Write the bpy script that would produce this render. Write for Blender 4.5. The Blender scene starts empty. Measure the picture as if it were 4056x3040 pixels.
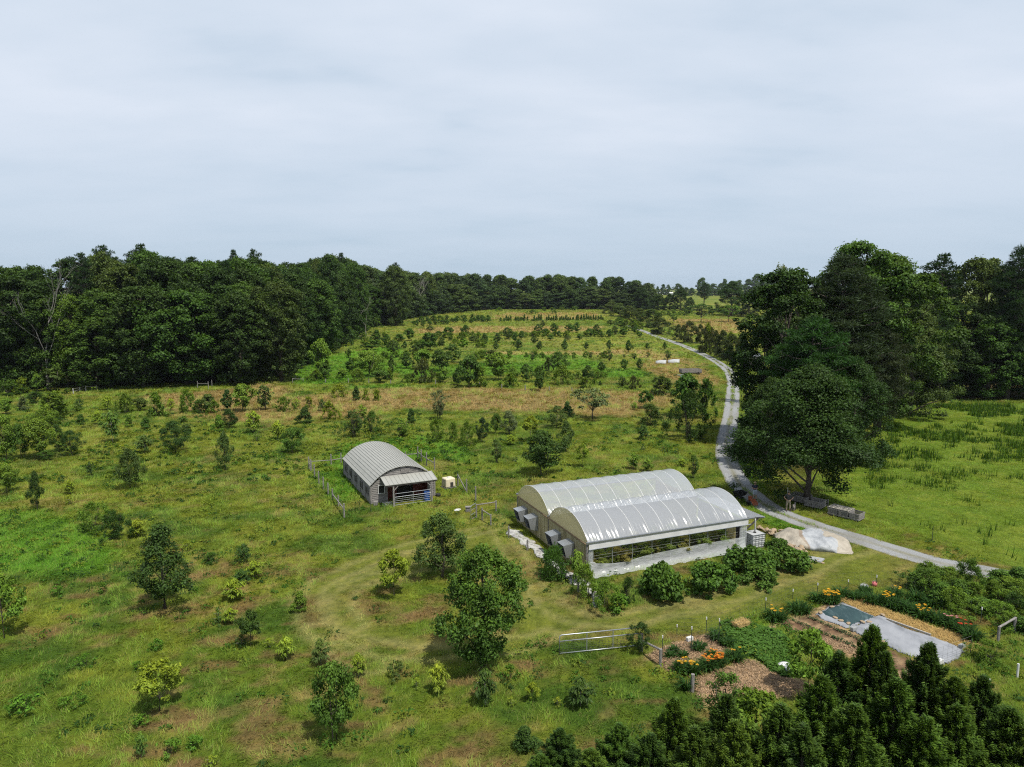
import bpy, math, random, time
import numpy as np
from mathutils import Vector
T0 = time.time()
SC = bpy.context.scene
COL = SC.collection
PI = math.pi
RS = np.random.RandomState

# ------------------------------------------------------------------ camera and pixel geometry
FPX, CX, CY, CAMH = 2765.0, 2028.0, 1520.0, 20.0
PIT = math.radians(7.82)
CP, SP = math.cos(PIT), math.sin(PIT)
VIEWS = {'A': (1200, 1200, .33906), 'B': (1950, 1200, .33906), 'C': (1200, 1480, .33906), 'D': (1950, 1480, .40687),
         'E': (0, 1440, .31646), 'F': (650, 1480, .31646), 'R': (2900, 900, .5226), 'L2': (0, 1900, .68762),
         'M2': (1300, 1900, .68762), 'R2': (2600, 1900, .68744), 'V': (0, 0, 1.83363), 'Z1': (1180, 1700, .36166),
         'G2': (1950, 1820, .28958), 'G3': (2300, 1850, .36183), 'G4': (2800, 1850, .31646), 'G5': (2500, 2250, .40687),
         'G6': (3150, 2200, .40958), 'G7': (2500, 1050, .27137), 'G8': (2000, 2400, .40687), 'R3': (2600, 900, .6582),
         'S': (0, 0, 1.0), 'L1': (0, 900, .6332)}

def hgt(y):
    t = np.clip((np.asarray(y, float) - 185.0) / 290.0, 0, 1)
    return 5.0 * t * t * (3 - 2 * t)

def src(v, x, y):
    a, b, k = VIEWS[v]
    return a + x * k, b + y * k

def ray(v, x, y):
    u, w = src(v, x, y)
    a, b = (u - CX) / FPX, (CY - w) / FPX
    return a, CP + b * SP, -SP + b * CP          # dx, dy, dz

def G(v, x, y):
    """world point of the ground seen at a pixel of one of the study views"""
    dx, dy, dz = ray(v, x, y)
    lo, hi = 5.0, 5.0
    f = lambda Y: CAMH + dz / dy * Y - float(hgt(Y))
    while f(hi) > 0 and hi < 4000:
        lo = hi; hi *= 1.03
    for _ in range(40):
        m = (lo + hi) / 2
        if f(m) > 0: lo = m
        else: hi = m
    Y = (lo + hi) / 2
    return Vector((dx / dy * Y, Y, float(hgt(Y))))

def W2(v, pts):
    return [(p.x, p.y) for p in (G(v, x, y) for x, y in pts)]

def z_at(v, y, Y):
    dx, dy, dz = ray(v, 0, y)
    return CAMH + dz / dy * Y

def depth_of(P):
    return P[1] * CP + (CAMH - P[2]) * SP

# ------------------------------------------------------------------ noise (numpy)
def vnoise(x, y, seed=0):
    x = np.asarray(x, np.float64); y = np.asarray(y, np.float64)
    xi = np.floor(x).astype(np.int64); yi = np.floor(y).astype(np.int64)
    fx = x - xi; fy = y - yi
    fx = fx * fx * (3 - 2 * fx); fy = fy * fy * (3 - 2 * fy)
    def h(a, b):
        n = (a * 374761393 + b * 668265263 + seed * 974634777) & 0xffffffff
        n = ((n ^ (n >> 13)) * 1274126177) & 0xffffffff
        return ((n ^ (n >> 16)) & 0xffff) / 65535.0
    a = h(xi, yi); b = h(xi + 1, yi); c = h(xi, yi + 1); d = h(xi + 1, yi + 1)
    return (a * (1 - fx) + b * fx) * (1 - fy) + (c * (1 - fx) + d * fx) * fy

def fbm(x, y, seed=0, n=3):
    s = 0; a = .5; t = 0
    for i in range(n):
        s = s + a * vnoise(x, y, seed + i * 17); t += a
        x = x * 2.03 + 5.1; y = y * 2.03 + 1.7; a *= .5
    return s / t

def sst(a, b, x):
    t = np.clip((x - a) / (b - a), 0, 1)
    return t * t * (3 - 2 * t)

def sdist(poly, x, y):
    """signed distance, positive inside"""
    d2 = np.full(x.shape, 1e18); ins = np.zeros(x.shape, bool)
    n = len(poly)
    for i in range(n):
        ax, ay = poly[i]; bx, by = poly[(i + 1) % n]
        ex, ey = bx - ax, by - ay
        wx, wy = x - ax, y - ay
        t = np.clip((wx * ex + wy * ey) / (ex * ex + ey * ey + 1e-9), 0, 1)
        d2 = np.minimum(d2, (wx - ex * t) ** 2 + (wy - ey * t) ** 2)
        c = (ay > y) != (by > y)
        with np.errstate(divide='ignore', invalid='ignore'):
            xi = ax + (y - ay) / (by - ay + (1e-12 if by == ay else 0)) * ex
        ins ^= c & (x < xi)
    d = np.sqrt(d2)
    return np.where(ins, d, -d)

def ldist(line, x, y):
    d2 = np.full(x.shape, 1e18)
    for i in range(len(line) - 1):
        ax, ay = line[i][:2]; bx, by = line[i + 1][:2]
        ex, ey = bx - ax, by - ay
        wx, wy = x - ax, y - ay
        t = np.clip((wx * ex + wy * ey) / (ex * ex + ey * ey + 1e-9), 0, 1)
        d2 = np.minimum(d2, (wx - ex * t) ** 2 + (wy - ey * t) ** 2)
    return np.sqrt(d2)

# ------------------------------------------------------------------ materials
def nt(name):
    m = bpy.data.materials.new(name); m.use_nodes = True
    t = m.node_tree; t.nodes.clear()
    out = t.nodes.new('ShaderNodeOutputMaterial')
    return m, t, out

def N(t, kind, **kw):
    n = t.nodes.new(kind)
    for k, v in kw.items():
        if hasattr(n, k) and k not in ('Scale',): setattr(n, k, v)
        else: n.inputs[k].default_value = v
    return n

def mixc(t, a, b, fac, mode='MIX'):
    n = t.nodes.new('ShaderNodeMix'); n.data_type = 'RGBA'; n.blend_type = mode
    for sock, v in ((n.inputs[6], a), (n.inputs[7], b), (n.inputs[0], fac)):
        if hasattr(v, 'links') or isinstance(v, bpy.types.NodeSocket): t.links.new(v, sock)
        elif isinstance(v, (tuple, list)): sock.default_value = (*v[:3], 1)
        else: sock.default_value = v
    return n.outputs[2]

def noise(t, scale, detail=3, rough=.55, vec=None, stretch=None):
    n = t.nodes.new('ShaderNodeTexNoise'); n.inputs['Scale'].default_value = scale
    n.inputs['Detail'].default_value = detail; n.inputs['Roughness'].default_value = rough
    if vec is None:
        vec = t.nodes.new('ShaderNodeTexCoord').outputs['Object']
    if stretch:
        mp = t.nodes.new('ShaderNodeMapping'); mp.inputs['Scale'].default_value = stretch
        t.links.new(vec, mp.inputs['Vector']); vec = mp.outputs['Vector']
    t.links.new(vec, n.inputs['Vector'])
    return n.outputs['Fac']

def ramp(t, fac, stops):
    r = t.nodes.new('ShaderNodeValToRGB')
    while len(r.color_ramp.elements) < len(stops): r.color_ramp.elements.new(.5)
    for e, (p, c) in zip(r.color_ramp.elements, stops):
        e.position = p; e.color = (*c, 1) if len(c) == 3 else c
    t.links.new(fac, r.inputs['Fac'])
    return r.outputs['Color']

def bump(t, fac, strength=.4, dist=.05):
    b = t.nodes.new('ShaderNodeBump'); b.inputs['Strength'].default_value = strength; b.inputs['Distance'].default_value = dist
    t.links.new(fac, b.inputs['Height'])
    return b.outputs['Normal']

def simple(name, c1, c2=None, scale=8, rough=.75, metal=0, bmp=.25, bdist=.02, stretch=None, spec=.3, c3=None):
    m, t, out = nt(name)
    p = t.nodes.new('ShaderNodeBsdfPrincipled')
    f = noise(t, scale, 4, .6, stretch=stretch)
    c2 = c2 or tuple(v * .7 for v in c1)
    stops = [(.3, c1), (.7, c2)] if c3 is None else [(.3, c1), (.52, c2), (.72, c3)]
    t.links.new(ramp(t, f, stops), p.inputs['Base Color'])
    p.inputs['Roughness'].default_value = rough; p.inputs['Metallic'].default_value = metal
    p.inputs['Specular IOR Level'].default_value = spec
    if bmp: t.links.new(bump(t, noise(t, scale * 3, 3, stretch=stretch), bmp, bdist), p.inputs['Normal'])
    t.links.new(p.outputs[0], out.inputs['Surface'])
    return m

def leafy(name, attr_mode):
    """attr_mode 'leaf': object colour x per-leaf variation (new growth paler); 'col': colour straight from the mesh"""
    m, t, out = nt(name)
    a = t.nodes.new('ShaderNodeAttribute'); a.attribute_name = 'Col'
    if attr_mode == 'leaf':
        oi = t.nodes.new('ShaderNodeObjectInfo')
        sep = t.nodes.new('ShaderNodeSeparateColor'); t.links.new(a.outputs['Color'], sep.inputs[0])
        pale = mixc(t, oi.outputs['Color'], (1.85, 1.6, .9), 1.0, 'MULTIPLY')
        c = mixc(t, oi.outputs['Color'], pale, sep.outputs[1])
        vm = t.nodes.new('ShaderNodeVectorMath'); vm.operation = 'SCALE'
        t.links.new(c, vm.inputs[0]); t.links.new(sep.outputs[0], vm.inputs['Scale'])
        c = vm.outputs[0]
    else:
        c = a.outputs['Color']
    p = t.nodes.new('ShaderNodeBsdfPrincipled'); t.links.new(c, p.inputs['Base Color'])
    p.inputs['Roughness'].default_value = .55 if attr_mode == 'leaf' else .7
    p.inputs['Specular IOR Level'].default_value = .16 if attr_mode == 'leaf' else .12
    tr = t.nodes.new('ShaderNodeBsdfTranslucent')
    tc = mixc(t, c, (1.15, 1.1, .6), 1.0, 'MULTIPLY'); t.links.new(tc, tr.inputs['Color'])
    mx = t.nodes.new('ShaderNodeMixShader'); mx.inputs[0].default_value = .3 if attr_mode == 'leaf' else .35
    t.links.new(p.outputs[0], mx.inputs[1]); t.links.new(tr.outputs[0], mx.inputs[2])
    t.links.new(mx.outputs[0], out.inputs['Surface'])
    return m

M = {}
M['leaf'] = leafy('leaf', 'leaf')
M['col'] = leafy('blades', 'col')
M['bark'] = simple('bark', (.12, .1, .08), (.055, .045, .038), 6, .9, stretch=(3, 3, .6), bmp=.5)
M['palebark'] = simple('pale_bark', (.42, .4, .36), (.2, .18, .15), 5, .9, stretch=(3, 3, .8), bmp=.4)
M['greywood'] = simple('weathered_wood', (.34, .32, .30), (.17, .16, .15), 5, .9, stretch=(4, 4, 1), bmp=.4, c3=(.11, .1, .095))
M['board'] = simple('weathered_boards', (.30, .285, .265), (.17, .16, .15), 3, .9, stretch=(1, 8, 8), bmp=.5, c3=(.10, .095, .09))
M['darkwood'] = simple('dark_wood', (.06, .055, .05), (.03, .028, .025), 6, .9)
M['galv'] = simple('galvanised_steel', (.45, .47, .49), (.34, .36, .38), 10, .4, .7, bmp=.05)
M['roofmetal'] = simple('roof_metal', (.33, .33, .30), (.29, .29, .265), 1.2, .5, .1, bmp=.02, spec=.4)
M['wire'] = simple('wire', (.2, .21, .2), (.14, .15, .14), 10, .5, .5, bmp=0)
M['postgreen'] = simple('post_paint', (.05, .07, .05), (.03, .04, .03), 10, .6)
M['white'] = simple('white_plastic', (.58, .58, .57), (.50, .50, .48), 4, .5, bmp=.05)
M['cream'] = simple('cream_plastic', (.62, .56, .42), (.52, .45, .32), 3, .5, bmp=.05)
M['red'] = simple('red_paint', (.13, .035, .025), (.09, .022, .016), 4, .7)
M['black'] = simple('black', (.02, .02, .02), (.012, .012, .012), 8, .6)
M['blue'] = simple('blue_plastic', (.02, .08, .28), (.015, .06, .2), 5, .4, spec=.5, bmp=.03)
M['stone'] = simple('stone', (.38, .30, .20), (.26, .19, .12), 4, .9, c3=(.32, .29, .25))
M['slate'] = simple('slab', (.3, .31, .31), (.22, .23, .23), 6, .85)

# ------------------------------------------------------------------ object helpers
def tag(o, label, cat, group=None):
    o['label'] = label; o['category'] = cat
    if group: o['group'] = group
    return o

def empty(name, loc, rz=0.0, label=None, cat=None, group=None, scale=(1, 1, 1)):
    o = bpy.data.objects.new(name, None); COL.objects.link(o)
    o.empty_display_size = .2
    o.location = loc; o.rotation_euler = (0, 0, rz); o.scale = scale
    if label: tag(o, label, cat, group)
    return o

def link(name, me, parent=None, loc=None):
    o = bpy.data.objects.new(name, me); COL.objects.link(o)
    if parent is not None: o.parent = parent
    if loc is not None: o.location = loc
    return o

def np_mesh(name, V, F, mat, cols=None, smooth=False):
    """V (n,3); F (m,k) equal-sized polygons"""
    V = np.ascontiguousarray(V, np.float32); F = np.ascontiguousarray(F, np.int32)
    me = bpy.data.meshes.new(name)
    me.vertices.add(len(V)); me.vertices.foreach_set('co', V.ravel())
    m, k = F.shape
    me.loops.add(m * k); me.loops.foreach_set('vertex_index', F.ravel())
    me.polygons.add(m)
    me.polygons.foreach_set('loop_start', np.arange(0, m * k, k, dtype=np.int32))
    me.polygons.foreach_set('loop_total', np.full(m, k, np.int32))
    if smooth: me.polygons.foreach_set('use_smooth', np.ones(m, bool))
    if cols is not None:
        a = me.attributes.new('Col', 'FLOAT_COLOR', 'POINT')
        c = np.ones((len(V), 4), np.float32); c[:, :3] = cols
        a.data.foreach_set('color', c.ravel())
    me.materials.append(mat)
    me.update()
    return me

class MB:
    """collects boxes, tubes, prisms; build() links ONE mesh object"""
    def __init__(s): s.v = []; s.f = []
    def add(s, vs, fs):
        b = len(s.v); s.v += [tuple(p) for p in vs]; s.f += [tuple(i + b for i in f) for f in fs]; return s
    def box(s, c, d, R=None):
        vs = []
        for sx in (-.5, .5):
            for sy in (-.5, .5):
                for sz in (-.5, .5):
                    p = Vector((d[0] * sx, d[1] * sy, d[2] * sz))
                    if R is not None: p = R @ p
                    vs.append(Vector(c) + p)
        return s.add(vs, [(0, 1, 3, 2), (4, 6, 7, 5), (0, 4, 5, 1), (2, 3, 7, 6), (0, 2, 6, 4), (1, 5, 7, 3)])
    def bar(s, a, b, w, h=None):
        """square bar from a to b"""
        a = Vector(a); b = Vector(b); h = h or w
        d = b - a
        q = d.to_track_quat('X', 'Z').to_matrix()
        return s.box((a + b) / 2, (d.length, w, h), q)
    def tube(s, pts, r, n=8, cap=True):
        pts = [Vector(p) for p in pts]
        rs = r if isinstance(r, (list, tuple)) else [r] * len(pts)
        vs = []; fs = []
        for i, p in enumerate(pts):
            d = (pts[min(i + 1, len(pts) - 1)] - pts[max(i - 1, 0)])
            if d.length < 1e-6: d = Vector((0, 0, 1))
            q = d.to_track_quat('Z', 'Y').to_matrix()
            for j in range(n):
                a = 2 * PI * j / n
                vs.append(p + q @ Vector((math.cos(a) * rs[i], math.sin(a) * rs[i], 0)))
        for i in range(len(pts) - 1):
            for j in range(n):
                k = (j + 1) % n
                fs.append((i * n + j, i * n + k, (i + 1) * n + k, (i + 1) * n + j))
        if cap:
            fs.append(tuple(range(n - 1, -1, -1))); fs.append(tuple(range((len(pts) - 1) * n, len(pts) * n)))
        return s.add(vs, fs)
    def lathe(s, prof, c=(0, 0, 0), n=20):
        vs = []; fs = []
        for r, z in prof:
            for j in range(n):
                a = 2 * PI * j / n; vs.append((c[0] + r * math.cos(a), c[1] + r * math.sin(a), c[2] + z))
        for i in range(len(prof) - 1):
            for j in range(n):
                k = (j + 1) % n; fs.append((i * n + j, i * n + k, (i + 1) * n + k, (i + 1) * n + j))
        fs.append(tuple(range(n - 1, -1, -1))); fs.append(tuple(range((len(prof) - 1) * n, len(prof) * n)))
        return s.add(vs, fs)
    def mesh(s, name, mat, smooth=False):
        me = bpy.data.meshes.new(name); me.from_pydata(s.v, [], s.f); me.materials.append(mat)
        if smooth: me.polygons.foreach_set('use_smooth', np.ones(len(me.polygons), bool))
        me.update(); return me
    def build(s, name, mat, parent=None, smooth=False, bevel=0):
        o = link(name, s.mesh(name, mat, smooth), parent)
        if bevel:
            b = o.modifiers.new('edge', 'BEVEL'); b.width = bevel; b.segments = 2; b.limit_method = 'ANGLE'
        return o

# ------------------------------------------------------------------ camera, light, sky
cam = bpy.data.cameras.new('camera'); co = bpy.data.objects.new('camera', cam); COL.objects.link(co)
co.location = (0, 0, CAMH); co.rotation_euler = (PI / 2 - PIT, 0, 0)
cam.sensor_width = 36; cam.lens = 36 * FPX / 4056; cam.clip_end = 30000; cam.clip_start = .5
SC.camera = co

EL = math.radians(63); SX, SY = .62, -.785
sun = bpy.data.lights.new('sun', 'SUN'); so = bpy.data.objects.new('sun', sun); COL.objects.link(so)
sv = Vector((SX * math.cos(EL), SY * math.cos(EL), math.sin(EL))).normalized()
so.rotation_euler = sv.to_track_quat('Z', 'Y').to_euler(); so.location = (60, -60, 150)
sun.energy = 4.4; sun.angle = math.radians(.5); sun.color = (1, .955, .87)

wd = bpy.data.worlds.new('World'); SC.world = wd; wd.use_nodes = True
t = wd.node_tree; t.nodes.clear()
wo = t.nodes.new('ShaderNodeOutputWorld'); bg = t.nodes.new('ShaderNodeBackground')
sk = t.nodes.new('ShaderNodeTexSky'); sk.sky_type = 'NISHITA'; sk.sun_disc = False
sk.sun_elevation = EL; sk.sun_rotation = math.atan2(SX, SY); sk.air_density = 1.0; sk.dust_density = 2.5; sk.ozone_density = 1.5
tc = t.nodes.new('ShaderNodeTexCoord'); sx = t.nodes.new('ShaderNodeSeparateXYZ'); t.links.new(tc.outputs['Generated'], sx.inputs[0])
def mth(op, a, b=None, c=None):
    n = t.nodes.new('ShaderNodeMath'); n.operation = op
    for i, v in enumerate((a, b, c)):
        if v is None: continue
        if isinstance(v, (int, float)): n.inputs[i].default_value = v
        else: t.links.new(v, n.inputs[i])
    return n.outputs[0]
zz = mth('ADD', mth('MAXIMUM', sx.outputs[2], 0.0), .16)
cv = t.nodes.new('ShaderNodeCombineXYZ')
t.links.new(mth('DIVIDE', sx.outputs[0], zz), cv.inputs[0]); t.links.new(mth('DIVIDE', sx.outputs[1], zz), cv.inputs[1])
n1 = noise(t, .95, 4, .5, cv.outputs[0], (.8, 1.1, 1)); n2 = noise(t, 2.6, 5, .55, cv.outputs[0], (.7, 1.3, 1))
cl = mth('ADD', mth('MULTIPLY', n1, .75), mth('MULTIPLY', n2, .25))
cf = ramp(t, cl, [(.30, (.15, .15, .15)), (.44, (.66, .66, .66)), (.60, (1, 1, 1))])
el = sx.outputs[2]
def mrange(v, a, b, c, d):
    n = t.nodes.new('ShaderNodeMapRange'); t.links.new(v, n.inputs[0])
    for i, q in enumerate((a, b, c, d)): n.inputs[i + 1].default_value = q
    return n.outputs[0]
cfac = mth('MULTIPLY', cf, mth('MULTIPLY', mrange(el, .0, .22, .12, 1.0), mrange(el, .42, .8, 1.0, .25)))
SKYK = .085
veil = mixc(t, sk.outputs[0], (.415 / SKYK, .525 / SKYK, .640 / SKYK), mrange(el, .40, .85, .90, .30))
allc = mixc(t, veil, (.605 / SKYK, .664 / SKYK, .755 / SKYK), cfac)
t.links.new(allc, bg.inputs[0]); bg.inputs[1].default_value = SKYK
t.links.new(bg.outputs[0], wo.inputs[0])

SC.view_settings.view_transform = 'Standard'; SC.view_settings.look = 'None'
SC.view_settings.exposure = .28; SC.view_settings.gamma = 1
cy = SC.cycles
cy.max_bounces = 6; cy.diffuse_bounces = 3; cy.glossy_bounces = 3; cy.transmission_bounces = 4; cy.transparent_max_bounces = 12
cy.caustics_reflective = False; cy.caustics_refractive = False
cy.use_adaptive_sampling = True; cy.adaptive_threshold = .015
cy.use_denoising = False; cy.filter_width = 1.15
cy.sample_clamp_indirect = 4

# ------------------------------------------------------------------ air
def haze():
    m, t, out = nt('haze'); v = t.nodes.new('ShaderNodeVolumePrincipled')
    v.inputs['Color'].default_value = (.80, .87, .95, 1); v.inputs['Density'].default_value = .00005; v.inputs['Anisotropy'].default_value = .25
    t.links.new(v.outputs[0], out.inputs['Volume'])
    o = MB().box((0, 4400, 23), (19000, 9600, 48)).build('haze', m); o['kind'] = 'stuff'; o['label'] = 'thin summer haze over the farm'; o['category'] = 'haze'
haze()
cy.volume_bounces = 0
# ------------------------------------------------------------------ zones of the ground
DRV_V = [(2420, 1322), (2212, 1253), (2018, 1214), (1860, 1167), (1755, 1135), (1673, 1104), (1628, 1074), (1598, 1046), (1583, 1020), (1570, 990),
         (1568, 960), (1573, 930), (1579, 895), (1583, 850), (1582, 820), (1569, 797), (1536, 775), (1497, 756), (1454, 739), (1418, 727), (1385, 714), (1350, 703)]
def catmull(P, n=8):
    out = []
    for i in range(len(P) - 1):
        p0, p1, p2, p3 = P[max(i - 1, 0)], P[i], P[i + 1], P[min(i + 2, len(P) - 1)]
        for k in range(n):
            u = k / n
            out.append(tuple(.5 * (2 * b + (c - a) * u + (2 * a - 5 * b + 4 * c - d) * u * u + (3 * b - a - 3 * c + d) * u ** 3) for a, b, c, d in zip(p0, p1, p2, p3)))
    out.append(tuple(P[-1])); return out
DRV = catmull(W2('V', DRV_V), 7)
DRVW = 1.25

WOODL_V = [(-500, 872), (-100, 850), (0, 846), (150, 838), (300, 834), (450, 831), (560, 823), (615, 806), (650, 790), (690, 766), (740, 745), (790, 715),
           (820, 703), (870, 690), (930, 680.5), (1000, 673), (1080, 668.6), (1290, 668.6)]
WOODL = W2('V', WOODL_V)
WOODL_P = WOODL + [(260, 1200), (-1500, 1200), (-700, 90)]
WOODR_P = W2('V', [(1640, 1010), (1605, 960), (1600, 905), (1604, 860), (1620, 830)]) + [(75, 160), (150, 320), (420, 330), (300, 118)] + \
    W2('V', [(2300, 869), (2100, 872), (1960, 872), (1900, 900), (1880, 945), (1850, 1000), (1800, 1060), (1720, 1075)])
Z_DRY = [W2('V', [(590, 868), (720, 846), (900, 837), (1100, 838), (1350, 846), (1440, 852), (1480, 880), (1290, 902), (1100, 884), (900, 888), (770, 903), (600, 915), (440, 896),
                  (330, 882), (300, 862), (350, 850), (470, 842), (560, 832), (640, 838)]),
         W2('V', [(880, 712), (1000, 706), (1300, 706), (1290, 716), (900, 722)]), W2('V', [(1060, 690), (1100, 676), (1280, 676), (1300, 690)]),
         W2('V', [(1385, 760), (1440, 765), (1530, 800), (1560, 830), (1500, 850), (1440, 820), (1390, 800)]),
         W2('V', [(1000, 764), (1200, 760), (1400, 756), (1400, 764), (1200, 768)]),
         W2('V', [(1440, 690), (1600, 690), (1612, 720), (1500, 724)])]
Z_LUSH = [W2('V', [(-60, 1110), (100, 1105), (200, 1140), (270, 1190), (250, 1240), (100, 1240), (-60, 1240)]),
          W2('V', [(745, 836), (840, 830), (905, 838), (900, 848), (800, 850)]), W2('V', [(1050, 762), (1200, 757), (1275, 763), (1270, 782), (1060, 786)]),
          W2('V', [(860, 800), (1000, 786), (1290, 782), (1300, 797), (1000, 812), (870, 818)]), W2('V', [(1285, 797), (1390, 797), (1395, 815), (1285, 815)]), W2('V', [(700, 985), (740, 960), (900, 940), (1010, 965), (1010, 1000), (930, 985), (740, 1090), (690, 1060)]),
          W2('V', [(1640, 1010), (1590, 960), (1600, 1060), (1660, 1130), (1780, 1190), (1830, 1180), (1700, 1110), (1640, 1080)]),
          W2('V', [(700, 770), (860, 745), (900, 800), (720, 830), (640, 830), (640, 800)]),
          W2('G5', [(880, 560), (1130, 510), (1350, 600), (1500, 680), (1560, 780), (1500, 880), (1530, 1060), (1480, 1070), (1300, 960), (1180, 870), (1000, 780)])]
Z_MOWN = [W2('V', [(1010, 1130), (1090, 1180), (1180, 1290), (1290, 1330), (1400, 1300), (1640, 1255), (1790, 1180), (1880, 1190), (2000, 1222), (1950, 1262), (1850, 1275), (1650, 1320),
                   (1530, 1360), (1370, 1357), (1210, 1385), (1120, 1370), (1080, 1280), (1000, 1180)]),
          W2('V', [(660, 1270), (720, 1230), (860, 1180), (1000, 1150), (1060, 1200), (900, 1240), (760, 1280), (740, 1330), (960, 1380), (1080, 1370), (1100, 1400), (900, 1410), (720, 1370)])]
Z_PAST = W2('V', [(1760, 1082), (1800, 1060), (1850, 1000), (1880, 945), (1900, 900), (1960, 872), (2100, 872), (2500, 870), (2700, 1330), (2212, 1238), (1990, 1158), (1870, 1112)])
Z_MULCH = [W2('G5', [(150, 850), (400, 750), (540, 720), (700, 660), (790, 680), (900, 730), (960, 800), (850, 850), (700, 890), (500, 950), (380, 1000), (280, 930)]),
           W2('G5', [(600, 1080), (900, 980), (1080, 900), (1200, 900), (1330, 970), (1500, 1080), (1720, 1130), (1760, 1220), (1480, 1260), (1200, 1250), (900, 1330), (760, 1330), (650, 1260), (600, 1180)]),
           W2('R2', [(640, 850), (900, 755), (1060, 695), (1090, 725), (930, 775), (800, 800), (690, 860)]),
           W2('G5', [(1640, 630), (1720, 615), (2250, 830), (2350, 900), (2200, 880)]), W2('R2', [(1380, 1120), (1450, 1110), (1480, 1140), (1390, 1160)])]
Z_SOIL = W2('R2', [(680, 835), (800, 795), (915, 772), (1110, 862), (1300, 960), (1500, 1040), (1620, 1080), (1560, 1170), (1380, 1130), (1150, 1040), (900, 920)])
Z_STRAW = W2('G6', [(385, 445), (470, 418), (640, 430), (800, 500), (950, 560), (1250, 660), (1500, 750), (1740, 850), (1700, 925), (1600, 910), (1480, 850), (1300, 795), (1000, 690), (850, 600), (770, 600), (600, 530), (460, 455)])
P_COVER = W2('G6', [(525, 700), (640, 660), (760, 600), (850, 592), (1000, 690), (1300, 790), (1480, 850), (1640, 940), (1560, 1010), (1385, 1065), (1340, 1050), (1000, 930), (800, 840), (590, 760)])
P_NET = W2('G6', [(225, 562), (440, 475), (770, 602), (640, 658), (520, 695), (400, 642), (280, 602)])
P_NETB = W2('G6', [(180, 568), (455, 452), (620, 526), (780, 598), (650, 668), (510, 716), (230, 604)])
# footprints (greenhouse and barn frames are used again below)
GH_P1 = Vector((5.28, 46.62, 0)); gu = Vector((.925, .380, 0)); GH_L = 13.9; gu.normalize()
GH_RZ = math.atan2(gu.y, gu.x); gv = Vector((-gu.y, gu.x, 0)); GH_W = 12.5
def GHP(u, v, z=0): return GH_P1 + gu * u + gv * v + Vector((0, 0, z))
BN_A = G('S', 1469, 1998); BN_B = G('S', 1722, 1964)
bu = Vector((BN_B.x - BN_A.x, BN_B.y - BN_A.y, 0)); BN_W = bu.length; bu.normalize(); bv = Vector((-bu.y, bu.x, 0)); BN_RZ = math.atan2(bu.y, bu.x); BN_L = 11.4
def BNP(u, v, z=0): return BN_A + bu * u + bv * v + Vector((0, 0, z))
F_GH = [tuple(GHP(u, v)[:2]) for u, v in ((-.1, -.1), (GH_L + .1, -.1), (GH_L + .1, GH_W), (-.1, GH_W))]
F_BN = [tuple(BNP(u, v)[:2]) for u, v in ((0, 0), (1.7, 0), (1.7, -1.4), (5.6, -1.4), (5.6, 0), (BN_W, 0), (BN_W, BN_L), (0, BN_L))]

TRACKS = [catmull(W2('V', L_), 5) for L_ in ([(1062, 1120), (1085, 1160), (1120, 1215), (1160, 1270), (1215, 1320), (1310, 1343), (1450, 1318), (1640, 1268), (1800, 1205), (1880, 1180)],
    [(800, 1440), (705, 1385), (668, 1320), (690, 1265), (770, 1225), (870, 1188), (980, 1160), (1065, 1140)], [(690, 1360), (790, 1398), (940, 1412), (1090, 1398), (1180, 1375)],
    [(760, 1350), (735, 1310), (760, 1270), (850, 1240), (960, 1215)])]
def track_w(x, y):
    w = np.zeros(len(x)); m = (y > 28) & (y < 75) & (x > -22) & (x < 32)
    for L_ in TRACKS:
        d = ldist(L_, x[m], y[m]) + (vnoise(x[m] * .9, y[m] * .9, 14) - .5) * .5
        w[m] = np.maximum(w[m], np.exp(-((d - .75) / .34) ** 2))
    return w

def lerp(a, b, w): return a + (np.asarray(b) - a) * w[:, None]

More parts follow.
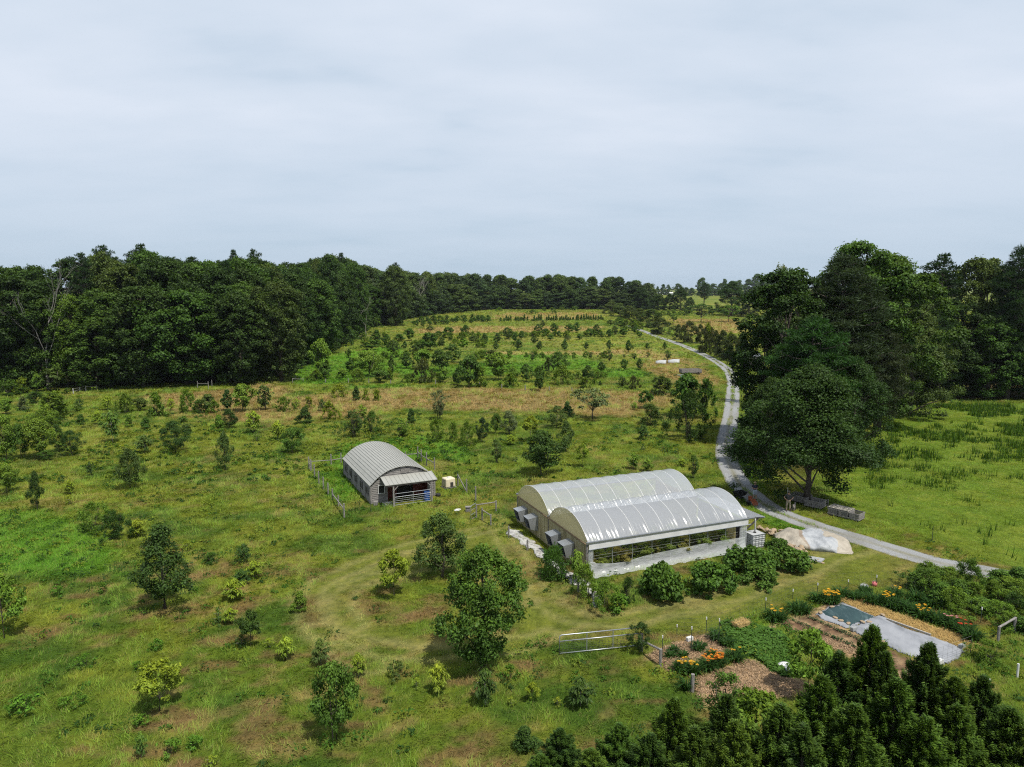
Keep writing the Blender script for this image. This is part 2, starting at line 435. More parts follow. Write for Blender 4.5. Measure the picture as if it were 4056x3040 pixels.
def zone(x, y):
    """albedo (n,3), grass height (n), of the ground at x, y"""
    n1 = fbm(x / 7, y / 7, 3); n2 = fbm(x / 1.7, y / 1.7, 9); n3 = fbm(x / 30, y / 30, 5)
    st = fbm((x * .8 + y * .6) / 3.2, (y * .8 - x * .6) / .9, 21)
    c = np.tile(np.array([.092, .140, .016]), (len(x), 1)); h = np.full(len(x), .34)
    c = lerp(c, (.150, .178, .022), sst(.40, .66, n3 * .5 + n2 * .5))
    c = lerp(c, (.048, .100, .014), sst(.50, .72, fbm(x / 4, y / 4, 33)) * .8)
    near = np.clip((72 - y) / 30, 0, 1)
    dry = sst(.50, .66, n1 * .30 + st * .35 + fbm(x / .9, y / .9, 15) * .35)
    c = lerp(c, (.265, .195, .078), dry * (.36 + .38 * near))
    c = lerp(c, (.185, .115, .055), sst(.52, .64, n1 * .35 + fbm(x / 1.7, y / .9, 41) * .65) * (.12 + .62 * near))
    w = np.zeros(len(x))
    for p in Z_LUSH: w = np.maximum(w, sst(-1.2, 1.0, sdist(p, x, y) + (n2 - .5) * 3.0))
    c = lerp(c, (.072, .180, .014), w * .85); h += w * .02
    w = np.zeros(len(x))
    for p in Z_DRY: w = np.maximum(w, sst(-2.5, 2.0, sdist(p, x, y) + (n1 - .5) * 9 + (st - .5) * 4))
    c = lerp(c, (.275, .190, .082), w * (.62 + .3 * n2)); h += w * .14
    # loosely dry field beyond the orchard fence
    far = sst(150, 200, y) * sst(.45, .65, fbm(x / 14, y / 9, 71)); c = lerp(c, (.22, .18, .06), far * .25)
    w = np.zeros(len(x))
    for p in Z_MOWN: w = np.maximum(w, sst(-.9, .9, sdist(p, x, y) + (n2 - .5) * 1.6))
    c = lerp(c, np.array([.135, .158, .026]), w * .8); h *= (1 - .72 * w)
    c = lerp(c, (.25, .21, .085), w * sst(.5, .7, st) * .55)
    w = track_w(x, y); c = lerp(c, (.27, .25, .095), w * .6); h *= (1 - .45 * w)
    w = sst(-1.0, 1.0, sdist(Z_PAST, x, y) + (n2 - .5) * 1.5)
    c = lerp(c, (.112, .178, .019), w * .92); h *= (1 - .60 * w)
    c = lerp(c, (.160, .200, .028), w * sst(.45, .65, n2) * .6)
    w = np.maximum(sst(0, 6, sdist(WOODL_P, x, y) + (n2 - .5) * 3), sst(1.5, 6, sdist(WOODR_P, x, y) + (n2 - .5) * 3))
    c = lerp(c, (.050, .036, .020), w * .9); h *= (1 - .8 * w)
    return c, h

DRVA = np.array(DRV)
def drv_d(x, y): return ldist(DRV, x, y)

def keep(x, y, hard=False):
    """where grass may grow"""
    k = (sdist(F_GH, x, y) < 0) & (sdist(F_BN, x, y) < -.05)
    m = y < 60
    for p, d in ((P_COVER, 0), (P_NETB, 0), (Z_STRAW, .1), (Z_SOIL, 0)):
        q = np.ones(len(x), bool); q[m] = sdist(p, x[m], y[m]) < d; k &= q
    for p in Z_MULCH:
        q = np.ones(len(x), bool); q[m] = sdist(p, x[m], y[m]) + (vnoise(x[m] * 2, y[m] * 2, 4) - .5) * .8 < 0; k &= q
    d = drv_d(x, y) + (vnoise(x * 1.3, y * 1.3, 8) - .5) * .7 + (vnoise(x * .35, y * .35, 18) - .5) * .5
    strip = (drv_d(x, y) < .42 * sst(.40, .62, fbm(x / 5, y / 5, 12))) 
    k &= (d > DRVW - .05) | strip
    return k

# ------------------------------------------------------------------ ground sheet
def build_ground():
    ys = [-60.0, -20.0, 0.0, 14.0]
    while ys[-1] < 9000:
        y = ys[-1]; ys.append(y + max(.36, .0062 * max(y - 55, 0) ** 1.12 + .36))
    ys = np.array(ys); S = np.linspace(-1, 1, 361)
    X = []; Y = []
    hw = np.where(ys < 20, 75, 75 + (ys - 20) * .95)
    X = hw[:, None] * S[None, :]; Y = np.repeat(ys[:, None], len(S), 1)
    x = X.ravel(); y = Y.ravel(); z = hgt(y)
    c, h = zone(x, y)
    m = y < 62
    xm, ym = x[m], y[m]
    cm = c[m]
    n = fbm(xm * 3, ym * 3, 61)
    for i, p in enumerate(Z_MULCH):
        w = sst(-.25, .25, sdist(p, xm, ym) + (n - .5) * .8)
        cm = lerp(cm, (.62, .43, .27), w * .9)
        cm = lerp(cm, (.12, .07, .045), w * sst(.48, .6, fbm(xm / 1.1, ym / 1.1, 55)) * (.9 if i == 0 else .25))
    w = sst(-.2, .2, sdist(Z_SOIL, xm, ym) + (n - .5) * .5)
    a, b = G('G5', 1580, 520), G('G5', 2150, 760)
    dx, dy = b.x - a.x, b.y - a.y; L = math.hypot(dx, dy)
    off = ((xm - a.x) * (-dy) + (ym - a.y) * dx) / L
    soil = lerp(np.tile(np.array([.15, .09, .06]), (len(xm), 1)), (.40, .28, .17), sst(.45, .75, .5 + .5 * np.sin(off * 5.2) * .6 + (n - .5)))
    cm = cm + (soil - cm) * w[:, None]
    w = sst(-.2, .2, sdist(Z_STRAW, xm, ym) + (n - .5) * .5)
    cm = lerp(cm, (.66, .46, .18), w)
    c[m] = cm
    nx = len(S); ny = len(ys)
    i = np.arange(ny - 1)[:, None] * nx + np.arange(nx - 1)[None, :]
    F = np.stack([i, i + 1, i + nx + 1, i + nx], -1).reshape(-1, 4)
    mt, t, out = nt('ground')
    at = t.nodes.new('ShaderNodeAttribute'); at.attribute_name = 'Col'
    f = noise(t, 1.6, 6, .7); f2 = noise(t, .35, 4, .6)
    cc = mixc(t, at.outputs['Color'], ramp(t, f, [(.28, (.45, .5, .4)), (.5, (1, 1, 1)), (.75, (1.45, 1.35, 1.1))]), 1.0, 'MULTIPLY')
    cc = mixc(t, cc, ramp(t, f2, [(.3, (.8, .85, .8)), (.7, (1.2, 1.15, 1.1))]), 1.0, 'MULTIPLY')
    p = t.nodes.new('ShaderNodeBsdfPrincipled'); p.inputs['Roughness'].default_value = .95; p.inputs['Specular IOR Level'].default_value = .05
    t.links.new(cc, p.inputs['Base Color']); t.links.new(bump(t, noise(t, 2.5, 6, .7), .9, .25), p.inputs['Normal'])
    t.links.new(p.outputs[0], out.inputs['Surface'])
    tw = sst(230, 120, y) * .22; c = c * (1 - tw)[:, None]  # darker where blades grow: thatch colour plus painted shade beneath the grass
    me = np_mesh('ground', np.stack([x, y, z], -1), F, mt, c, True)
    o = link('ground', me); o['kind'] = 'structure'
build_ground()

# ------------------------------------------------------------------ driveway
def build_drive():
    P = DRVA; n = len(P)
    T = np.gradient(P, axis=0); T /= np.linalg.norm(T, axis=1)[:, None]; Nn = np.stack([-T[:, 1], T[:, 0]], -1)
    K = 13; s = np.linspace(-1, 1, K)
    wv = DRVW * (1 + .10 * (vnoise(np.arange(n) * .7, np.zeros(n), 3) - .5)[:, None])
    Q = P[:, None, :] + Nn[:, None, :] * (s[None, :, None] * wv[:, :, None])
    x, y = Q[..., 0].ravel(), Q[..., 1].ravel()
    z = hgt(y) + .012 + .02 * (1 - np.abs(np.tile(s, n)))
    i = np.arange(n - 1)[:, None] * K + np.arange(K - 1)[None, :]
    F = np.stack([i, i + 1, i + K + 1, i + K], -1).reshape(-1, 4)
    a = np.abs(np.tile(s, n))
    nn = fbm(x / 1.5, y / 1.5, 7)
    c = np.tile(np.array([.225, .23, .232]), (len(x), 1))
    c = lerp(c, (.15, .14, .075), sst(.30, .05, a) * (.55 + .4 * sst(.4, .65, fbm(x / 6, y / 6, 12))))
    c = lerp(c, (.12, .115, .05), sst(.86, 1, a) * .8)
    c = lerp(c, (.155, .15, .13), sst(.5, .75, nn) * .6)
    mt, t, out = nt('gravel')
    at = t.nodes.new('ShaderNodeAttribute'); at.attribute_name = 'Col'
    cc = mixc(t, at.outputs['Color'], ramp(t, noise(t, 9, 5, .75), [(.3, (.6, .6, .6)), (.5, (1, 1, 1)), (.7, (1.35, 1.35, 1.35))]), 1, 'MULTIPLY')
    p = t.nodes.new('ShaderNodeBsdfPrincipled'); p.inputs['Roughness'].default_value = .9
    t.links.new(cc, p.inputs['Base Color']); t.links.new(bump(t, noise(t, 14, 4, .7), .6, .05), p.inputs['Normal'])
    t.links.new(p.outputs[0], out.inputs['Surface'])
    o = link('driveway', np_mesh('driveway', np.stack([x, y, z], -1), F, mt, c, True)); o['kind'] = 'structure'
build_drive()

# ------------------------------------------------------------------ grass
def blade_mesh(name, x, y, z, ln, wd, ang, lean, col, mat=None):
    """one bent triangle per blade"""
    n = len(x)
    dx, dy = np.cos(ang), np.sin(ang)
    V = np.empty((n, 3, 3), np.float32)
    px, py = -dy * wd / 2, dx * wd / 2
    V[:, 0] = np.stack([x - px, y - py, z], -1); V[:, 1] = np.stack([x + px, y + py, z], -1)
    V[:, 2] = np.stack([x + dx * ln * np.sin(lean), y + dy * ln * np.sin(lean), z + ln * np.cos(lean)], -1)
    F = np.arange(n * 3).reshape(-1, 3)
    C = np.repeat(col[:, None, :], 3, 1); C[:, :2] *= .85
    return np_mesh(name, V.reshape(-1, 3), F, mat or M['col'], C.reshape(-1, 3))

def build_grass():
    r = RS(11); parts = []
    for (y0, y1, dens, w, hs, side) in ((23, 62, 150, .028, .80, 8), (62, 112, 66, .048, .92, 8), (112, 190, 24, .09, 1.15, 8), (190, 480, 3.2, .22, 1.9, -20)):
        hw1 = .80 * y1 + side
        n = int(2 * hw1 * (y1 - y0) * dens)
        k = 6                                        # blades per tuft
        nb = n // k
        y = y0 + (y1 - y0) * r.rand(nb); x = (r.rand(nb) * 2 - 1) * hw1
        ok = np.abs(x) < .80 * y + side
        if y0 > 180: ok &= sdist(WOODL_P, x, y) < 3
        x, y = x[ok], y[ok]
        ok = sdist(WOODL_P, x, y) < 8
        x, y = x[ok], y[ok]; nb = len(x)
        tc_ = np.repeat(r.rand(nb), k); ta = np.repeat(fbm(x / 2.6, y / 2.6, 77) * 14 + r.randn(nb) * .5, k)
        sp = .10 if y0 < 60 else .2
        x = np.repeat(x, k) + r.randn(nb * k) * sp; y = np.repeat(y, k) + r.randn(nb * k) * sp
        ok = keep(x, y); x, y, tc_, ta = x[ok], y[ok], tc_[ok], ta[ok]
        c, h = zone(x, y)
        # each tuft takes one character: fresh, dark or dry, in patches half a metre across
        fz = fbm(x / (.55 + y / 160), y / (.55 + y / 160), 131) * .75 + .25 * tc_
        wild = sst(.16, .26, h)[:, None]
        c = np.where((fz > .60)[:, None], c * (1 - wild) + wild * (c * .45 + np.array([.070, .115, .014])), c)
        dk = (fz < .41)[:, None]
        c = np.where(dk, c * (1 - .32 * wild), c)
        h = h * (1 + .6 * wild[:, 0] * (fz - .5) * 2)
        h = np.maximum(h, .04)
        dry = (c[:, 0] > c[:, 1] * 1.12)
        br = (.58 + .70 * tc_ + .35 * r.rand(len(x)))
        c = c * br[:, None] * np.where(dry, 1.25, 1.35)[:, None]
        g = r.rand(len(x)); c[:, 0] *= .86 + .30 * g
        st = r.rand(len(x)) < .10; c[st & ~dry] = c[st & ~dry] * .5 + np.array([.15, .12, .05])
        ln = h * hs * (.52 + .68 * r.rand(len(x))) * (.75 + .5 * tc_)
        parts.append((x, y, hgt(y) - .01, ln, w * (.7 + .6 * r.rand(len(x))) * (1 + .5 * (h < .2)), ta + r.randn(len(x)) * .8, .50 + .75 * r.rand(len(x)) * (1 + .25 * dry), c))
    A = [np.concatenate([p[i] for p in parts]) for i in range(8)]
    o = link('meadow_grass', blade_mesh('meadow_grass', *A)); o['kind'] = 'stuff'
    o['label'] = 'long unmown meadow grass, green with dry tan tufts'; o['category'] = 'grass'
    print('grass', len(A[0]), time.time() - T0)
build_grass()

def leaf_quads(C, A, Nn, L, Wd, fold=.12):
    A = A / (np.linalg.norm(A, axis=1)[:, None] + 1e-9)
    S = np.cross(A, Nn); S /= (np.linalg.norm(S, axis=1)[:, None] + 1e-9)
    U = np.cross(S, A)
    V = np.empty((len(C), 4, 3), np.float32)
    V[:, 0] = C - A * (L * .5)[:, None]
    V[:, 2] = C + A * (L * .5)[:, None] - U * (L * fold)[:, None]
    mid = C + U * (Wd * .22)[:, None] - A * (L * .05)[:, None]
    V[:, 1] = mid + S * (Wd * .5)[:, None]; V[:, 3] = mid - S * (Wd * .5)[:, None]
    return V.reshape(-1, 3), np.arange(len(C) * 4).reshape(-1, 4)

def unit(r, n):
    v = r.randn(n, 3); return v / np.linalg.norm(v, axis=1)[:, None]

def build_weeds():
    """low broad-leaved weeds between the grasses: nobody could count them"""
    r = RS(5); X = []; Y = []; Hh = []; Cc = []
    def add(x, y, s, c): X.append(x); Y.append(y); Hh.append(s); Cc.append(c)
    n = 0
    for (y0, y1, dens) in ((24, 60, 1.1), (60, 110, .95), (110, 185, .3)):
        hw = .8 * y1 + 6; m = int(2 * hw * (y1 - y0) * dens)
        y = y0 + (y1 - y0) * r.rand(m); x = (r.rand(m) * 2 - 1) * hw
        d = fbm(x / 5, y / 5, 90)
        lush = np.zeros(m)
        for p in Z_LUSH: lush = np.maximum(lush, sdist(p, x, y) > -1)
        left = (x < -8) & (y > 48) & (y < 100)
        ok = ((r.rand(m) < sst(.44, .62, d) * (.5 + .5 * left)) | ((lush > 0) & (r.rand(m) < .9)) ) & keep(x, y) & (drv_d(x, y) > DRVW + .3) & (sdist(WOODL_P, x, y) < 2) & (sdist(Z_PAST, x, y) < 0)
        for p in Z_MOWN: ok &= sdist(p, x, y) < -.2
        ok &= sdist(Z_DRY[0], x, y) < 0
        x, y = x[ok], y[ok]
        for a, b in zip(x, y):
            q = r.rand(); lf = (a < -8 and b > 48 and b < 100)
            c = (.15, .20, .024) if (q < (.5 if lf else .16)) else ((.05, .12, .014) if q < .75 else (.032, .075, .014))
            add(a, b, .22 + .42 * r.rand() ** 2, c)
    X = np.array(X); Y = np.array(Y); Hh = np.array(Hh); Cc = np.array(Cc)
    k = 22
    n = len(X)
    s = np.repeat(Hh, k); ph = r.rand(n * k) * 2 * PI; rr = np.sqrt(r.rand(n * k)) * s * 1.05; zz = s * (1.0 - .55 * (rr / s) ** 2) * (.35 + .65 * r.rand(n * k))
    x = np.repeat(X, k) + np.cos(ph) * rr; y = np.repeat(Y, k) + np.sin(ph) * rr
    C = np.stack([x, y, hgt(y) + zz], -1)
    A = np.stack([np.cos(ph), np.sin(ph), r.randn(n * k) * .5], -1); Nn = np.stack([np.cos(ph) * .4, np.sin(ph) * .4, np.ones(n * k)], -1) + r.randn(n * k, 3) * .4
    L = (.10 + .12 * r.rand(n * k)) * np.where(y > 70, 1.6, 1.0)
    V, F = leaf_quads(C, A, Nn, L, L * .55)
    col = np.repeat(Cc, k, 0) * (.7 + .6 * r.rand(n * k))[:, None]
    o = link('weed_foliage', np_mesh('weed_foliage', V, F, M['col'], np.repeat(col, 4, 0))); o['kind'] = 'stuff'
    o['label'] = 'low broad-leaved weeds spread through the meadow'; o['category'] = 'weeds'
    print('weeds', n, time.time() - T0)
build_weeds()

def build_pasture():
    """clumps of tall stalks in the pasture beyond the driveway"""
    r = RS(8); n = 4600
    q = np.array(Z_PAST); x = q[:, 0].min() + (q[:, 0].max() - q[:, 0].min()) * r.rand(n * 4); y = q[:, 1].min() + (q[:, 1].max() - q[:, 1].min()) * r.rand(n * 4)
    ok = (sdist(Z_PAST, x, y) > 2) & (x < .85 * y + 8)
    ok &= r.rand(len(x)) < sst(.46, .60, fbm(x / 1.6, y / 1.6, 101) * .42 + .58 * fbm(x / 11, y / 8, 102)) * (.35 + .65 * sst(42, 70, y))
    x, y = x[ok][:n], y[ok][:n]; k = 9; m = len(x)
    h = np.repeat(.45 + .55 * r.rand(m), k)
    x = np.repeat(x, k) + r.randn(m * k) * .22; y = np.repeat(y, k) + r.randn(m * k) * .22
    c = np.tile(np.array([.052, .112, .013]), (m * k, 1)) * (.7 + .7 * r.rand(m * k))[:, None]
    c[r.rand(m * k) < .25] *= np.array([2.0, 1.6, 1.2])
    o = link('pasture_stalk_foliage', blade_mesh('pasture_stalk_foliage', x, y, hgt(y), h * (.7 + .5 * r.rand(m * k)), np.where(y > 80, .10, .06) * np.ones(m * k), r.rand(m * k) * 6.28, .1 + .3 * r.rand(m * k), c)); o['kind'] = 'stuff'
    o['label'] = 'dark upright weed stalks standing in the lime green pasture'; o['category'] = 'weeds'
build_pasture()

def scatter_in(poly, n, r):
    q = np.array(poly); a = q.min(0); b = q.max(0)
    x = a[0] + (b[0] - a[0]) * r.rand(n); y = a[1] + (b[1] - a[1]) * r.rand(n)
    ok = sdist(poly, x, y) + (vnoise(x * 3, y * 3, 2) - .5) * .5 > 0
    return x[ok], y[ok]

def build_litter():
    r = RS(21)
    x, y = scatter_in(Z_STRAW, 16000, r); n = len(x)
    c = np.tile(np.array([.56, .40, .16]), (n, 1)) * (.55 + .7 * r.rand(n))[:, None]
    o = link('straw', blade_mesh('straw', x, y, np.full(n, .02) + .05 * r.rand(n), .25 + .2 * r.rand(n), np.full(n, .03), r.rand(n) * 6.28, 1.2 + .4 * r.rand(n), c)); o['kind'] = 'stuff'
    o['label'] = 'golden straw mulch strip beside the row cover'; o['category'] = 'straw'
    xs = []; ys = []; cs = []
    for i, p in enumerate(Z_MULCH):
        x, y = scatter_in(p, 9000 if i < 2 else 2500, r); xs.append(x); ys.append(y)
        b = np.array([.50, .35, .215])
        cs.append(b * (.35 + .85 * r.rand(len(x)))[:, None])
    x = np.concatenate(xs); y = np.concatenate(ys); c = np.concatenate(cs); n = len(x)
    o = link('mulch_debris', blade_mesh('mulch_debris', x, y, .01 + .04 * r.rand(n), .12 + .12 * r.rand(n), np.full(n, .05), r.rand(n) * 6.28, 1.25 + .3 * r.rand(n), c)); o['kind'] = 'stuff'
    o['label'] = 'pale wood chip mulch on the garden beds'; o['category'] = 'mulch'
build_litter()
# ------------------------------------------------------------------ plant prototypes (mesh data shared by the copies)
def prof(kind, t):
    if kind == 'oval': return np.sqrt(np.clip(1 - (2 * t - 1) ** 2, 0, 1)) ** .8
    if kind == 'tear': return np.clip(np.sin(PI * np.clip(t * .93 + .05, 0, 1) ** .92), 0, 1) * (1 - .25 * t) * 1.16
    if kind == 'cone': return (1 - t) ** .75 * np.minimum(1, t * 8 + .35)
    if kind == 'vase': return (.25 + .95 * t ** .8) * np.sqrt(np.clip(1.0 - np.clip((t - .65) / .36, 0, 1) ** 2, 0, 1))
    if kind == 'dome': return np.sqrt(np.clip(1 - t ** 2.2, 0, 1))
    if kind == 'tall': return np.minimum(1, .55 + t * 1.1) * np.clip(1 - np.clip((t - .45) / .565, 0, 1) ** 3, 0, 1) ** .5
    if kind == 'flat': return .35 + .8 * np.sin(PI * np.clip(t, 0, 1) ** .8)
    return np.ones_like(t)

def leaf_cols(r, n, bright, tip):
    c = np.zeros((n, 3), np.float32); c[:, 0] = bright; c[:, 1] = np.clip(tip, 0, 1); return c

def plant(H, W, zb, kind, ncl, cr, nl, L, Wd, seed, flat=.75, up=.5, droop=.2, rmin=.25, trunk=.03, limbs=10, bark='bark', tipk=.55, radial=0.0, stems=1, shell=.45, jit=.7, wob=.5, frontlift=False):
    """clusters of leaves on the ends of limbs; returns crown mesh, trunk mesh, H, W"""
    r = RS(seed)
    t = r.rand(ncl) ** .85; t[:3] = (.97, .9, .85)
    ph = r.rand(ncl) * 2 * PI
    lob = 1 + wob * (vnoise(np.cos(ph) * 1.6 + seed, np.sin(ph) * 1.6 + t * 2.2, seed) - .5) * 2
    R = np.maximum(W / 2 * prof(kind, t) * lob - cr * .5, .02 * W)
    q = np.sqrt(rmin + (1 - rmin) * r.rand(ncl)); q[:3] *= .4
    cc = np.stack([np.cos(ph) * R * q, np.sin(ph) * R * q, zb + (H - cr * .6 - zb) * t], -1)
    crs = cr * (.6 + .75 * r.rand(ncl))
    ns = int(ncl * .2)                                 # ragged shoots beyond the outline
    big = 1 if H > 10 else 0
    cc[-ns:, :2] *= (1.06 + (.10 if big else .34) * r.rand(ns))[:, None]; cc[-ns:, 2] += (r.rand(ns) * (.02 if big else .07) - .01) * H * t[-ns:]; crs[-ns:] *= .6
    cb = .8 + .4 * r.rand(ncl)
    w = crs ** 2; cnt = np.maximum(3, (nl * w / w.sum()).astype(int))
    if frontlift:
        f = (cc[:, 1] < -.06 * W) & (cc[:, 2] < .36 * H); cc[f, 2] = (.36 + .12 * r.rand(f.sum())) * H
    idx = np.repeat(np.arange(ncl), cnt); n = len(idx)
    d = unit(r, n)
    out = cc[idx] - np.array([0, 0, zb + (H - zb) * .42]); out /= (np.linalg.norm(out, axis=1)[:, None] + 1e-6)
    d = d + out * .45 + np.array([0, 0, .25]); d /= np.linalg.norm(d, axis=1)[:, None]
    rad = crs[idx] * (shell + (1 - shell) * r.rand(n)) * (1 + .25 * r.randn(n) * jit)
    P = cc[idx] + d * rad[:, None] * np.array([1, 1, flat])
    P[:, 2] = np.maximum(P[:, 2], .04 * H if zb < .08 * H else zb * .6)
    Nn = d * .7 + np.array([0, 0, up]) + r.randn(n, 3) * .42
    A = np.cross(Nn, r.randn(n, 3)); A /= (np.linalg.norm(A, axis=1)[:, None] + 1e-6)
    A = A * (1 - radial) + d * radial * 1.6; A[:, 2] -= droop
    Ls = L * (.7 + .6 * r.rand(n))
    V, F = leaf_quads(P, A, Nn, Ls, Ls * Wd / L)
    b = cb[idx] * (.72 + .56 * r.rand(n))
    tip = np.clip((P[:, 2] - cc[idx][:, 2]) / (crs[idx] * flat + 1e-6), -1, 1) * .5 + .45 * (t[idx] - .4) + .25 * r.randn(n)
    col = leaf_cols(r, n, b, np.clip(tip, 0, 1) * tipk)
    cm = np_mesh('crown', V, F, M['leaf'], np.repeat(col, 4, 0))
    tb = MB(); tr = trunk * H
    for s in range(stems):
        a0 = 2 * PI * s / max(stems, 1) + seed
        bx, by = (0, 0) if stems == 1 else (math.cos(a0) * .06 * W, math.sin(a0) * .06 * W)
        k = 1 if stems == 1 else 2.6
        p = [(bx, by, -.15), (bx * 1.2 + r.randn() * .012 * H, by * 1.2 + r.randn() * .012 * H, H * .3), (bx * k + r.randn() * .02 * H, by * k + r.randn() * .02 * H, H * .6), (bx * k * 1.4, by * k * 1.4, H * .88)]
        tb.tube(p, [tr * (1.35 if stems == 1 else .8), tr * .8, tr * .5, tr * .12], 7)
    for j in range(limbs):
        i = (j * 7 + 3) % ncl; c = cc[i]
        z0 = max(zb * .8, c[2] - .38 * math.hypot(c[0], c[1]) - .1 * H) * (.75 + .25 * r.rand())
        z0 = min(z0, H * .75)
        f = (z0 / H)
        tb.tube([(0, 0, z0), (c[0] * .5, c[1] * .5, z0 + (c[2] - z0) * .6), tuple(c)], [tr * .42 * (1 - .6 * f), tr * .28 * (1 - .6 * f), tr * .06], 5, False)
    return cm, tb.mesh('trunk', M[bark], True), H, W

def pine_proto(H, W, zb, seed, nb=46, nl=9000, L=.55, Wd=.13):
    """whorled branches carrying round upturned needle tufts"""
    r = RS(seed); cs = []; tb = MB(); tr = .017 * H
    tb.tube([(0, 0, -.2), (.1, 0, H * .3), (-.1, .1, H * .65), (0, 0, H * .97)], [tr * 1.3, tr, tr * .65, tr * .15], 8)
    for i in range(nb):
        t = (i + r.rand()) / nb; z = zb + (H - zb) * t ** .9
        R = W / 2 * (math.sqrt(max(0.02, 1 - (t * 1.02) ** 2.6)) if t < .98 else .2) * (.6 + .55 * r.rand()) * min(1, .6 + t * 1.2)
        a = i * 2.399 + r.rand() * .6
        e = Vector((math.cos(a) * R, math.sin(a) * R, z + R * .18))
        tb.tube([(0, 0, z - R * .1), (e.x * .6, e.y * .6, z + R * .02), tuple(e)], [tr * .28, tr * .2, tr * .06], 5, False)
        m = max(2, int(R / (W * .055)))
        for k in range(m):
            f = .35 + .65 * (k + r.rand()) / m
            side = r.randn() * .16 * R
            cs.append((e.x * f - math.sin(a) * side, e.y * f + math.cos(a) * side, z + (e.z - z) * f + .15 * r.rand() * R * .3 + .2, (.45 + .35 * r.rand()) * W / 9))
    cs = np.array(cs); n = nl; w = cs[:, 3] ** 2; idx = r.choice(len(cs), n, p=w / w.sum())
    d = unit(r, n); d[:, 2] = d[:, 2] * .8 + .38; d /= np.linalg.norm(d, axis=1)[:, None]
    P = cs[idx, :3] + d * (cs[idx, 3] * (.55 + .5 * r.rand(n)))[:, None] * np.array([1.25, 1.25, .72])
    A = d + r.randn(n, 3) * .25; Nn = np.cross(A, r.randn(n, 3)); Nn[:, 2] = np.abs(Nn[:, 2])
    Ls = L * (.7 + .6 * r.rand(n)) * W / 9
    V, F = leaf_quads(P, A, Nn, Ls, Ls * Wd / L, .05)
    b = (.7 + .6 * r.rand(len(cs)))[idx] * (.75 + .5 * r.rand(n)); tip = np.clip(d[:, 2] * .5 + .15 * r.randn(n), 0, 1) * .4
    return np_mesh('crown', V, F, M['leaf'], np.repeat(leaf_cols(r, n, b, tip), 4, 0)), tb.mesh('trunk', M['bark'], True), H, W

def cedar_proto(H, W, seed, nl=46000, L=.13, Wd=.034, zb=.12):
    """dense pointed conifer of feathery upswept sprays"""
    r = RS(seed); nb = 150
    t = (np.arange(nb) + r.rand(nb)) / nb; t = 1 - (1 - t) ** 1.15
    z = zb * H * .4 + H * .96 * t
    R = W / 2 * (np.clip(1 - t, 0, 1) ** .86) * (.55 + .62 * r.rand(nb)) * np.minimum(1, .7 + t * 2) + .03 * W
    a = np.arange(nb) * 2.399 + r.rand(nb) * .8
    up = .25 + .95 * r.rand(nb) * (.4 + t)
    n = nl; wt = R + .1; idx = r.choice(nb, n, p=wt / wt.sum())
    f = .22 + .80 * r.rand(n) ** .7
    ca, sa = np.cos(a[idx]), np.sin(a[idx])
    rr = R[idx] * f; side = r.randn(n) * .11 * R[idx] * (1.25 - f) + r.randn(n) * .03
    zz = z[idx] + rr * up[idx] * .6 + r.randn(n) * .07 * (1 + R[idx]) + .12 * (f - .5) * R[idx] - .10 * np.abs(side)
    P = np.stack([ca * rr - sa * side, sa * rr + ca * side, np.maximum(zz, .05)], -1)
    A = np.stack([ca, sa, up[idx] * .9], -1) + r.randn(n, 3) * .38 + np.stack([-sa, ca, np.zeros(n)], -1) * (np.sign(side) * .45)[:, None]
    Nn = np.stack([-ca * .4, -sa * .4, np.ones(n)], -1) + r.randn(n, 3) * .5
    Ls = L * (.6 + .8 * r.rand(n))
    V, F = leaf_quads(P, A, Nn, Ls, Ls * Wd / L, .1)
    b = (.7 + .6 * r.rand(nb))[idx] * (.7 + .6 * r.rand(n)); tip = np.clip((f - .68) * 2.6, 0, 1) * (.35 + .65 * r.rand(n))
    tb = MB(); tb.tube([(0, 0, -.2), (0, 0, H * .5), (0, 0, H * .96)], [.028 * H, .016 * H, .003 * H], 7)
    for k in range(0, nb, 5):
        tb.tube([(0, 0, z[k]), (math.cos(a[k]) * R[k] * .85, math.sin(a[k]) * R[k] * .85, z[k] + R[k] * up[k] * .5)], [.006 * H * (1.1 - t[k]), .002 * H], 4, False)
    return np_mesh('crown', V, F, M['leaf'], np.repeat(leaf_cols(r, n, b, tip), 4, 0)), tb.mesh('trunk', M['bark'], True), H, W

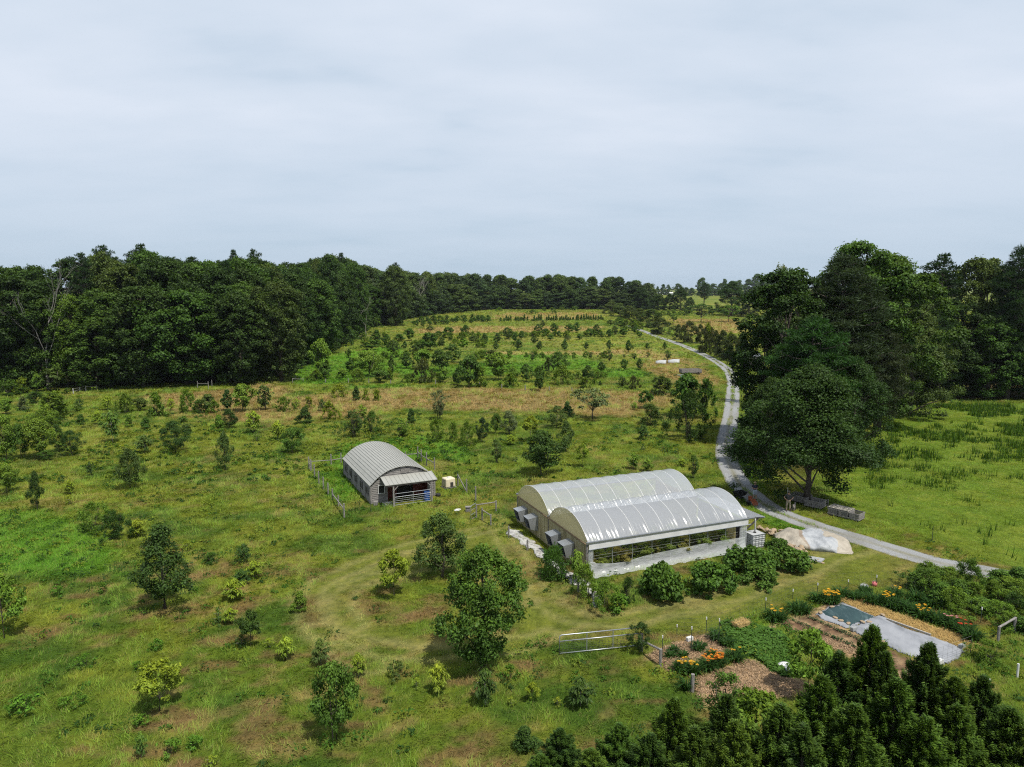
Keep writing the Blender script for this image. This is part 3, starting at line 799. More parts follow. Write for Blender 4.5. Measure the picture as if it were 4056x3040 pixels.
def spray_proto(H, W, seed, n=900, zb=.25, flatlayers=False, bark='palebark', L=.30, Wd=.085):
    """sapling: whorls of long drooping leaflets on a few thin limbs"""
    r = RS(seed); tb = MB(); tr = .014 * H; whorls = []
    tb.tube([(0, 0, -.1), (r.randn() * .02 * H, r.randn() * .02 * H, H * .4), (r.randn() * .02 * H, 0, H * .92)], [tr * 1.3, tr, tr * .3], 6)
    k = 15
    for i in range(k):
        t = (i + .5) / k; z = H * (zb + (1 - zb) * t * .95)
        R = W / 2 * (.35 + .65 * math.sin(PI * min(1, t * .8 + .18))) * (.45 + .6 * r.rand()) * (.12 if i > k - 3 else 1)
        a = i * 2.399 + r.rand()
        e = (math.cos(a) * R, math.sin(a) * R, z + R * .15)
        tb.tube([(0, 0, z - .05 * H), e], [tr * .5, tr * .2], 4, False)
        whorls.append((*e, t)); whorls.append((e[0] * .55, e[1] * .55, z, t))
    wv = np.array(whorls); idx = r.randint(0, len(wv), n)
    ph = r.rand(n) * 2 * PI; s = (.35 + .65 * r.rand(n)) * .15 * W
    P = wv[idx, :3] + np.stack([np.cos(ph) * s, np.sin(ph) * s, -.25 * s + r.randn(n) * .045 * H], -1)
    A = np.stack([np.cos(ph), np.sin(ph), -.25 - .5 * r.rand(n)], -1); Nn = np.stack([np.cos(ph) * .35, np.sin(ph) * .35, np.ones(n)], -1) + r.randn(n, 3) * .3
    Ls = L * (.6 + .7 * r.rand(n)) * min(1.2, max(.55, H / 2.4))
    V, F = leaf_quads(P, A, Nn, Ls, Ls * Wd / L, .2)
    b = .7 + .6 * r.rand(n); tip = np.clip((wv[idx, 3] - .35) * 1.3 + .3 * r.randn(n), 0, 1) * .8
    return np_mesh('crown', V, F, M['leaf'], np.repeat(leaf_cols(r, n, b, tip), 4, 0)), tb.mesh('trunk', M[bark], True), H, W

PROTO = {}
def proto(kind, far=False):
    """list of variants of a kind, built when first asked for"""
    key = (kind, far)
    if key in PROTO: return PROTO[key]
    k = 2.0 if far else 1.0; q = .34 if far else 1.0
    mk = {
        'upright': lambda s: plant(4, 2.4, .75, 'tear', 52, .36, int(6500 * q), .125 * k, .065 * k, s, flat=1.1, trunk=.016, limbs=16, up=.4, tipk=.25),
        'oval': lambda s: plant(4, 3, .6, 'oval', 60, .44, int(7500 * q), .13 * k, .07 * k, s, trunk=.016, limbs=16, tipk=.3),
        'round': lambda s: plant(4, 3.6, .9, 'oval', 46, .55, int(6500 * q), .17 * k, .10 * k, s, flat=.7, trunk=.015, limbs=14, tipk=.55, stems=2),
        'lolly': lambda s: plant(3, 2.4, 1.15, 'dome', 34, .38, int(2600 * q), .2 * k, .085 * k, s, flat=.6, droop=.45, trunk=.013, limbs=12, tipk=.75),
        'vase': lambda s: plant(4, 3, .7, 'vase', 60, .30, int(2900 * q), .14 * k, .075 * k, s, flat=.9, trunk=.014, limbs=34, rmin=.1, tipk=.35, up=.3, stems=3),
        'bush': lambda s: plant(3, 2.8, .15, 'dome', 46, .34, int(6200 * q), .15 * k, .05 * k, s, flat=1.25, droop=-.35, radial=.35, trunk=.008, limbs=18, stems=5, tipk=.6, shell=.2, jit=.9, wob=.8),
        'weed': lambda s: plant(1.0, 1.2, .05, 'flat', 26, .2, 460, .17, .06, s, flat=.8, droop=.2, trunk=.008, limbs=8, stems=5, tipk=.6, shell=.2, jit=1, wob=.9),
        'conif': lambda s: plant(2.5, 1.9, .15, 'cone', 50, .3, int(4200 * q), .14 * k, .075 * k, s, flat=.7, droop=.3, trunk=.014, limbs=8, tipk=.6),
        'sap': lambda s: spray_proto(2.6, 1.6, s, int(950 * (.5 if far else 1)), L=.30 * (1.4 if far else 1)),
        'saplow': lambda s: spray_proto(1.6, 1.2, s, 420, zb=.12, L=.26),
        'mimosa': lambda s: plant(5, 6, 2.0, 'flat', 44, .75, int(5200 * q), .2 * k, .10 * k, s, flat=.34, droop=.1, trunk=.018, limbs=40, up=1.1, tipk=.9),
        'big': lambda s: plant(6.6, 4.4, .95, 'oval', 96, .54, 20000, .17, .085, s, flat=.9, droop=.35, trunk=.024, limbs=22, tipk=.8, wob=.38),
        'oak': lambda s: plant(24, 11, 1.0, 'tall', 190, 1.2, 24000, .40, .28, s, flat=.85, up=.3, trunk=.013, limbs=20, droop=.25, tipk=.5, wob=.4),
        'oakround': lambda s: plant(18, 15, 1.5, 'oval', 170, 1.5, 26000, .40, .28, s, flat=.7, trunk=.018, limbs=20, tipk=.45, wob=.25),
        'oakdense': lambda s: plant(18, 13, .8, 'dome', 190, 1.25, 42000, .27, .16, s, flat=.75, trunk=.02, limbs=24, tipk=.42, wob=.45),
        'oakopen': lambda s: plant(18, 13, 1.4, 'dome', 250, 1.25, 56000, .27, .16, s, flat=.85, trunk=.018, limbs=24, tipk=.5, wob=.45, frontlift=True),
        'poplar': lambda s: plant(25, 10, 2.0, 'tall', 190, 1.05, 32000, .34, .24, s, flat=.8, trunk=.014, limbs=24, droop=.3, tipk=.6, wob=.75),
        'farwood': lambda s: plant(24, 14, .5, 'dome', 110, 1.7, 11000, .66, .55, s, flat=.95, up=.05, trunk=.012, limbs=4, tipk=.5, wob=.4),
        'pine': lambda s: pine_proto(24, 9, 8.5, s, nl=11000),
        'pinelow': lambda s: pine_proto(16, 10, 2.5, s, 64, 24000, .46, .085),
        'pinetall': lambda s: pine_proto(25, 11.5, 3.5, s, 84, 26000, .55, .075),
        'cedar': lambda s: cedar_proto(5.5, 3.2, s),
        'cedarfar': lambda s: plant(7, 5.5, .4, 'dome', 60, .8, 5200, .42, .14, s, flat=.8, droop=-.3, radial=.3, trunk=.014, limbs=14, tipk=.45, stems=3),
        'fig': lambda s: plant(1.9, 3.2, .1, 'dome', 80, .34, 3400, .23, .15, s, flat=.8, droop=.6, trunk=.012, limbs=18, stems=5, tipk=.55, up=.8, wob=.6, jit=.8),
        'spike': lambda s: plant(1.9, 2.4, .1, 'dome', 60, .28, 3400, .26, .045, s, flat=1.2, droop=-.2, radial=.6, trunk=.01, limbs=10, stems=5, tipk=.25),
    }[kind]
    nv = {'oak': 4, 'farwood': 3, 'pine': 2, 'cedar': 3, 'sap': 3, 'saplow': 2, 'bush': 3, 'weed': 3, 'upright': 3, 'oval': 2, 'round': 2}.get(kind, 1)
    if kind in ('fig',): nv = 2
    PROTO[key] = [mk(100 + 37 * i + len(kind)) for i in range(nv)]
    return PROTO[key]

COLR = {'d': (.030, .062, .013), 'dd': (.018, .036, .011), 'm': (.048, .098, .016), 'l': (.085, .150, .020), 'y': (.125, .175, .018), 'e': (.050, .096, .018), 'w': (.060, .130, .014), 'o': (.056, .090, .021),
        'f': (.078, .135, .017), 'b': (.055, .074, .021), 'p': (.026, .055, .017), 'g': (.090, .120, .050), 'k': (.012, .024, .010)}
NAMES = {'upright': ('fruit_tree', 'fruit tree'), 'oval': ('orchard_tree', 'tree'), 'round': ('orchard_tree', 'tree'), 'lolly': ('young_tree', 'tree'), 'vase': ('open_tree', 'tree'),
         'bush': ('shrub', 'shrub'), 'conif': ('conical_shrub', 'shrub'), 'sap': ('sapling', 'sapling'), 'saplow': ('sapling', 'sapling'), 'mimosa': ('flat_topped_tree', 'tree'),
         'big': ('meadow_tree', 'tree'), 'oak': ('broadleaf_tree', 'tree'), 'oakround': ('broadleaf_tree', 'tree'), 'oakdense': ('broadleaf_tree', 'tree'), 'oakopen': ('broadleaf_tree', 'tree'), 'poplar': ('broadleaf_tree', 'tree'),
         'farwood': ('woodland_tree', 'tree'), 'pine': ('pine_tree', 'pine tree'), 'pinelow': ('pine_tree', 'pine tree'), 'pinetall': ('pine_tree', 'pine tree'), 'cedar': ('cedar_tree', 'cedar'),
         'cedarfar': ('cedar_tree', 'cedar'), 'fig': ('fig_bush', 'bush'), 'spike': ('lily_bush', 'bush'), 'weed': ('weed_bush', 'bush')}
PR = RS(77)
CNT = {}
def put(kind, P, H, Wd, colr, label, group=None, name=None, far=None, rz=None, cat=None, vi=None):
    """one plant: an Empty at its foot with a crown and a trunk under it"""
    if far is None: far = P[1] > 105
    if kind in ('oak', 'oakround', 'oakdense', 'oakopen', 'poplar', 'farwood', 'pine', 'pinelow', 'pinetall', 'cedar', 'cedarfar', 'big', 'fig', 'spike', 'saplow', 'weed'): far = False
    vs = proto(kind, far); CNT[kind] = CNT.get(kind, 0) + 1
    cm, tm, h0, w0 = vs[(CNT[kind] if vi is None else vi) % len(vs)]
    nm, ct = NAMES[kind]
    e = empty(name or nm, (P[0], P[1], P[2] - .02), PR.rand() * 6.28 if rz is None else rz, label, cat or ct, group, (Wd / w0, Wd / w0, H / h0))
    low = kind in ('bush', 'fig', 'spike', 'conif', 'weed')
    c = link('foliage' if low else 'crown', cm, e); t = link('stems' if low else 'trunk', tm, e)
    v = .9 + .2 * PR.rand(); b = COLR[colr] if isinstance(colr, str) else colr
    if isinstance(colr, str) and h0 < 7: v *= 1.3
    if kind == 'cedar': e.rotation_euler = (PR.randn() * .035, PR.randn() * .035, e.rotation_euler[2])
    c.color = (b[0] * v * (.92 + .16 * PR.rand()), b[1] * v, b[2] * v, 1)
    return e

def spot(v, bx, by, ty, w):
    P = G(v, bx, by)
    H = max(.35, z_at(v, ty, P.y) - P.z); Wm = w * VIEWS[v][2] * depth_of(P) / FPX
    return P, H, Wm

ORD = ['first', 'second', 'third', 'fourth', 'fifth', 'sixth', 'seventh', 'eighth', 'ninth', 'tenth', 'eleventh', 'twelfth', 'thirteenth', 'fourteenth', 'fifteenth', 'sixteenth',
       'seventeenth', 'eighteenth', 'nineteenth', 'twentieth']
TENS = {2: ('twenty', 'twentieth'), 3: ('thirty', 'thirtieth'), 4: ('forty', 'fortieth'), 5: ('fifty', 'fiftieth'), 6: ('sixty', 'sixtieth'), 7: ('seventy', 'seventieth')}
def ordn(i): return ORD[i] if i < 20 else TENS[(i + 1) // 10][0] + '-' + ORD[(i + 1) % 10 - 1] if (i + 1) % 10 else TENS[(i + 1) // 10][1]

def table(rows):
    """rows: 'view x y top width kind colour | label'"""
    for ln in rows.strip().split('\n'):
        a, lab = ln.split('|'); a = a.split(); lab = lab.strip()
        P, H, Wm = spot(a[0], *map(float, a[1:5]))
        put(a[5], P, H, Wm, a[6], lab, 'planted trees and shrubs of the meadow')
# ------------------------------------------------------------------ plants placed one by one
table('''
E 1410 990 590 230 sap m | two-tiered mid green sapling on a thin bare stem, dark shade at its foot
E 1570 620 385 190 bush f | airy yellow-green shrub between a yellow sapling and a dark shrub below the wood
E 1350 585 400 150 sap y | yellow-green sapling standing first in the shrub row below the dark wood
E 1755 595 430 180 round o | olive shrub-sized tree between two airy yellow-green shrubs in the row below the wood
E 1950 660 365 270 bush f | widest bright green feathery shrub of the row below the wood
E 2140 600 430 110 sap y | slim yellow sapling beside the widest feathery shrub of the upper row
E 1000 590 435 120 sap d | dark sapling at the end of the thicket below the white tube gate
E 1020 770 630 130 conif m | small conical shrub alone in pale grass, nearest one to the thicket
E 1225 765 590 130 sap y | thin yellow-green sapling leaning between two small conical shrubs
E 1620 800 640 120 conif f | narrow conical shrub with yellowish new leaves in the second row
E 1825 815 670 150 conif m | compact dark conical shrub behind the rounded dark tree
E 1810 1120 900 220 sap o | sparse olive sapling with wide low branches beside the rounded dark tree
E 1630 1570 1080 330 upright o | full olive green fruit tree with a rounded shadow, largest in the weedy meadow
E 110 1620 1240 260 round l | light green round tree on two thin stems at the edge of the picture
E 470 1840 1360 200 upright d | dark pointed fruit tree standing in lush green weeds
E 870 1640 1460 150 sap y | small yellow-green sapling between the pointed dark tree and the olive fruit tree
E 1130 1410 1230 90 sap d | slim dark sapling in weeds behind the olive fruit tree
E 520 1190 690 420 round f | broad leafy thicket tree with yellowish tips in front of the wood
E 60 1220 620 330 round l | olive yellow thicket tree cut by the picture edge
E 290 1200 760 300 round m | dark green thicket tree between two yellowish ones
E 900 1150 840 230 oval d | dark pointed tree closing the thicket on the meadow side
E 740 1110 760 200 oval d | dark narrow tree inside the thicket behind the yellow-tipped one
E 570 1215 1080 180 round m | small round bush at the foot of the thicket
E 80 640 440 180 round l | mid green bush above the thicket at the picture edge
E 700 700 360 450 bush f | large feathery yellow-green shrub behind the thicket
E 540 790 590 380 bush f | spreading feathery shrub directly above the thicket
E 290 590 415 160 bush g | grey-olive shrub behind the spreading feathery shrub
E 430 500 360 250 bush d | low dark shrub against the foot of the wood
E 110 400 230 300 bush m | green shrub at the foot of the wood by the picture edge
E 290 370 180 220 bush y | yellow-tipped shrub at the foot of the wood
E 470 350 120 150 sap m | slim green sapling against the dark wood
E 650 345 60 380 vase o | branching olive young tree against the dark wood near the white gate
E 830 385 310 90 bush m | vine covered post beside the white tube gate
E 1540 1095 1010 110 saplow y | tiny yellow sapling between the olive sapling and the two-tiered sapling
E 2110 1130 1010 170 saplow f | low yellow-green suckers under the rounded dark tree
F 150 990 600 330 oval d | rounded dark tree on a short trunk above yellow-green weeds
F 280 740 620 160 sap o | thin olive sapling at the side of the rounded dark tree
F 290 490 215 190 bush f | feathery bright shrub second from the pair of dark shrubs in the upper row
F 430 500 340 180 bush m | mid green shrub joined to the feathery bright shrub of the upper row
F 540 490 250 190 round o | olive round tree in the middle of the upper shrub row
F 620 495 340 160 bush f | light shrub at the foot of the tall dark column
F 800 470 210 170 upright d | tall dark column-shaped tree beside the bright green dense tree
F 820 690 440 240 oval d | dark bushy tree in front of the dark column
F 690 735 510 180 conif l | bright rounded shrub touching the dark bushy tree
F 1000 480 140 280 round f | dense bright green tree with a pale top, tallest of the upper row
F 1260 460 150 270 vase o | open olive tree beside the dense bright green tree
F 1500 475 300 200 bush f | vivid green bushy shrub standing alone in tan grass
F 1660 450 310 100 sap y | small yellow sapling next to the vivid green shrub
F 1810 430 290 120 bush y | thin yellow broom-like shrub in tan grass
F 1770 625 410 230 conif d | dark conical shrub standing in front of the broom-like shrub
F 1980 470 320 110 sap d | small dark sapling with its own round shadow in tan grass
F 2080 575 345 200 bush y | yellow shrub group at the edge of the tan grass
F 1130 750 470 220 sap y | tall sapling with a bright yellow top and drooping leaves
F 1160 850 720 130 saplow m | low dark leaves at the foot of the yellow-topped sapling
F 1420 835 600 170 sap y | sparse pale sapling between the yellow-topped sapling and the green round tree
F 1610 1000 660 260 round m | mid green round tree on several thin stems with a dark shadow
F 765 1215 735 220 upright o | teardrop-shaped fruit tree with a tidy trunk left of the barn paddock
F 1050 1080 1000 80 saplow y | tiny yellow-green seedling beside the teardrop fruit tree
F 240 610 530 120 sap m | slim sapling behind the rounded dark tree
C 420 280 135 180 bush y | yellowish broom-like shrub in the tan strip
C 625 315 145 110 conif d | dark pointed shrub with a pale tip in the tan strip
C 740 320 190 110 bush y | thin yellow broom in the tan strip beside the dark pointed shrub
C 860 318 190 110 bush y | second thin yellow broom, further along the tan strip
C 600 750 430 340 vase o | wide open grey-olive shrub behind the barn
C 800 690 450 220 bush m | green shrub joined to the grey-olive shrub behind the barn
C 690 530 365 150 sap f | light sapling rising behind the grey-olive shrub
C 1160 745 530 290 vase l | wide open green shrub directly behind the barn roof
C 1265 580 405 130 conif d | small dark round shrub alone at the edge of the tan grass
C 1590 545 190 300 vase g | tall open tree with sparse grey leaves against the tan grass
C 1560 800 530 230 bush f | feathery bright green shrub below the tall open tree
C 1760 800 560 170 bush l | thin mid green shrub between two feathery shrubs
C 1920 845 570 210 bush f | feathery green shrub touching the dark oval tree
C 2090 815 520 160 oval dd | very dark oval tree among feathery shrubs behind the barn
D 30 590 390 110 round m | thin mid green tree beside the very dark oval tree
D 165 600 360 190 oval g | grey-green rounded tree in the row behind the greenhouse
D 370 665 405 180 lolly y | tree with bright yellow leaf tips and dark lower leaves
D 625 530 320 180 oval o | grey-olive oval tree below the flat-topped tree
D 730 400 270 110 conif d | small dark conical shrub touching the grey-olive oval tree
D 765 430 340 90 sap d | small dark sapling beside the flat-topped tree
D 715 765 470 190 upright o | tall narrow olive tree joined to the large rounded tree
D 500 990 540 420 round d | large rounded dark tree on several thin stems behind the greenhouse
D 180 695 595 120 sap y | small yellow sapling next to the large rounded tree
D 45 875 640 190 vase o | low grey-olive open shrub between barn and large rounded tree
D 880 915 680 140 lolly y | bright yellow-green young tree behind the greenhouse roof
D 1375 935 770 130 sap f | light green sapling behind the greenhouse, one of a pair of the same height
D 1515 955 830 120 sap f | smaller light green sapling close to the greenhouse ridge
D 975 450 125 350 mimosa g | flat-topped pale tree with feathery blossom in the tan grass
D 1495 340 160 160 lolly m | small tree rising from the olive mound of shrubs
D 1530 505 300 300 bush o | broad olive mound of shrubs near the driveway
D 1380 355 280 80 sap l | small light sapling at the edge of the tan grass near the mound
D 1460 645 500 130 sap d | dark ragged sapling in tall weeds below the olive mound
D 1465 745 680 60 saplow d | tiny dark sapling below the ragged one
D 1870 430 10 270 round m | leafy tree of the roadside clump, furthest from the greenhouse
D 2060 440 60 250 bush m | bright green tree of the roadside clump, on the driveway side
D 1910 650 195 340 bush d | dark feathery tree of the roadside clump, in front of the others
D 1640 215 30 270 bush o | olive bush behind the roadside clump
D 1960 1020 790 160 vase m | leafy bush at the far corner of the greenhouse
D 1840 905 830 100 sap y | pale flowering weed stalk behind the far greenhouse corner
L2 950 745 280 330 upright d | dark glossy fruit tree with a white trunk and a wide shadow
L2 25 915 530 220 lolly l | light tree with a leaning white trunk cut by the picture edge
L2 920 1335 1040 280 lolly y | large yellow-green sapling with two leafy lobes in the brown meadow
L2 1930 1510 1030 260 round m | glossy mid green young tree with long drooping side shoots
L2 1730 757 640 110 conif f | bright compact conical shrub at the edge of the mown loop
L2 1350 695 570 130 sap y | bright yellow-green sapling, lower one of a close pair
L2 1470 560 470 110 sap y | bright yellow-green sapling, upper one of a close pair
L2 1395 605 520 100 sap d | dark sapling between two bright yellow-green ones
L2 1405 482 370 80 sap d | slim dark sapling above the bright close pair
L2 1445 965 750 150 lolly d | dark sapling with a leafy round head in the near meadow
L2 1390 965 890 80 saplow d | dark suckers at the foot of the leafy round-headed sapling
L2 1330 825 740 90 sap y | yellow sapling beside the leafy round-headed dark sapling
L2 1260 825 730 70 saplow m | small green sapling beside the yellow one
L2 1650 1035 905 105 sap y | bright pale sapling with a dark shadow near the glossy young tree
L2 1550 965 910 70 saplow y | low yellow weed next to the bright pale sapling
L2 1850 1065 920 115 sap o | sparse grey-green sapling behind the glossy young tree
L2 670 345 180 180 bush d | dark rounded shrub in lush weeds
L2 540 295 135 180 bush l | yellow-tipped shrub joined to the dark rounded shrub in lush weeds
L2 800 325 230 110 sap y | yellow sapling beside the dark rounded shrub
L2 1080 405 345 70 saplow y | small yellow seedling beside the dark glossy fruit tree
L2 1215 485 420 100 bush m | low mid green bush in the open meadow
L2 400 145 85 60 saplow y | tiny yellow seedling above the lush weeds
L2 340 665 605 90 weed w | small weed bush first in a row below the white trunk tree
L2 590 655 590 70 weed w | small weed bush second in a row below the white trunk tree
L2 905 985 915 90 weed w | dark weed bush above the two-lobed sapling
L2 490 1080 1005 100 weed w | spiky green weed bush in the brown meadow
L2 790 1100 1045 80 weed w | weed bush touching the two-lobed sapling
L2 130 1345 1245 190 weed w | wide pale green weed bush in the near meadow corner
L2 380 1305 1245 100 weed w | low light weed bush beside the wide pale one
L2 480 1295 1240 80 weed w | low green weed bush, last in the line from the wide pale one
L2 810 1415 1355 120 weed w | round weed bush in the shadow of the two-lobed sapling
L2 980 1590 1495 120 weed w | leafy weed bush near the bottom edge of the picture
L2 1120 1545 1475 130 weed w | darker leafy weed bush near the bottom edge of the picture
L2 815 1605 1460 70 sap m | tall thin weed stem near the bottom edge of the picture
L2 1220 1650 1585 90 saplow y | yellow weed tuft at the bottom edge of the picture
M2 655 565 190 310 oval o | grey-olive round tree in front of the barn path
M2 380 668 400 200 lolly y | bright round-headed young tree with a clear dark shadow
M2 890 1100 415 460 big m | large glossy green tree with an ivy clad trunk in the middle of the near meadow
M2 175 1135 1000 100 sap y | bright yellow sapling behind the glossy young tree
M2 635 1225 1060 120 sap y | brightest yellow-green sapling in the near meadow
M2 510 1205 1135 60 saplow y | low yellow weed beside the brightest sapling
M2 905 1300 1090 130 sap d | dark drooping sapling in front of the large glossy tree
M2 1055 1145 1065 100 weed w | mid green weed bush at the shadow of the large glossy tree
M2 1175 1285 1165 90 lolly y | small pale round-headed sapling with a dark shadow
M2 1055 1305 1245 60 saplow y | yellow weed between two drooping saplings
M2 1320 1305 1250 60 saplow y | yellow weed beside the bluish drooping sapling
M2 1455 1305 1140 160 sap d | bluish dark sapling with drooping leaves
M2 400 1135 1040 110 weed o | sparse olive weed bush in the near meadow
M2 1130 1560 1420 170 conif d | dark broad-leaved sapling at the bottom edge beside the first cedar
M2 1300 565 385 190 spike m | spiky dark bush growing against the greenhouse end wall
M2 1430 600 410 100 sap l | light leafy sapling at the greenhouse corner
M2 1490 685 490 180 bush l | light green bush in front of the greenhouse corner
M2 1600 745 590 170 bush l | ragged green bush over the plastic strip at the greenhouse corner
M2 1725 705 565 110 bush d | dark vine covered post beside the ragged green bush
M2 1670 765 650 160 weed w | low weed bush in front of the vine covered post
M2 1920 680 485 285 fig m | round dark fig bush nearest the greenhouse corner
R2 310 642 475 300 fig m | second fig bush along the open greenhouse side
R2 545 535 390 290 fig m | tall fig bush beside the low side curtain
R2 600 588 495 230 fig m | low fig bush in front of the tall one
R2 755 515 390 265 fig m | fig bush nearest the tarp covered pile
R2 700 400 340 130 fig m | narrow fig shoots beside the white tank
R2 455 420 370 50 sap m | small sapling against the greenhouse side curtain
R2 875 1235 860 290 lolly l | light green deciduous tree with hanging leaves at the lower garden edge
R2 1810 655 465 200 bush m | dense round bush beside the driveway edge
R2 1560 645 520 260 bush m | wide grassy shrub mass above the flower border
R2 2010 640 560 230 bush f | light weedy shrub between the round bush and the picture edge
R2 2050 780 660 170 bush d | dark shrub in the shade behind the wooden trellis frame
R2 1910 1050 930 190 bush f | bright yellow-green bush at the corner of the row cover
R2 1700 760 620 180 bush l | grassy shrub with pale plumes above the flower border
''')

# tangle between the flower border and the driveway
rt = RS(61)
TG = [(1500, 640), (1590, 665), (1680, 640), (1740, 690), (1830, 700), (1920, 690), (2000, 720), (2090, 700), (1640, 710), (1880, 760), (1960, 800), (2080, 620), (2110, 770), (1980, 620), (2030, 860), (2110, 880), (1750, 760), (1570, 590), (1690, 590)]
for i, (x, y) in enumerate(sorted(TG)):
    P_, H_, W_ = spot('R2', x, y, y - 75 - 45 * rt.rand(), 150 + 70 * rt.rand())
    put('bush' if i % 3 else 'conif', P_, H_, W_, 'mfl'[i % 3], f'tangled weedy bush between flower border and driveway, {ordn(i)} from the mown grass', 'tangle of bushes between flower border and driveway', name='tangle_bush', cat='bush')

# rows of the far orchard: (desc, group phrase, place words, rows)
def rowset(desc, group, place, kind, colr, rows, far=None):
    S = sorted([spot(*q) for q in rows], key=lambda s: s[0].x / s[0].y)
    for i, (P, H, Wm) in enumerate(S):
        put(kind, P, H, Wm, colr, f'{desc}, {ordn(i)} {place}', group, far=far)

TH = 'in the orchard fence thicket, counted from the wood'
GT = 'trees and shrubs along the orchard fence'
rowset('light green leafy tree', GT, TH, 'round', 'l', [('A', 215, 890, 430, 230), ('A', 1390, 780, 545, 220), ('B', 60, 910, 580, 270), ('A', 460, 880, 770, 140), ('B', 240, 970, 740, 140), ('A', 1640, 935, 765, 130)])
rowset('dark oval tree', GT, TH, 'oval', 'e', [('A', 250, 895, 710, 150), ('A', 565, 805, 640, 160), ('B', 780, 820, 575, 180), ('B', 400, 925, 715, 140), ('A', 1810, 965, 755, 160), ('B', 545, 1035, 735, 160), ('B', 1110, 895, 725, 160), ('A', 1740, 700, 490, 190)])
rowset('feathery green bush', GT, TH, 'bush', 'f', [('A', 150, 910, 780, 160), ('A', 640, 925, 775, 160), ('A', 1240, 935, 830, 170), ('A', 1560, 925, 820, 160), ('A', 2080, 985, 760, 220), ('B', 200, 985, 820, 190), ('B', 810, 955, 740, 210), ('B', 1080, 1000, 870, 190), ('A', 1010, 900, 760, 130), ('B', 1190, 955, 880, 80)])
rowset('dark spreading tree', GT, TH, 'round', 'e', [('A', 900, 935, 790, 210), ('A', 1610, 800, 535, 230), ('A', 1940, 995, 620, 260)])
rowset('olive open bush', GT, TH, 'bush', 'b', [('A', 1400, 935, 670, 210), ('B', 650, 800, 640, 120), ('A', 2200, 740, 555, 180), ('B', 1650, 1010, 860, 130)])
rowset('slim dark tree', GT, TH, 'upright', 'e', [('A', 540, 645, 540, 70), ('A', 1040, 860, 615, 100), ('A', 1210, 770, 590, 150), ('B', 1270, 805, 690, 100), ('B', 1720, 785, 655, 100)])
P_, H_, W_ = spot('A', 790, 865, 545, 340); put('round', P_, H_, W_, 'l', 'big round large-leaved tree on a clear stem in the orchard fence thicket', GT, far=False)
P_, H_, W_ = spot('B', 1520, 995, 865, 150); put('vase', P_, H_, W_, 'o', 'open vase-shaped tree alone at the orchard fence', GT)
P_, H_, W_ = spot('B', 1540, 795, 660, 90); put('round', P_, H_, W_, 'm', 'small mid green tree near the two white domes', GT)
P_, H_, W_ = spot('B', 1260, 965, 910, 50); put('conif', P_, H_, W_, 'd', 'tiny dark bush at the orchard fence', GT)
rowset('dark upright fruit tree', 'even row of dark upright trees', 'from the wood in the even far row', 'upright', 'e', [('B', 40, 565, 440, 80), ('B', 310, 555, 430, 115), ('B', 555, 560, 450, 95), ('B', 850, 565, 430, 95), ('B', 1100, 555, 462, 75), ('B', 1365, 555, 438, 85), ('B', 1590, 580, 440, 90), ('B', 1810, 548, 470, 60), ('B', 2010, 552, 460, 65)])
rowset('low vase-shaped tree', 'row of low vase-shaped trees', 'from the wood in the row above the white domes', 'vase', 'e', [('B', 470, 685, 565, 110), ('B', 1150, 652, 575, 100), ('B', 1370, 690, 555, 120), ('B', 1540, 642, 600, 60), ('B', 1655, 662, 590, 110), ('B', 1820, 642, 578, 90), ('B', 2050, 668, 555, 140)], far=False)
MID = [('A', 800, 550, 430, 180), ('A', 865, 485, 320, 130), ('A', 1050, 605, 440, 130), ('A', 1245, 445, 300, 120), ('A', 1120, 455, 370, 160), ('A', 1310, 605, 490, 130), ('A', 1370, 545, 450, 110), ('A', 1190, 545, 450, 70),
       ('A', 1620, 505, 400, 90), ('A', 1700, 405, 280, 140), ('A', 1900, 395, 260, 120), ('A', 1490, 335, 270, 80), ('A', 1590, 405, 330, 90), ('A', 2120, 505, 360, 110), ('A', 1990, 465, 380, 100), ('A', 2100, 645, 555, 120), ('A', 980, 525, 370, 110),
       ('B', 540, 375, 250, 100), ('B', 620, 375, 300, 80), ('B', 720, 355, 240, 110), ('B', 590, 285, 200, 60), ('B', 900, 365, 250, 100), ('B', 990, 355, 230, 110), ('B', 1215, 375, 250, 100), ('B', 1140, 395, 300, 100), ('B', 1370, 405, 310, 90),
       ('B', 1430, 375, 270, 90), ('B', 1530, 395, 290, 120), ('B', 1670, 365, 270, 80), ('B', 180, 425, 290, 120), ('B', 265, 465, 340, 80), ('B', 340, 425, 330, 90), ('B', 490, 475, 380, 90), ('B', 1020, 435, 360, 80), ('B', 1275, 415, 350, 70),
       ('B', 1385, 265, 200, 90), ('B', 1720, 405, 340, 80), ('B', 1500, 285, 210, 130), ('B', 60, 470, 350, 90), ('B', 680, 440, 370, 80), ('B', 780, 400, 330, 80), ('B', 880, 440, 380, 70)]
for kind, colr, desc, k in (('round', 'm', 'mid green young tree', 0), ('upright', 'm', 'narrow green young tree', 1), ('oval', 'o', 'olive young tree', 2)):
    rowset(desc, 'young trees of the crowded middle orchard rows', 'from the wood in the crowded middle orchard rows', kind, colr, [q for i, q in enumerate(MID) if i % 3 == k])
rl = RS(52)
ROWL = [('B', 30 + 62 * i + 20 * rl.randn(), y + 8 * rl.randn(), y - 55 - 25 * rl.rand(), 75 + 40 * rl.rand()) for y in (395, 640, 870) for i in range(22) if rl.rand() < .62 and not (y == 640 and i > 28)]
ROWL += [('A', 700 + 75 * i + 20 * rl.randn(), y + 10 * rl.randn(), y - 70 - 30 * rl.rand(), 90 + 40 * rl.rand()) for y in (430, 520, 650) for i in range(20) if rl.rand() < .6]
rowset('light green bushy young tree', 'light green young trees between the orchard rows', 'from the wood between the orchard rows', 'bush', 'f', ROWL)
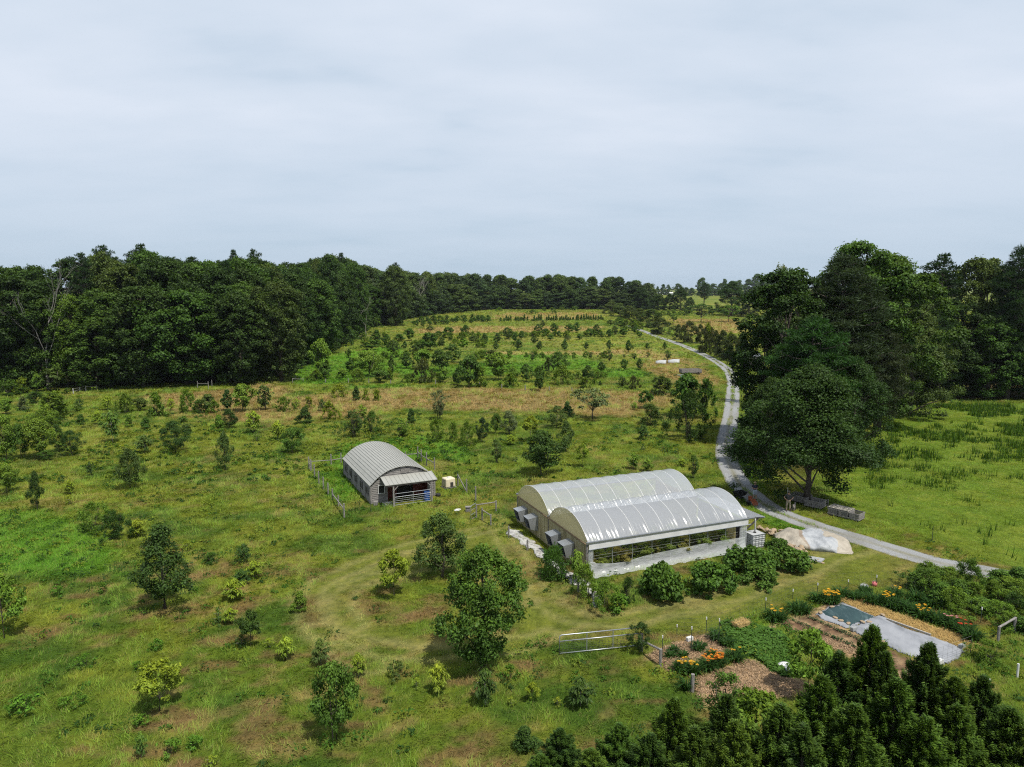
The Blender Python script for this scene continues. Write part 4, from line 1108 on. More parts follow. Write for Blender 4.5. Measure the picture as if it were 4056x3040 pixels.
P_, H_, W_ = spot('A', 1480, 555, 340, 190); put('round', P_, H_, W_, 'm', 'round tree on a clear trunk, tallest of the middle orchard rows', 'young trees of the crowded middle orchard rows')
P_, H_, W_ = spot('A', 1880, 575, 410, 115); put('lolly', P_, H_, W_, 'l', 'light round-headed young tree on a clear stem in the middle orchard', 'young trees of the crowded middle orchard rows')
rf = RS(4)
xs = [95, 140, 165, 190, 215, 275, 300, 325, 345, 375, 410, 465, 490, 520, 545, 570, 635, 660, 690, 715, 745, 790, 810, 835, 860, 885, 910, 945, 985, 1000, 1040, 1070, 1100, 1125, 1150, 1180, 1210, 1240, 1270, 1290]
rowset('small dark evergreen', 'row of small evergreens at the field end', 'from the wood in the evergreen row at the field end', 'conif', 'e', [('B', x, 217 - .012 * x + 3 * rf.randn(), 165 - .02 * x + 12 * rf.randn(), 32 + 10 * rf.rand()) for x in xs])
xs = [1300, 1330, 1400, 1480, 1550, 1640, 1690, 1740, 1790, 1880, 1960, 2000, 2050, 2110, 2170]
rowset('small dark young tree', 'young trees at the wood corner of the far field', 'from the wood in the sloping rows by the wood corner', 'upright', 'm', [('A', x, 275 - .06 * (x - 1300) + 12 * rf.randn(), 215 - .06 * (x - 1300) + 10 * rf.randn(), 55 + 25 * rf.rand()) for x in xs])
xs = [1380, 1450, 1520, 1600, 1680, 1800, 1880, 1980, 2040, 2090, 2160]
rowset('bushy young tree', 'bushy trees in the last orchard row by the wood', 'from the wood in the last orchard row', 'bush', 'm', [('A', x, 222 - .03 * (x - 1380) + 6 * rf.randn(), 160 - .03 * (x - 1380) + 8 * rf.randn(), 70 + 30 * rf.rand()) for x in xs])
rowset('pale bush', 'bushes on the skyline of the far field', 'from the wood on the far field crest', 'bush', 'f', [('B', 80, 95, 55, 90), ('B', 470, 135, 80, 110), ('B', 605, 95, 50, 70), ('B', 700, 90, 55, 80), ('B', 810, 85, 50, 90), ('B', 955, 90, 45, 90), ('B', 725, 130, 85, 60)])
rowset('light green roadside bush', 'bushes at the bend of the driveway', 'from the field in the clump where the driveway disappears', 'bush', 'f', [('B', 1560, 300, 195, 130), ('B', 1640, 330, 200, 140), ('B', 1710, 310, 220, 120), ('B', 1480, 250, 170, 110)])

# ------------------------------------------------------------------ woods
SKY = [(-600, 560), (0, 568), (60, 576), (120, 563), (190, 550), (240, 544), (280, 553), (320, 537), (370, 549), (420, 556), (480, 563), (520, 555), (560, 557), (610, 571), (650, 565), (720, 549), (750, 561), (790, 575), (830, 585),
       (900, 587), (960, 590), (1020, 592), (1100, 597), (1200, 594), (1300, 597), (1350, 601), (1400, 614)]
def sky_y(px): return float(np.interp(px, [a for a, b in SKY], [b for a, b in SKY]))
def pix_x(P): return (CX + FPX * P[0] / depth_of(P)) / VIEWS['V'][2]
rw = RS(31)
wood_i = {}
def wood_tree(P, front, nm_group, where, force=None):
    px = pix_x(P)
    top = z_at('V', sky_y(px) + (rw.rand() * (16 if P[1] < 330 else 7) if not front else 22 + rw.rand() * 75 * min(1, 150 / P[1])), P[1]) - P[2]
    H = max(11, min(33, top)); D = P[1]
    q = rw.rand()
    kind, c, ds = ('oak', 'd', 'dark green broadleaf tree') if q < .45 else ('oak', 'm', 'mid green broadleaf tree') if q < .72 else ('oak', 'o', 'olive green broadleaf tree') if q < .84 else ('pine', 'p', 'dark bare-trunked pine') if P[1] < 230 else ('oak', 'm', 'mid green broadleaf tree')
    if front and kind == 'pine': kind, c, ds = 'oak', 'd', 'dark green broadleaf tree'
    if D > 330: kind = 'farwood' if kind == 'oak' else kind
    W = (8.5 + 4 * rw.rand()) * (1 if front else 1.05)
    if D > 330: W *= 1.75; c = ((.050, .088, .026), (.066, .108, .028), (.042, .074, .026))[int(rw.rand() * 3)]  # trees this far off get paler leaves, haze put into the colour
    if kind == 'pine': W *= .8
    put(kind, P, H, W, c, f'{ds} {where}', nm_group + (', front' if front else ', behind') + ds[:5], name='wood_pine' if kind == 'pine' else 'wood_tree' if D <= 330 else 'distant_tree')
# hand-placed front trees of the near wood
for v, x, y, ty, w, k, c, lab in (
    ('L1', 1170, 985, 385, 560, 'oakround', 'm', 'broad round-crowned oak bulging from the front of the wood above the meadow'),
    ('L1', 620, 1005, 555, 400, 'oak', 'm', 'layered lighter green tree at the wood edge beside the white tube gate'),
    ('L1', 1760, 965, 330, 330, 'oak', 'o', 'tall olive green tree at the corner of the wood'),
    ('L1', 1500, 985, 420, 330, 'oak', 'd', 'dark tree between the round-crowned oak and the olive corner tree'),
    ('L1', 900, 1000, 360, 380, 'oak', 'd', 'dark tall tree between the layered tree and the round-crowned oak'),
    ('L1', 480, 1000, 420, 260, 'oak', 'l', 'slim lighter green tree beside the dead bare tree'),
    ('L1', 100, 1010, 300, 420, 'oak', 'd', 'dark tree at the picture edge end of the wood'),
    ('L1', 1990, 800, 330, 280, 'oak', 'm', 'mid green tree beyond the corner of the wood'),
    ('L1', 2090, 740, 300, 240, 'oak', 'd', 'dark tree above the bright weeds at the wood corner'),
    ('A', 330, 520, -560, 330, 'oak', 'd', 'dark dense tree above the orchard thicket at the wood edge'),
    ('A', 620, 415, -480, 300, 'oak', 'm', 'leafy wood edge tree beside the grey rail fence'),
    ('A', 1080, 270, -430, 320, 'oak', 'o', 'olive wood edge tree beyond the dark gap in the foliage')):
    P, H, Wm = spot(v, x, y, ty, w); put(k, P, H, Wm, c, lab, 'trees of the wood edge')
for v, x, y, ty, w, lab in (('L1', 930, 900, 120, 230, 'round-topped dark pine highest above the near wood'), ('L1', 1620, 900, 150, 150, 'slender pine with a tufted top above the wood corner'), ('L1', 1500, 900, 155, 130, 'slim dark pine between broadleaf crowns of the near wood'),
                            ('L1', 700, 900, 125, 210, 'pine with a wide ragged top above the near wood'), ('L1', 2150, 700, 185, 120, 'small pine rising over the wood where the field begins')):
    P, H, Wm = spot(v, x, y, ty, w); P = Vector((P.x * 1.13, P.y * 1.13, P.z)); H = z_at(v, ty, P.y)
    put('pine', P, H, Wm * 1.13, 'p', lab, 'pines of the near wood', name='wood_pine')
P, H, Wm = spot('V', 857, 678, 569, 26); P = Vector((P.x * 1.05, P.y * 1.05, P.z)); put('pine', P, z_at('V', 569, P.y) - P.z, Wm * 1.1, 'p', 'small dark pine head standing alone above the wood skyline', 'pines of the near wood', name='wood_pine')

def along(line, step, off):
    """points every step metres along a polyline, moved off metres to the wood side"""
    out = []; carry = 0.0
    for (ax, ay), (bx, by) in zip(line[:-1], line[1:]):
        L = math.hypot(bx - ax, by - ay); ux, uy = (bx - ax) / L, (by - ay) / L; s = carry
        while s < L:
            out.append((ax + ux * s - uy * off, ay + uy * s + ux * off)); s += step(ay + uy * s) if callable(step) else step
        carry = s - L
    return out
WL = [p for p in WOODL if p[0] > -190]
i = 0
for row, (off, st) in enumerate(((3.2, 5.6), (9.5, 6.6), (17, 7.5), (26, 9.5), (40, 13))):
    for (x, y) in along(WL[:-1], (lambda Y, st=st: st * (1 + max(0, Y - 170) / 210)), off):
        x += rw.randn() * 1.2; y += rw.randn() * 1.2
        if abs(x) > .86 * y + 4: continue
        P = Vector((x, y, float(hgt(y))))
        if row == 0 and y < 150 and rw.rand() < .38: continue
        wood_tree(P, row == 0, 'trees of the wood beside the meadow', ('in the front of the wood along the meadow' if row == 0 else 'deep in the wood behind the meadow, only its top showing'))
for row, (off, st) in enumerate(((4, 8.0), (14, 9.0), (26, 11))):
    for (x, y) in along([WOODL[-2], (60, 492), (92, 480)], st, off):
        P = Vector((x + rw.randn() * 2, y + rw.randn() * 2, float(hgt(y))))
        wood_tree(P, row == 0, 'trees closing the far end of the field', 'closing the far end of the orchard field' if row == 0 else 'behind the tree line at the far end of the field')
# undergrowth along the wood edge
for j, (x, y) in enumerate(along(WL[:-1], (lambda Y: 5.0 * (1 + max(0, Y - 170) / 120)), -.4)):
    if abs(x) > .80 * y or y > 420: continue
    if 1 < pix_x((x, y, 0)) < 600 and rw.rand() < .75: continue
    put('round' if rw.rand() < .5 else 'bush', Vector((x, y, float(hgt(y)))), 2.5 + 3 * rw.rand(), 3.5 + 3 * rw.rand(), 'm' if rw.rand() < .6 else 'd', 'bushy undergrowth along the foot of the wood', 'undergrowth along the foot of the wood', name='edge_bush', cat='bush')
# clump and wood beyond the driveway
for v, x, y, ty, w, k, c, lab in (
    ('V', 1742, 1088, 792, 272, 'oakopen', 'd', 'wide dark tree shading the bend of the gravel driveway'),
    ('V', 1655, 1012, 815, 120, 'oakdense', 'd', 'low dark tree filling the gap between driveway and front tree'),
    ('V', 1835, 1000, 770, 150, 'oakdense', 'd', 'dark tree close behind the front tree on the pasture side'),
    ('V', 1741, 1000, 697, 185, 'pinelow', (.026, .074, .016), 'bright green layered pine behind the wide dark tree'),
    ('V', 1800, 958, 562, 215, 'pinetall', (.034, .058, .024), 'tall grey-green pine in the middle of the driveway clump'),
    ('V', 1828, 935, 526, 170, 'poplar', 'm', 'tallest leafy tree with ragged tips above the driveway clump'),
    ('V', 1688, 965, 584, 175, 'poplar', 'd', 'dark leafy tree nearest the driveway, leaves down to the ground'),
    ('V', 1645, 945, 690, 110, 'oak', 'd', 'dark outer tree of the clump hanging over the driveway edge'),
    ('V', 1895, 925, 552, 170, 'poplar', 'm', 'leafy tree with a forked tip beside the tallest one'),
    ('V', 1962, 900, 668, 165, 'oakdense', 'o', 'olive leafy tree spreading over the lime green pasture'),
    ('V', 1888, 945, 706, 130, 'pinelow', (.042, .062, .028), 'pale grey-green pine in front of the olive leafy tree'),
    ('V', 2026, 862, 690, 95, 'pinelow', 'p', 'low dark pine hanging over the far corner of the pasture'),
    ('V', 2014, 850, 554, 105, 'pine', 'p', 'round-headed pine standing above the wood behind the pasture'),
    ('V', 2176, 862, 541, 120, 'pinetall', 'p', 'tall dark pine with a long bare trunk at the edge of the pasture'),
    ('V', 2105, 848, 553, 130, 'oak', 'o', 'olive broadleaf tree between two pines behind the pasture'),
    ('V', 2225, 862, 640, 150, 'oak', 'd', 'dark broadleaf tree at the picture edge behind the pasture'),
    ('V', 2060, 858, 650, 120, 'oak', 'd', 'dark broadleaf tree in the middle of the pasture wood'),
    ('V', 2130, 862, 690, 110, 'oak', 'm', 'lower mid green tree under the tall bare-trunked pine'),
    ('V', 1945, 850, 610, 120, 'oak', 'o', 'olive tree half hidden between clump and pasture wood'),
    ('V', 1990, 845, 640, 110, 'oak', 'm', 'mid green tree behind the low dark pine'),
    ('V', 1675, 880, 574, 70, 'vase', 'g', 'thin grey-leaved tree top behind the driveway clump'),
    ('V', 2290, 865, 560, 150, 'oak', 'd', 'dark tree beyond the picture edge of the pasture wood'),
    ('V', 2380, 865, 560, 150, 'pine', 'p', 'pine beyond the picture edge of the pasture wood')):
    P, H, Wm = spot(v, x, y, ty, w); put(k, P, H, Wm, c, lab, 'clump and wood beyond the driveway', far=False, rz=0.0 if k == 'oakopen' else None)
for j in range(26):
    a = rw.rand(); x, y = 62 + 62 * a + rw.randn() * 5, 142 + 22 * rw.rand()
    P = Vector((x, y, 0)); px = pix_x(P)
    H = max(9, z_at('V', np.interp(px, [1900, 1960, 2010, 2100, 2180, 2300], [600, 590, 562, 565, 548, 556]) + 8 + rw.rand() * 30, y))
    put('oak' if rw.rand() < .7 else 'pine', P, H, 8 + 3 * rw.rand(), ('d', 'm', 'o')[j % 3], 'tree deep in the wood behind the lime green pasture, mostly hidden', 'trees deep in the pasture wood', name='wood_tree')
# cedars and trees along the far driveway
rowset('bushy dark cedar', 'cedars along the far driveway', 'along the far driveway, counted from the bend', 'cedarfar', 'b',
       [('G7', 430, 1015, 785, 290), ('G7', 690, 1095, 870, 150), ('G7', 840, 1140, 825, 270), ('G7', 1000, 1140, 870, 150), ('G7', 1110, 1280, 885, 290), ('G7', 1330, 1360, 960, 250), ('G7', 1460, 1400, 1020, 280), ('G7', 1610, 1430, 1010, 230), ('G7', 1230, 1330, 960, 160)])
rowset('bushy olive cedar', 'cedars along the far driveway', 'along the far hedge, counted from the field end', 'cedarfar', 'o',
       [('G7', 290, 910, 650, 330), ('G7', 120, 860, 640, 290), ('G7', -40, 800, 600, 290), ('G7', -160, 750, 560, 260), ('G7', -290, 710, 540, 220)])
for v, x, y, ty, w, k, c, lab in (
    ('G7', 1110, 1285, 860, 150, 'bush', 'y', 'bright vine top climbing a roadside cedar'), ('G7', 1440, 1390, 985, 130, 'bush', 'y', 'bright vine top on the cedar nearest the driveway bend'),
    ('G7', 1020, 845, 555, 390, 'mimosa', 'd', 'layered dark tree with flat branches in the far tan field'), ('G7', 1420, 835, 575, 280, 'mimosa', 'm', 'flat-layered green tree beside the dark far trees'),
    ('G7', 1060, 640, 262, 180, 'pine', 'p', 'far pine with a ragged crown above the layered dark tree'), ('G7', 1460, 740, 235, 500, 'oakdense', 'd', 'broad dark tree at the edge of the far tan field'),
    ('G7', 1720, 760, 350, 320, 'oakdense', 'dd', 'very dark tree beside the broad dark one'), ('G7', 620, 865, 710, 130, 'mimosa', 'm', 'small layered tree in the far tan field'),
    ('G7', 1640, 900, 790, 150, 'bush', 'o', 'low grey-olive bush under the very dark far tree')):
    P, H, Wm = spot(v, x, y, ty, w); put(k, P, H, Wm, c, lab, 'far trees beyond the cedars')
rowset('dark far tree', 'tree line behind the far tan field', 'in the tree line behind the far tan field', 'oakdense', 'd', [('G7', 150, 655, 330, 310), ('G7', 390, 665, 440, 270), ('G7', 560, 665, 420, 240), ('G7', 725, 670, 325, 270), ('G7', 860, 665, 470, 160), ('G7', -40, 640, 240, 320), ('G7', 250, 640, 260, 150)])
rowset('light green far bush', 'hedge in front of the far tree line', 'in the hedge before the far tree line', 'bush', 'f', [('G7', x, 740 - 6 * (j % 2), 655 + 10 * (j % 3), 110) for j, x in enumerate((260, 350, 450, 540, 630, 720, 790))])
rowset('hazy distant tree', 'distant trees on the horizon', 'on the horizon, counted from the white farm buildings', 'farwood', 'm',
       [('G7', 240, 450, 275, 170), ('G7', 385, 445, 315, 80), ('G7', 465, 445, 285, 110), ('G7', 540, 445, 290, 90), ('G7', 680, 450, 275, 180), ('G7', 800, 455, 330, 130), ('G7', 880, 455, 335, 130), ('G7', 1030, 460, 190, 200), ('G7', 1120, 460, 280, 130),
        ('G7', 1190, 455, 275, 190), ('G7', 1300, 455, 270, 150), ('G7', 1355, 455, 210, 130), ('G7', 1460, 455, 240, 160), ('G7', 1570, 455, 225, 180), ('G7', 1700, 450, 210, 190), ('G7', 1830, 450, 135, 260), ('G7', 1960, 450, 145, 260), ('G7', 2100, 450, 150, 260)])
# cedars in front of the camera, placed by their tops
def top_at(v, x, ty, D):
    dx, dy, dz = ray(v, x, ty); return Vector((dx / dy * D, D, 0)), CAMH + dz / dy * D
S = [('R2', 100, 1285, 26, 2.3), ('R2', 370, 1262, 25.4, 2.4), ('R2', 690, 1290, 24.8, 2.6), ('R2', 930, 1160, 25.2, 2.8), ('R2', 1245, 876, 27.2, 3.0), ('R2', 1060, 1010, 27.0, 2.8), ('R2', 1390, 1150, 25.2, 3.0), ('R2', 1560, 962, 27.4, 2.9), ('R2', 1880, 1152, 27.2, 2.5),
     ('R2', 2030, 1330, 25.5, 2.6), ('R2', 1750, 1330, 25, 2.6), ('R2', 1120, 1290, 24, 3.0), ('R2', 480, 1400, 24, 2.4), ('R2', 240, 1450, 24, 2.4), ('R2', 1560, 1400, 23.8, 2.8), ('R2', 860, 1420, 23.6, 2.6), ('R2', 2140, 1430, 25, 2.4),
     ('M2', 1350, 1455, 26.2, 2.0), ('M2', 1520, 1560, 25.4, 1.8), ('M2', 1230, 1590, 25.6, 1.5), ('M2', 1840, 1480, 25.2, 2.2), ('R2', 1330, 1010, 26.4, 2.4), ('R2', 1700, 1160, 26.2, 2.4), ('M2', 1670, 1408, 26.4, 1.9)]
S = sorted([(*top_at(*q[:4]), q[4]) for q in S], key=lambda s: s[0].x)
for i, (P, H, Wm) in enumerate(S):
    put('cedar', P, H, Wm * 1.3, ((.056, .110, .020), (.048, .098, .023), (.066, .120, .020))[i % 3], f'feathery dark cedar below the garden, {ordn(i)} in line from the open meadow', 'cedars below the garden')
P, H = top_at('R2', 590, 1205, 27); put('lolly', P, H, 2.6, 'l', 'light green deciduous sapling rising among the cedars', 'cedars below the garden')
P, H = top_at('R2', 400, 1110, 28.5); put('vase', P, H, 2.4, 'm', 'thin open shrub in front of the pale mulch bed', 'cedars below the garden')
print('plants', time.time() - T0)
# ------------------------------------------------------------------ barn
def film(name, col, alpha, rough=.25, bscale=6, bstr=.35, stretch=None, trans=.5):
    """greenhouse sheeting: partly clear, partly milky, with a sheen"""
    m, t, out = nt(name)
    p = t.nodes.new('ShaderNodeBsdfPrincipled'); p.inputs['Base Color'].default_value = (*col, 1)
    p.inputs['Roughness'].default_value = rough; p.inputs['Specular IOR Level'].default_value = .9
    tr = t.nodes.new('ShaderNodeBsdfTranslucent'); tr.inputs['Color'].default_value = (*col, 1)
    tp = t.nodes.new('ShaderNodeBsdfTransparent')
    f = noise(t, bscale, 3, .5, stretch=stretch)
    nrm = bump(t, f, bstr, .12); t.links.new(nrm, p.inputs['Normal'])
    m1 = t.nodes.new('ShaderNodeMixShader'); m1.inputs[0].default_value = trans
    t.links.new(p.outputs[0], m1.inputs[1]); t.links.new(tr.outputs[0], m1.inputs[2])
    m2 = t.nodes.new('ShaderNodeMixShader'); m2.inputs[0].default_value = alpha
    t.links.new(tp.outputs[0], m2.inputs[1]); t.links.new(m1.outputs[0], m2.inputs[2])
    t.links.new(m2.outputs[0], out.inputs['Surface'])
    return m

def arc_z(u, w, z0, rise):
    R = ((w / 2) ** 2 + rise ** 2) / (2 * rise)
    return z0 + rise - R + math.sqrt(max(0, R * R - (u - w / 2) ** 2))

def barn():
    W, L, EZ, RISE = BN_W, BN_L, 1.80, 1.5
    b = empty('barn', BN_A, BN_RZ, 'weathered grey board barn with a round metal roof and lean-to porch', 'barn')
    # roof
    mb = MB(); n = 26
    us = [-.12 + (W + .24) * i / n for i in range(n + 1)]
    zs = [arc_z(min(max(u, 0), W), W, EZ, RISE) - (.05 if u < 0 or u > W else 0) for u in us]
    for i in range(n):
        a, c = (us[i], zs[i]), (us[i + 1], zs[i + 1])
        vs = [(a[0], -.18, a[1] + .05), (c[0], -.18, c[1] + .05), (c[0], L + .15, c[1] + .05), (a[0], L + .15, a[1] + .05),
              (a[0], -.18, a[1]), (c[0], -.18, c[1]), (c[0], L + .15, c[1]), (a[0], L + .15, a[1])]
        mb.add(vs, [(0, 1, 2, 3), (7, 6, 5, 4), (0, 4, 5, 1), (3, 2, 6, 7)] + ([(0, 3, 7, 4)] if i == 0 else []) + ([(1, 5, 6, 2)] if i == n - 1 else []))
        mb.bar((a[0], -.17, a[1] + .068), (a[0], L + .14, a[1] + .068), .045, .055)
    mb.build('roof', M['roofmetal'], b)
    # lap boards
    def laps(mb, p0, p1, z0, z1, nrm, exp=.17, top=None):
        p0 = Vector(p0); p1 = Vector(p1); d = (p1 - p0).normalized(); nv = Vector(nrm)
        k = int(round((z1 - z0) / exp)); e = (z1 - z0) / k
        for i in range(k):
            za, zb = z0 + i * e, z0 + (i + 1) * e
            qa, qb = p0.copy(), p1.copy()
            if top:                                   # clipped under the arch
                s = [u for u in np.linspace(p0.x, p1.x, 80) if top(u) > zb + .03]
                if not s: break
                qa.x, qb.x = s[0], s[-1]
            vs = [qa + nv * .045 + Vector((0, 0, za)), qb + nv * .045 + Vector((0, 0, za)), qb + nv * .008 + Vector((0, 0, zb)), qa + nv * .008 + Vector((0, 0, zb)),
                  qa - nv * .03 + Vector((0, 0, za)), qb - nv * .03 + Vector((0, 0, za)), qb - nv * .03 + Vector((0, 0, zb)), qa - nv * .03 + Vector((0, 0, zb))]
            mb.add(vs, [(0, 1, 2, 3), (4, 7, 6, 5), (0, 4, 5, 1), (3, 2, 6, 7), (0, 3, 7, 4), (1, 5, 6, 2)])
    mb = MB(); laps(mb, (0, L, 0), (0, .06, 0), .05, EZ - .03, (-1, 0, 0)); laps(mb, (W, .06, 0), (W, L, 0), .05, EZ - .03, (1, 0, 0))
    laps(mb, (W, L, 0), (0, L, 0), .05, EZ - .03, (0, 1, 0)); mb.build('side_boards', M['board'], b)
    mb = MB(); laps(mb, (.07, 0, 0), (1.62, 0, 0), .05, 2.25, (0, -1, 0), top=lambda u: arc_z(u, W, EZ, RISE))
    mb.build('front_boards', M['board'], b); mb = MB()
    laps(mb, (5.55, 0, 0), (W - .06, 0, 0), .05, 1.95, (0, -1, 0), top=lambda u: arc_z(u, W, EZ, RISE)); mb.build('front_boards', M['board'], b)
    mb = MB(); laps(mb, (.2, 0, 0), (W - .2, 0, 0), 2.3, EZ + RISE - .04, (0, -1, 0), top=lambda u: arc_z(u, W, EZ, RISE)); mb.build('gable_boards', M['board'], b)
    for v in np.linspace(.05, L - .05, 7):
        for u in (-.05, W + .05): MB().box((u, v, EZ / 2 - .02), (.07, .10, EZ - .06)).build('batten', M['greywood'], b)
    for u in (.03, W - .03): MB().box((u, -.045, EZ / 2), (.14, .07, EZ - .05)).build('corner_board', M['greywood'], b)
    for i in range(5):
        v = 1.15 + i * 2.25
        f = MB().box((-.062, v, 1.05), (.05, .92, .78)).build('shutter', M['darkwood'], b)
        mb = MB()
        for s in (-1, 1): mb.box((-.10, v + s * .42, 1.05), (.026, .07, .78)); mb.box((-.10, v, 1.05 + s * .36), (.026, .77, .06))
        mb.build('shutter_frame', M['greywood'], f)
    w = MB().box((1.02, -.052, 1.32), (.56, .05, .72)).build('window', M['black'], b)
    mb = MB()
    for s in (-1, 1): mb.box((1.02 + s * .30, -.085, 1.32), (.05, .05, .82)); mb.box((1.02, -.085, 1.32 + s * .385), (.55, .048, .05))
    mb.build('window_frame', M['white'], w)
    v_ = MB(); 
    for i in range(7): v_.box((2.98 + i * .125, -.075, 2.83), (.11, .05, .36))
    v_.box((3.36, -.08, 3.03), (.95, .06, .05)); v_.build('vent', M['greywood'], b)
    # porch recess: red wall with a dark doorway
    rw_ = MB(); D = .9
    rw_.box((2.2, D, 1.1), (1.1, .06, 2.1)); rw_.box((4.95, D, 1.1), (1.2, .06, 2.1)); rw_.box((3.55, D, 2.06), (1.6, .055, .2))
    rw_.box((1.66, .45, 1.1), (.06, .84, 2.1)); rw_.box((5.52, .45, 1.1), (.06, .84, 2.1)); rw_.build('porch_wall', M['red'], b)
    MB().box((3.55, D + .25, 1.0), (1.55, .06, 1.95)).build('doorway', M['black'], b)
    mb = MB(); mb.box((2.95, D - .06, 1.0), (.07, .05, 1.9)); mb.box((4.15, D - .06, 1.0), (.07, .05, 1.9)); mb.build('door_frame', M['darkwood'], b)
    # lean-to roof
    mb = MB(); y0, z0, y1, z1 = -.05, 2.52, -1.75, 2.12; u0, u1 = .92, 5.95
    mb.add([(u0, y0, z0), (u1, y0, z0), (u1, y1, z1), (u0, y1, z1), (u0, y0, z0 - .05), (u1, y0, z0 - .05), (u1, y1, z1 - .05), (u0, y1, z1 - .05)],
           [(0, 3, 2, 1), (4, 5, 6, 7), (0, 1, 5, 4), (1, 2, 6, 5), (2, 3, 7, 6), (3, 0, 4, 7)])
    for i in range(13):
        u = u0 + .02 + (u1 - u0 - .04) * i / 12; mb.bar((u, y0, z0 + .018), (u, y1, z1 + .018), .04, .04)
    mb.build('porch_roof', M['roofmetal'], b)
    mb = MB(); mb.box((3.45, -1.66, 2.0), (4.9, .10, .14))
    for u in (1.1, 2.1, 3.1, 4.1, 5.1, 5.75): mb.bar((u, -.06, 2.40), (u, -1.6, 2.03), .05, .09)
    mb.build('porch_beam', M['darkwood'], b)
    for u in (1.72, 5.42):
        mb = MB(); mb.box((u, -1.66, .93), (.13, .13, 2.0)); mb.bar((u, -1.66, 1.45), (u + (.45 if u < 3 else -.45), -1.66, 1.93), .07); mb.build('porch_post', M['greywood'], b)
    # gate across the porch
    g = empty('barn_gate', BNP(1.83, -1.66, 0), BN_RZ, 'galvanised tube gate closed across the barn porch', 'gate')
    gl = 3.5; mb = MB()
    mb.tube([(0, 0, .12), (0, 0, 1.12), (.06, 0, 1.2), (gl - .06, 0, 1.2), (gl, 0, 1.12), (gl, 0, .12)], .026); mb.tube([(0, 0, .12), (gl, 0, .12)], .026); mb.build('gate_frame', M['galv'], g)
    for z, rr_ in ((.35, .009), (.52, .009), (.7, .009), (.88, .022)): MB().tube([(0, 0, z), (gl, 0, z)], rr_, 6).build('rail', M['galv'], g)
    MB().box((gl / 2, -.01, .65), (.05, .05, 1.06)).build('upright', M['galv'], g)
    d = empty('plastic_barrel', BNP(5.05, -1.25, 0), 0, 'blue plastic barrel standing behind the barn gate', 'barrel')
    pr = [(.26, 0), (.29, .05), (.30, .3), (.285, .33), (.30, .36), (.30, .62), (.285, .65), (.30, .68), (.29, .9), (.25, .95)]
    MB().lathe(pr, n=24).build('drum', M['blue'], d, True); MB().lathe([(.27, .945), (.27, .97), (.20, .975), (.2, .955)], n=24).build('rim', M['blue'], d, True)
    for u, v, s, lab in ((1.15, -1.0, .5, 'grey wire crate lying below the barn window'), (1.62, -1.15, .35, 'small wire crate beside the porch post')):
        mb = MB()
        for k in range(7):
            q = -s / 2 + s * k / 6
            for h in (0, .28): mb.tube([(q, -.18, h), (q, .18, h)], .008, 4)
            mb.tube([(q, -.18, 0), (q, -.18, .28)], .008, 4); mb.tube([(q, .18, 0), (q, .18, .28)], .008, 4)
        for h in (0, .14, .28):
            for y in (-.18, .18): mb.tube([(-s / 2, y, h), (s / 2, y, h)], .01, 4)
        o = mb.build('wire_crate', M['galv']); o.location = BNP(u, v, .02); o.rotation_euler = (0, 0, BN_RZ + .3); tag(o, lab, 'crate')
    mb = MB(); mb.box((0, 0, .14), (.34, .3, .28)); mb.box((0, 0, .30), (.38, .34, .03)); o = mb.build('nest_box', M['greywood']); o.location = BNP(.35, -.45); tag(o, 'small wooden box against the sunny barn corner', 'box')
    q = MB(); q.lathe([(.22, 0), (.25, .05), (.25, .24), (.23, .25), (.21, .1)], n=16); o = q.build('feed_tub', M['black'], smooth=True); o.location = BNP(W + .25, -.3); tag(o, 'black tub beside the right-hand barn corner', 'tub')
barn()

# ------------------------------------------------------------------ fences of wooden posts
def fence(name, label, posts, rails, cat='fence', mat='greywood', r=.07, wires=None, wmat='wire', group=None, rr=.045, square=False):
    Ps = [(G(v, x, by), z_at(v, ty, G(v, x, by).y)) for v, x, by, ty in posts]
    o = empty(name, Ps[0][0], 0, label, cat, group); B = Vector(Ps[0][0])
    for P, z in Ps:
        z = max(z, P.z + .4); q = MB().tube([P - B + Vector((0, 0, -.2)), (P.x - B.x, P.y - B.y, z - B.z)], [r, r * .9], 8 if r > .04 else 6); q.build('post', M[mat], o)
    for i, j, a, c in rails:
        Pa, za = Ps[i]; Pb, zb = Ps[j]
        f = lambda P, z, t: Vector((P.x - B.x, P.y - B.y, P.z + (z - P.z) * t - B.z))
        MB().tube([f(Pa, za, a), f(Pb, zb, c)], rr, 7).build('rail', M['greywood'], o)
    if wires:
        mb = MB()
        for i, j in wires[0]:
            Pa, za = Ps[i]; Pb, zb = Ps[j]; L = (Pb - Pa).length
            for h in wires[1]: mb.tube([Pa - B + Vector((0, 0, h)), Pb - B + Vector((0, 0, h))], .0045, 3, False)
            n = int(L / .4)
            for k in range(1, n): 
                q = Pa.lerp(Pb, k / n) - B; mb.tube([q + Vector((0, 0, wires[1][0])), q + Vector((0, 0, wires[1][-1]))], .0035, 3, False)
        mb.build('wire_mesh', M[wmat], o)
    return o
Z = 'Z1'
fence('paddock_fence', 'weathered post fence along the shady side of the barn paddock',
      [(Z, 122, 440, 305), (Z, 140, 465, 335), (Z, 183, 530, 390), (Z, 230, 605, 460), (Z, 280, 660, 525), (Z, 332, 720, 590), (Z, 380, 780, 655), (Z, 445, 850, 730), (Z, 508, 970, 815)],
      [(6, 8, .55, .62), (0, 1, .5, .5)], wires=([(i, i + 1) for i in range(1, 8)], (.15, .45, .8, 1.1)))
fence('paddock_fence', 'two-post rail fence joining the back barn corner to the paddock corner', [(Z, 147, 462, 338), (Z, 365, 395, 275), (Z, 474, 382, 262)], [(0, 1, .85, .45), (1, 2, .45, .48)])
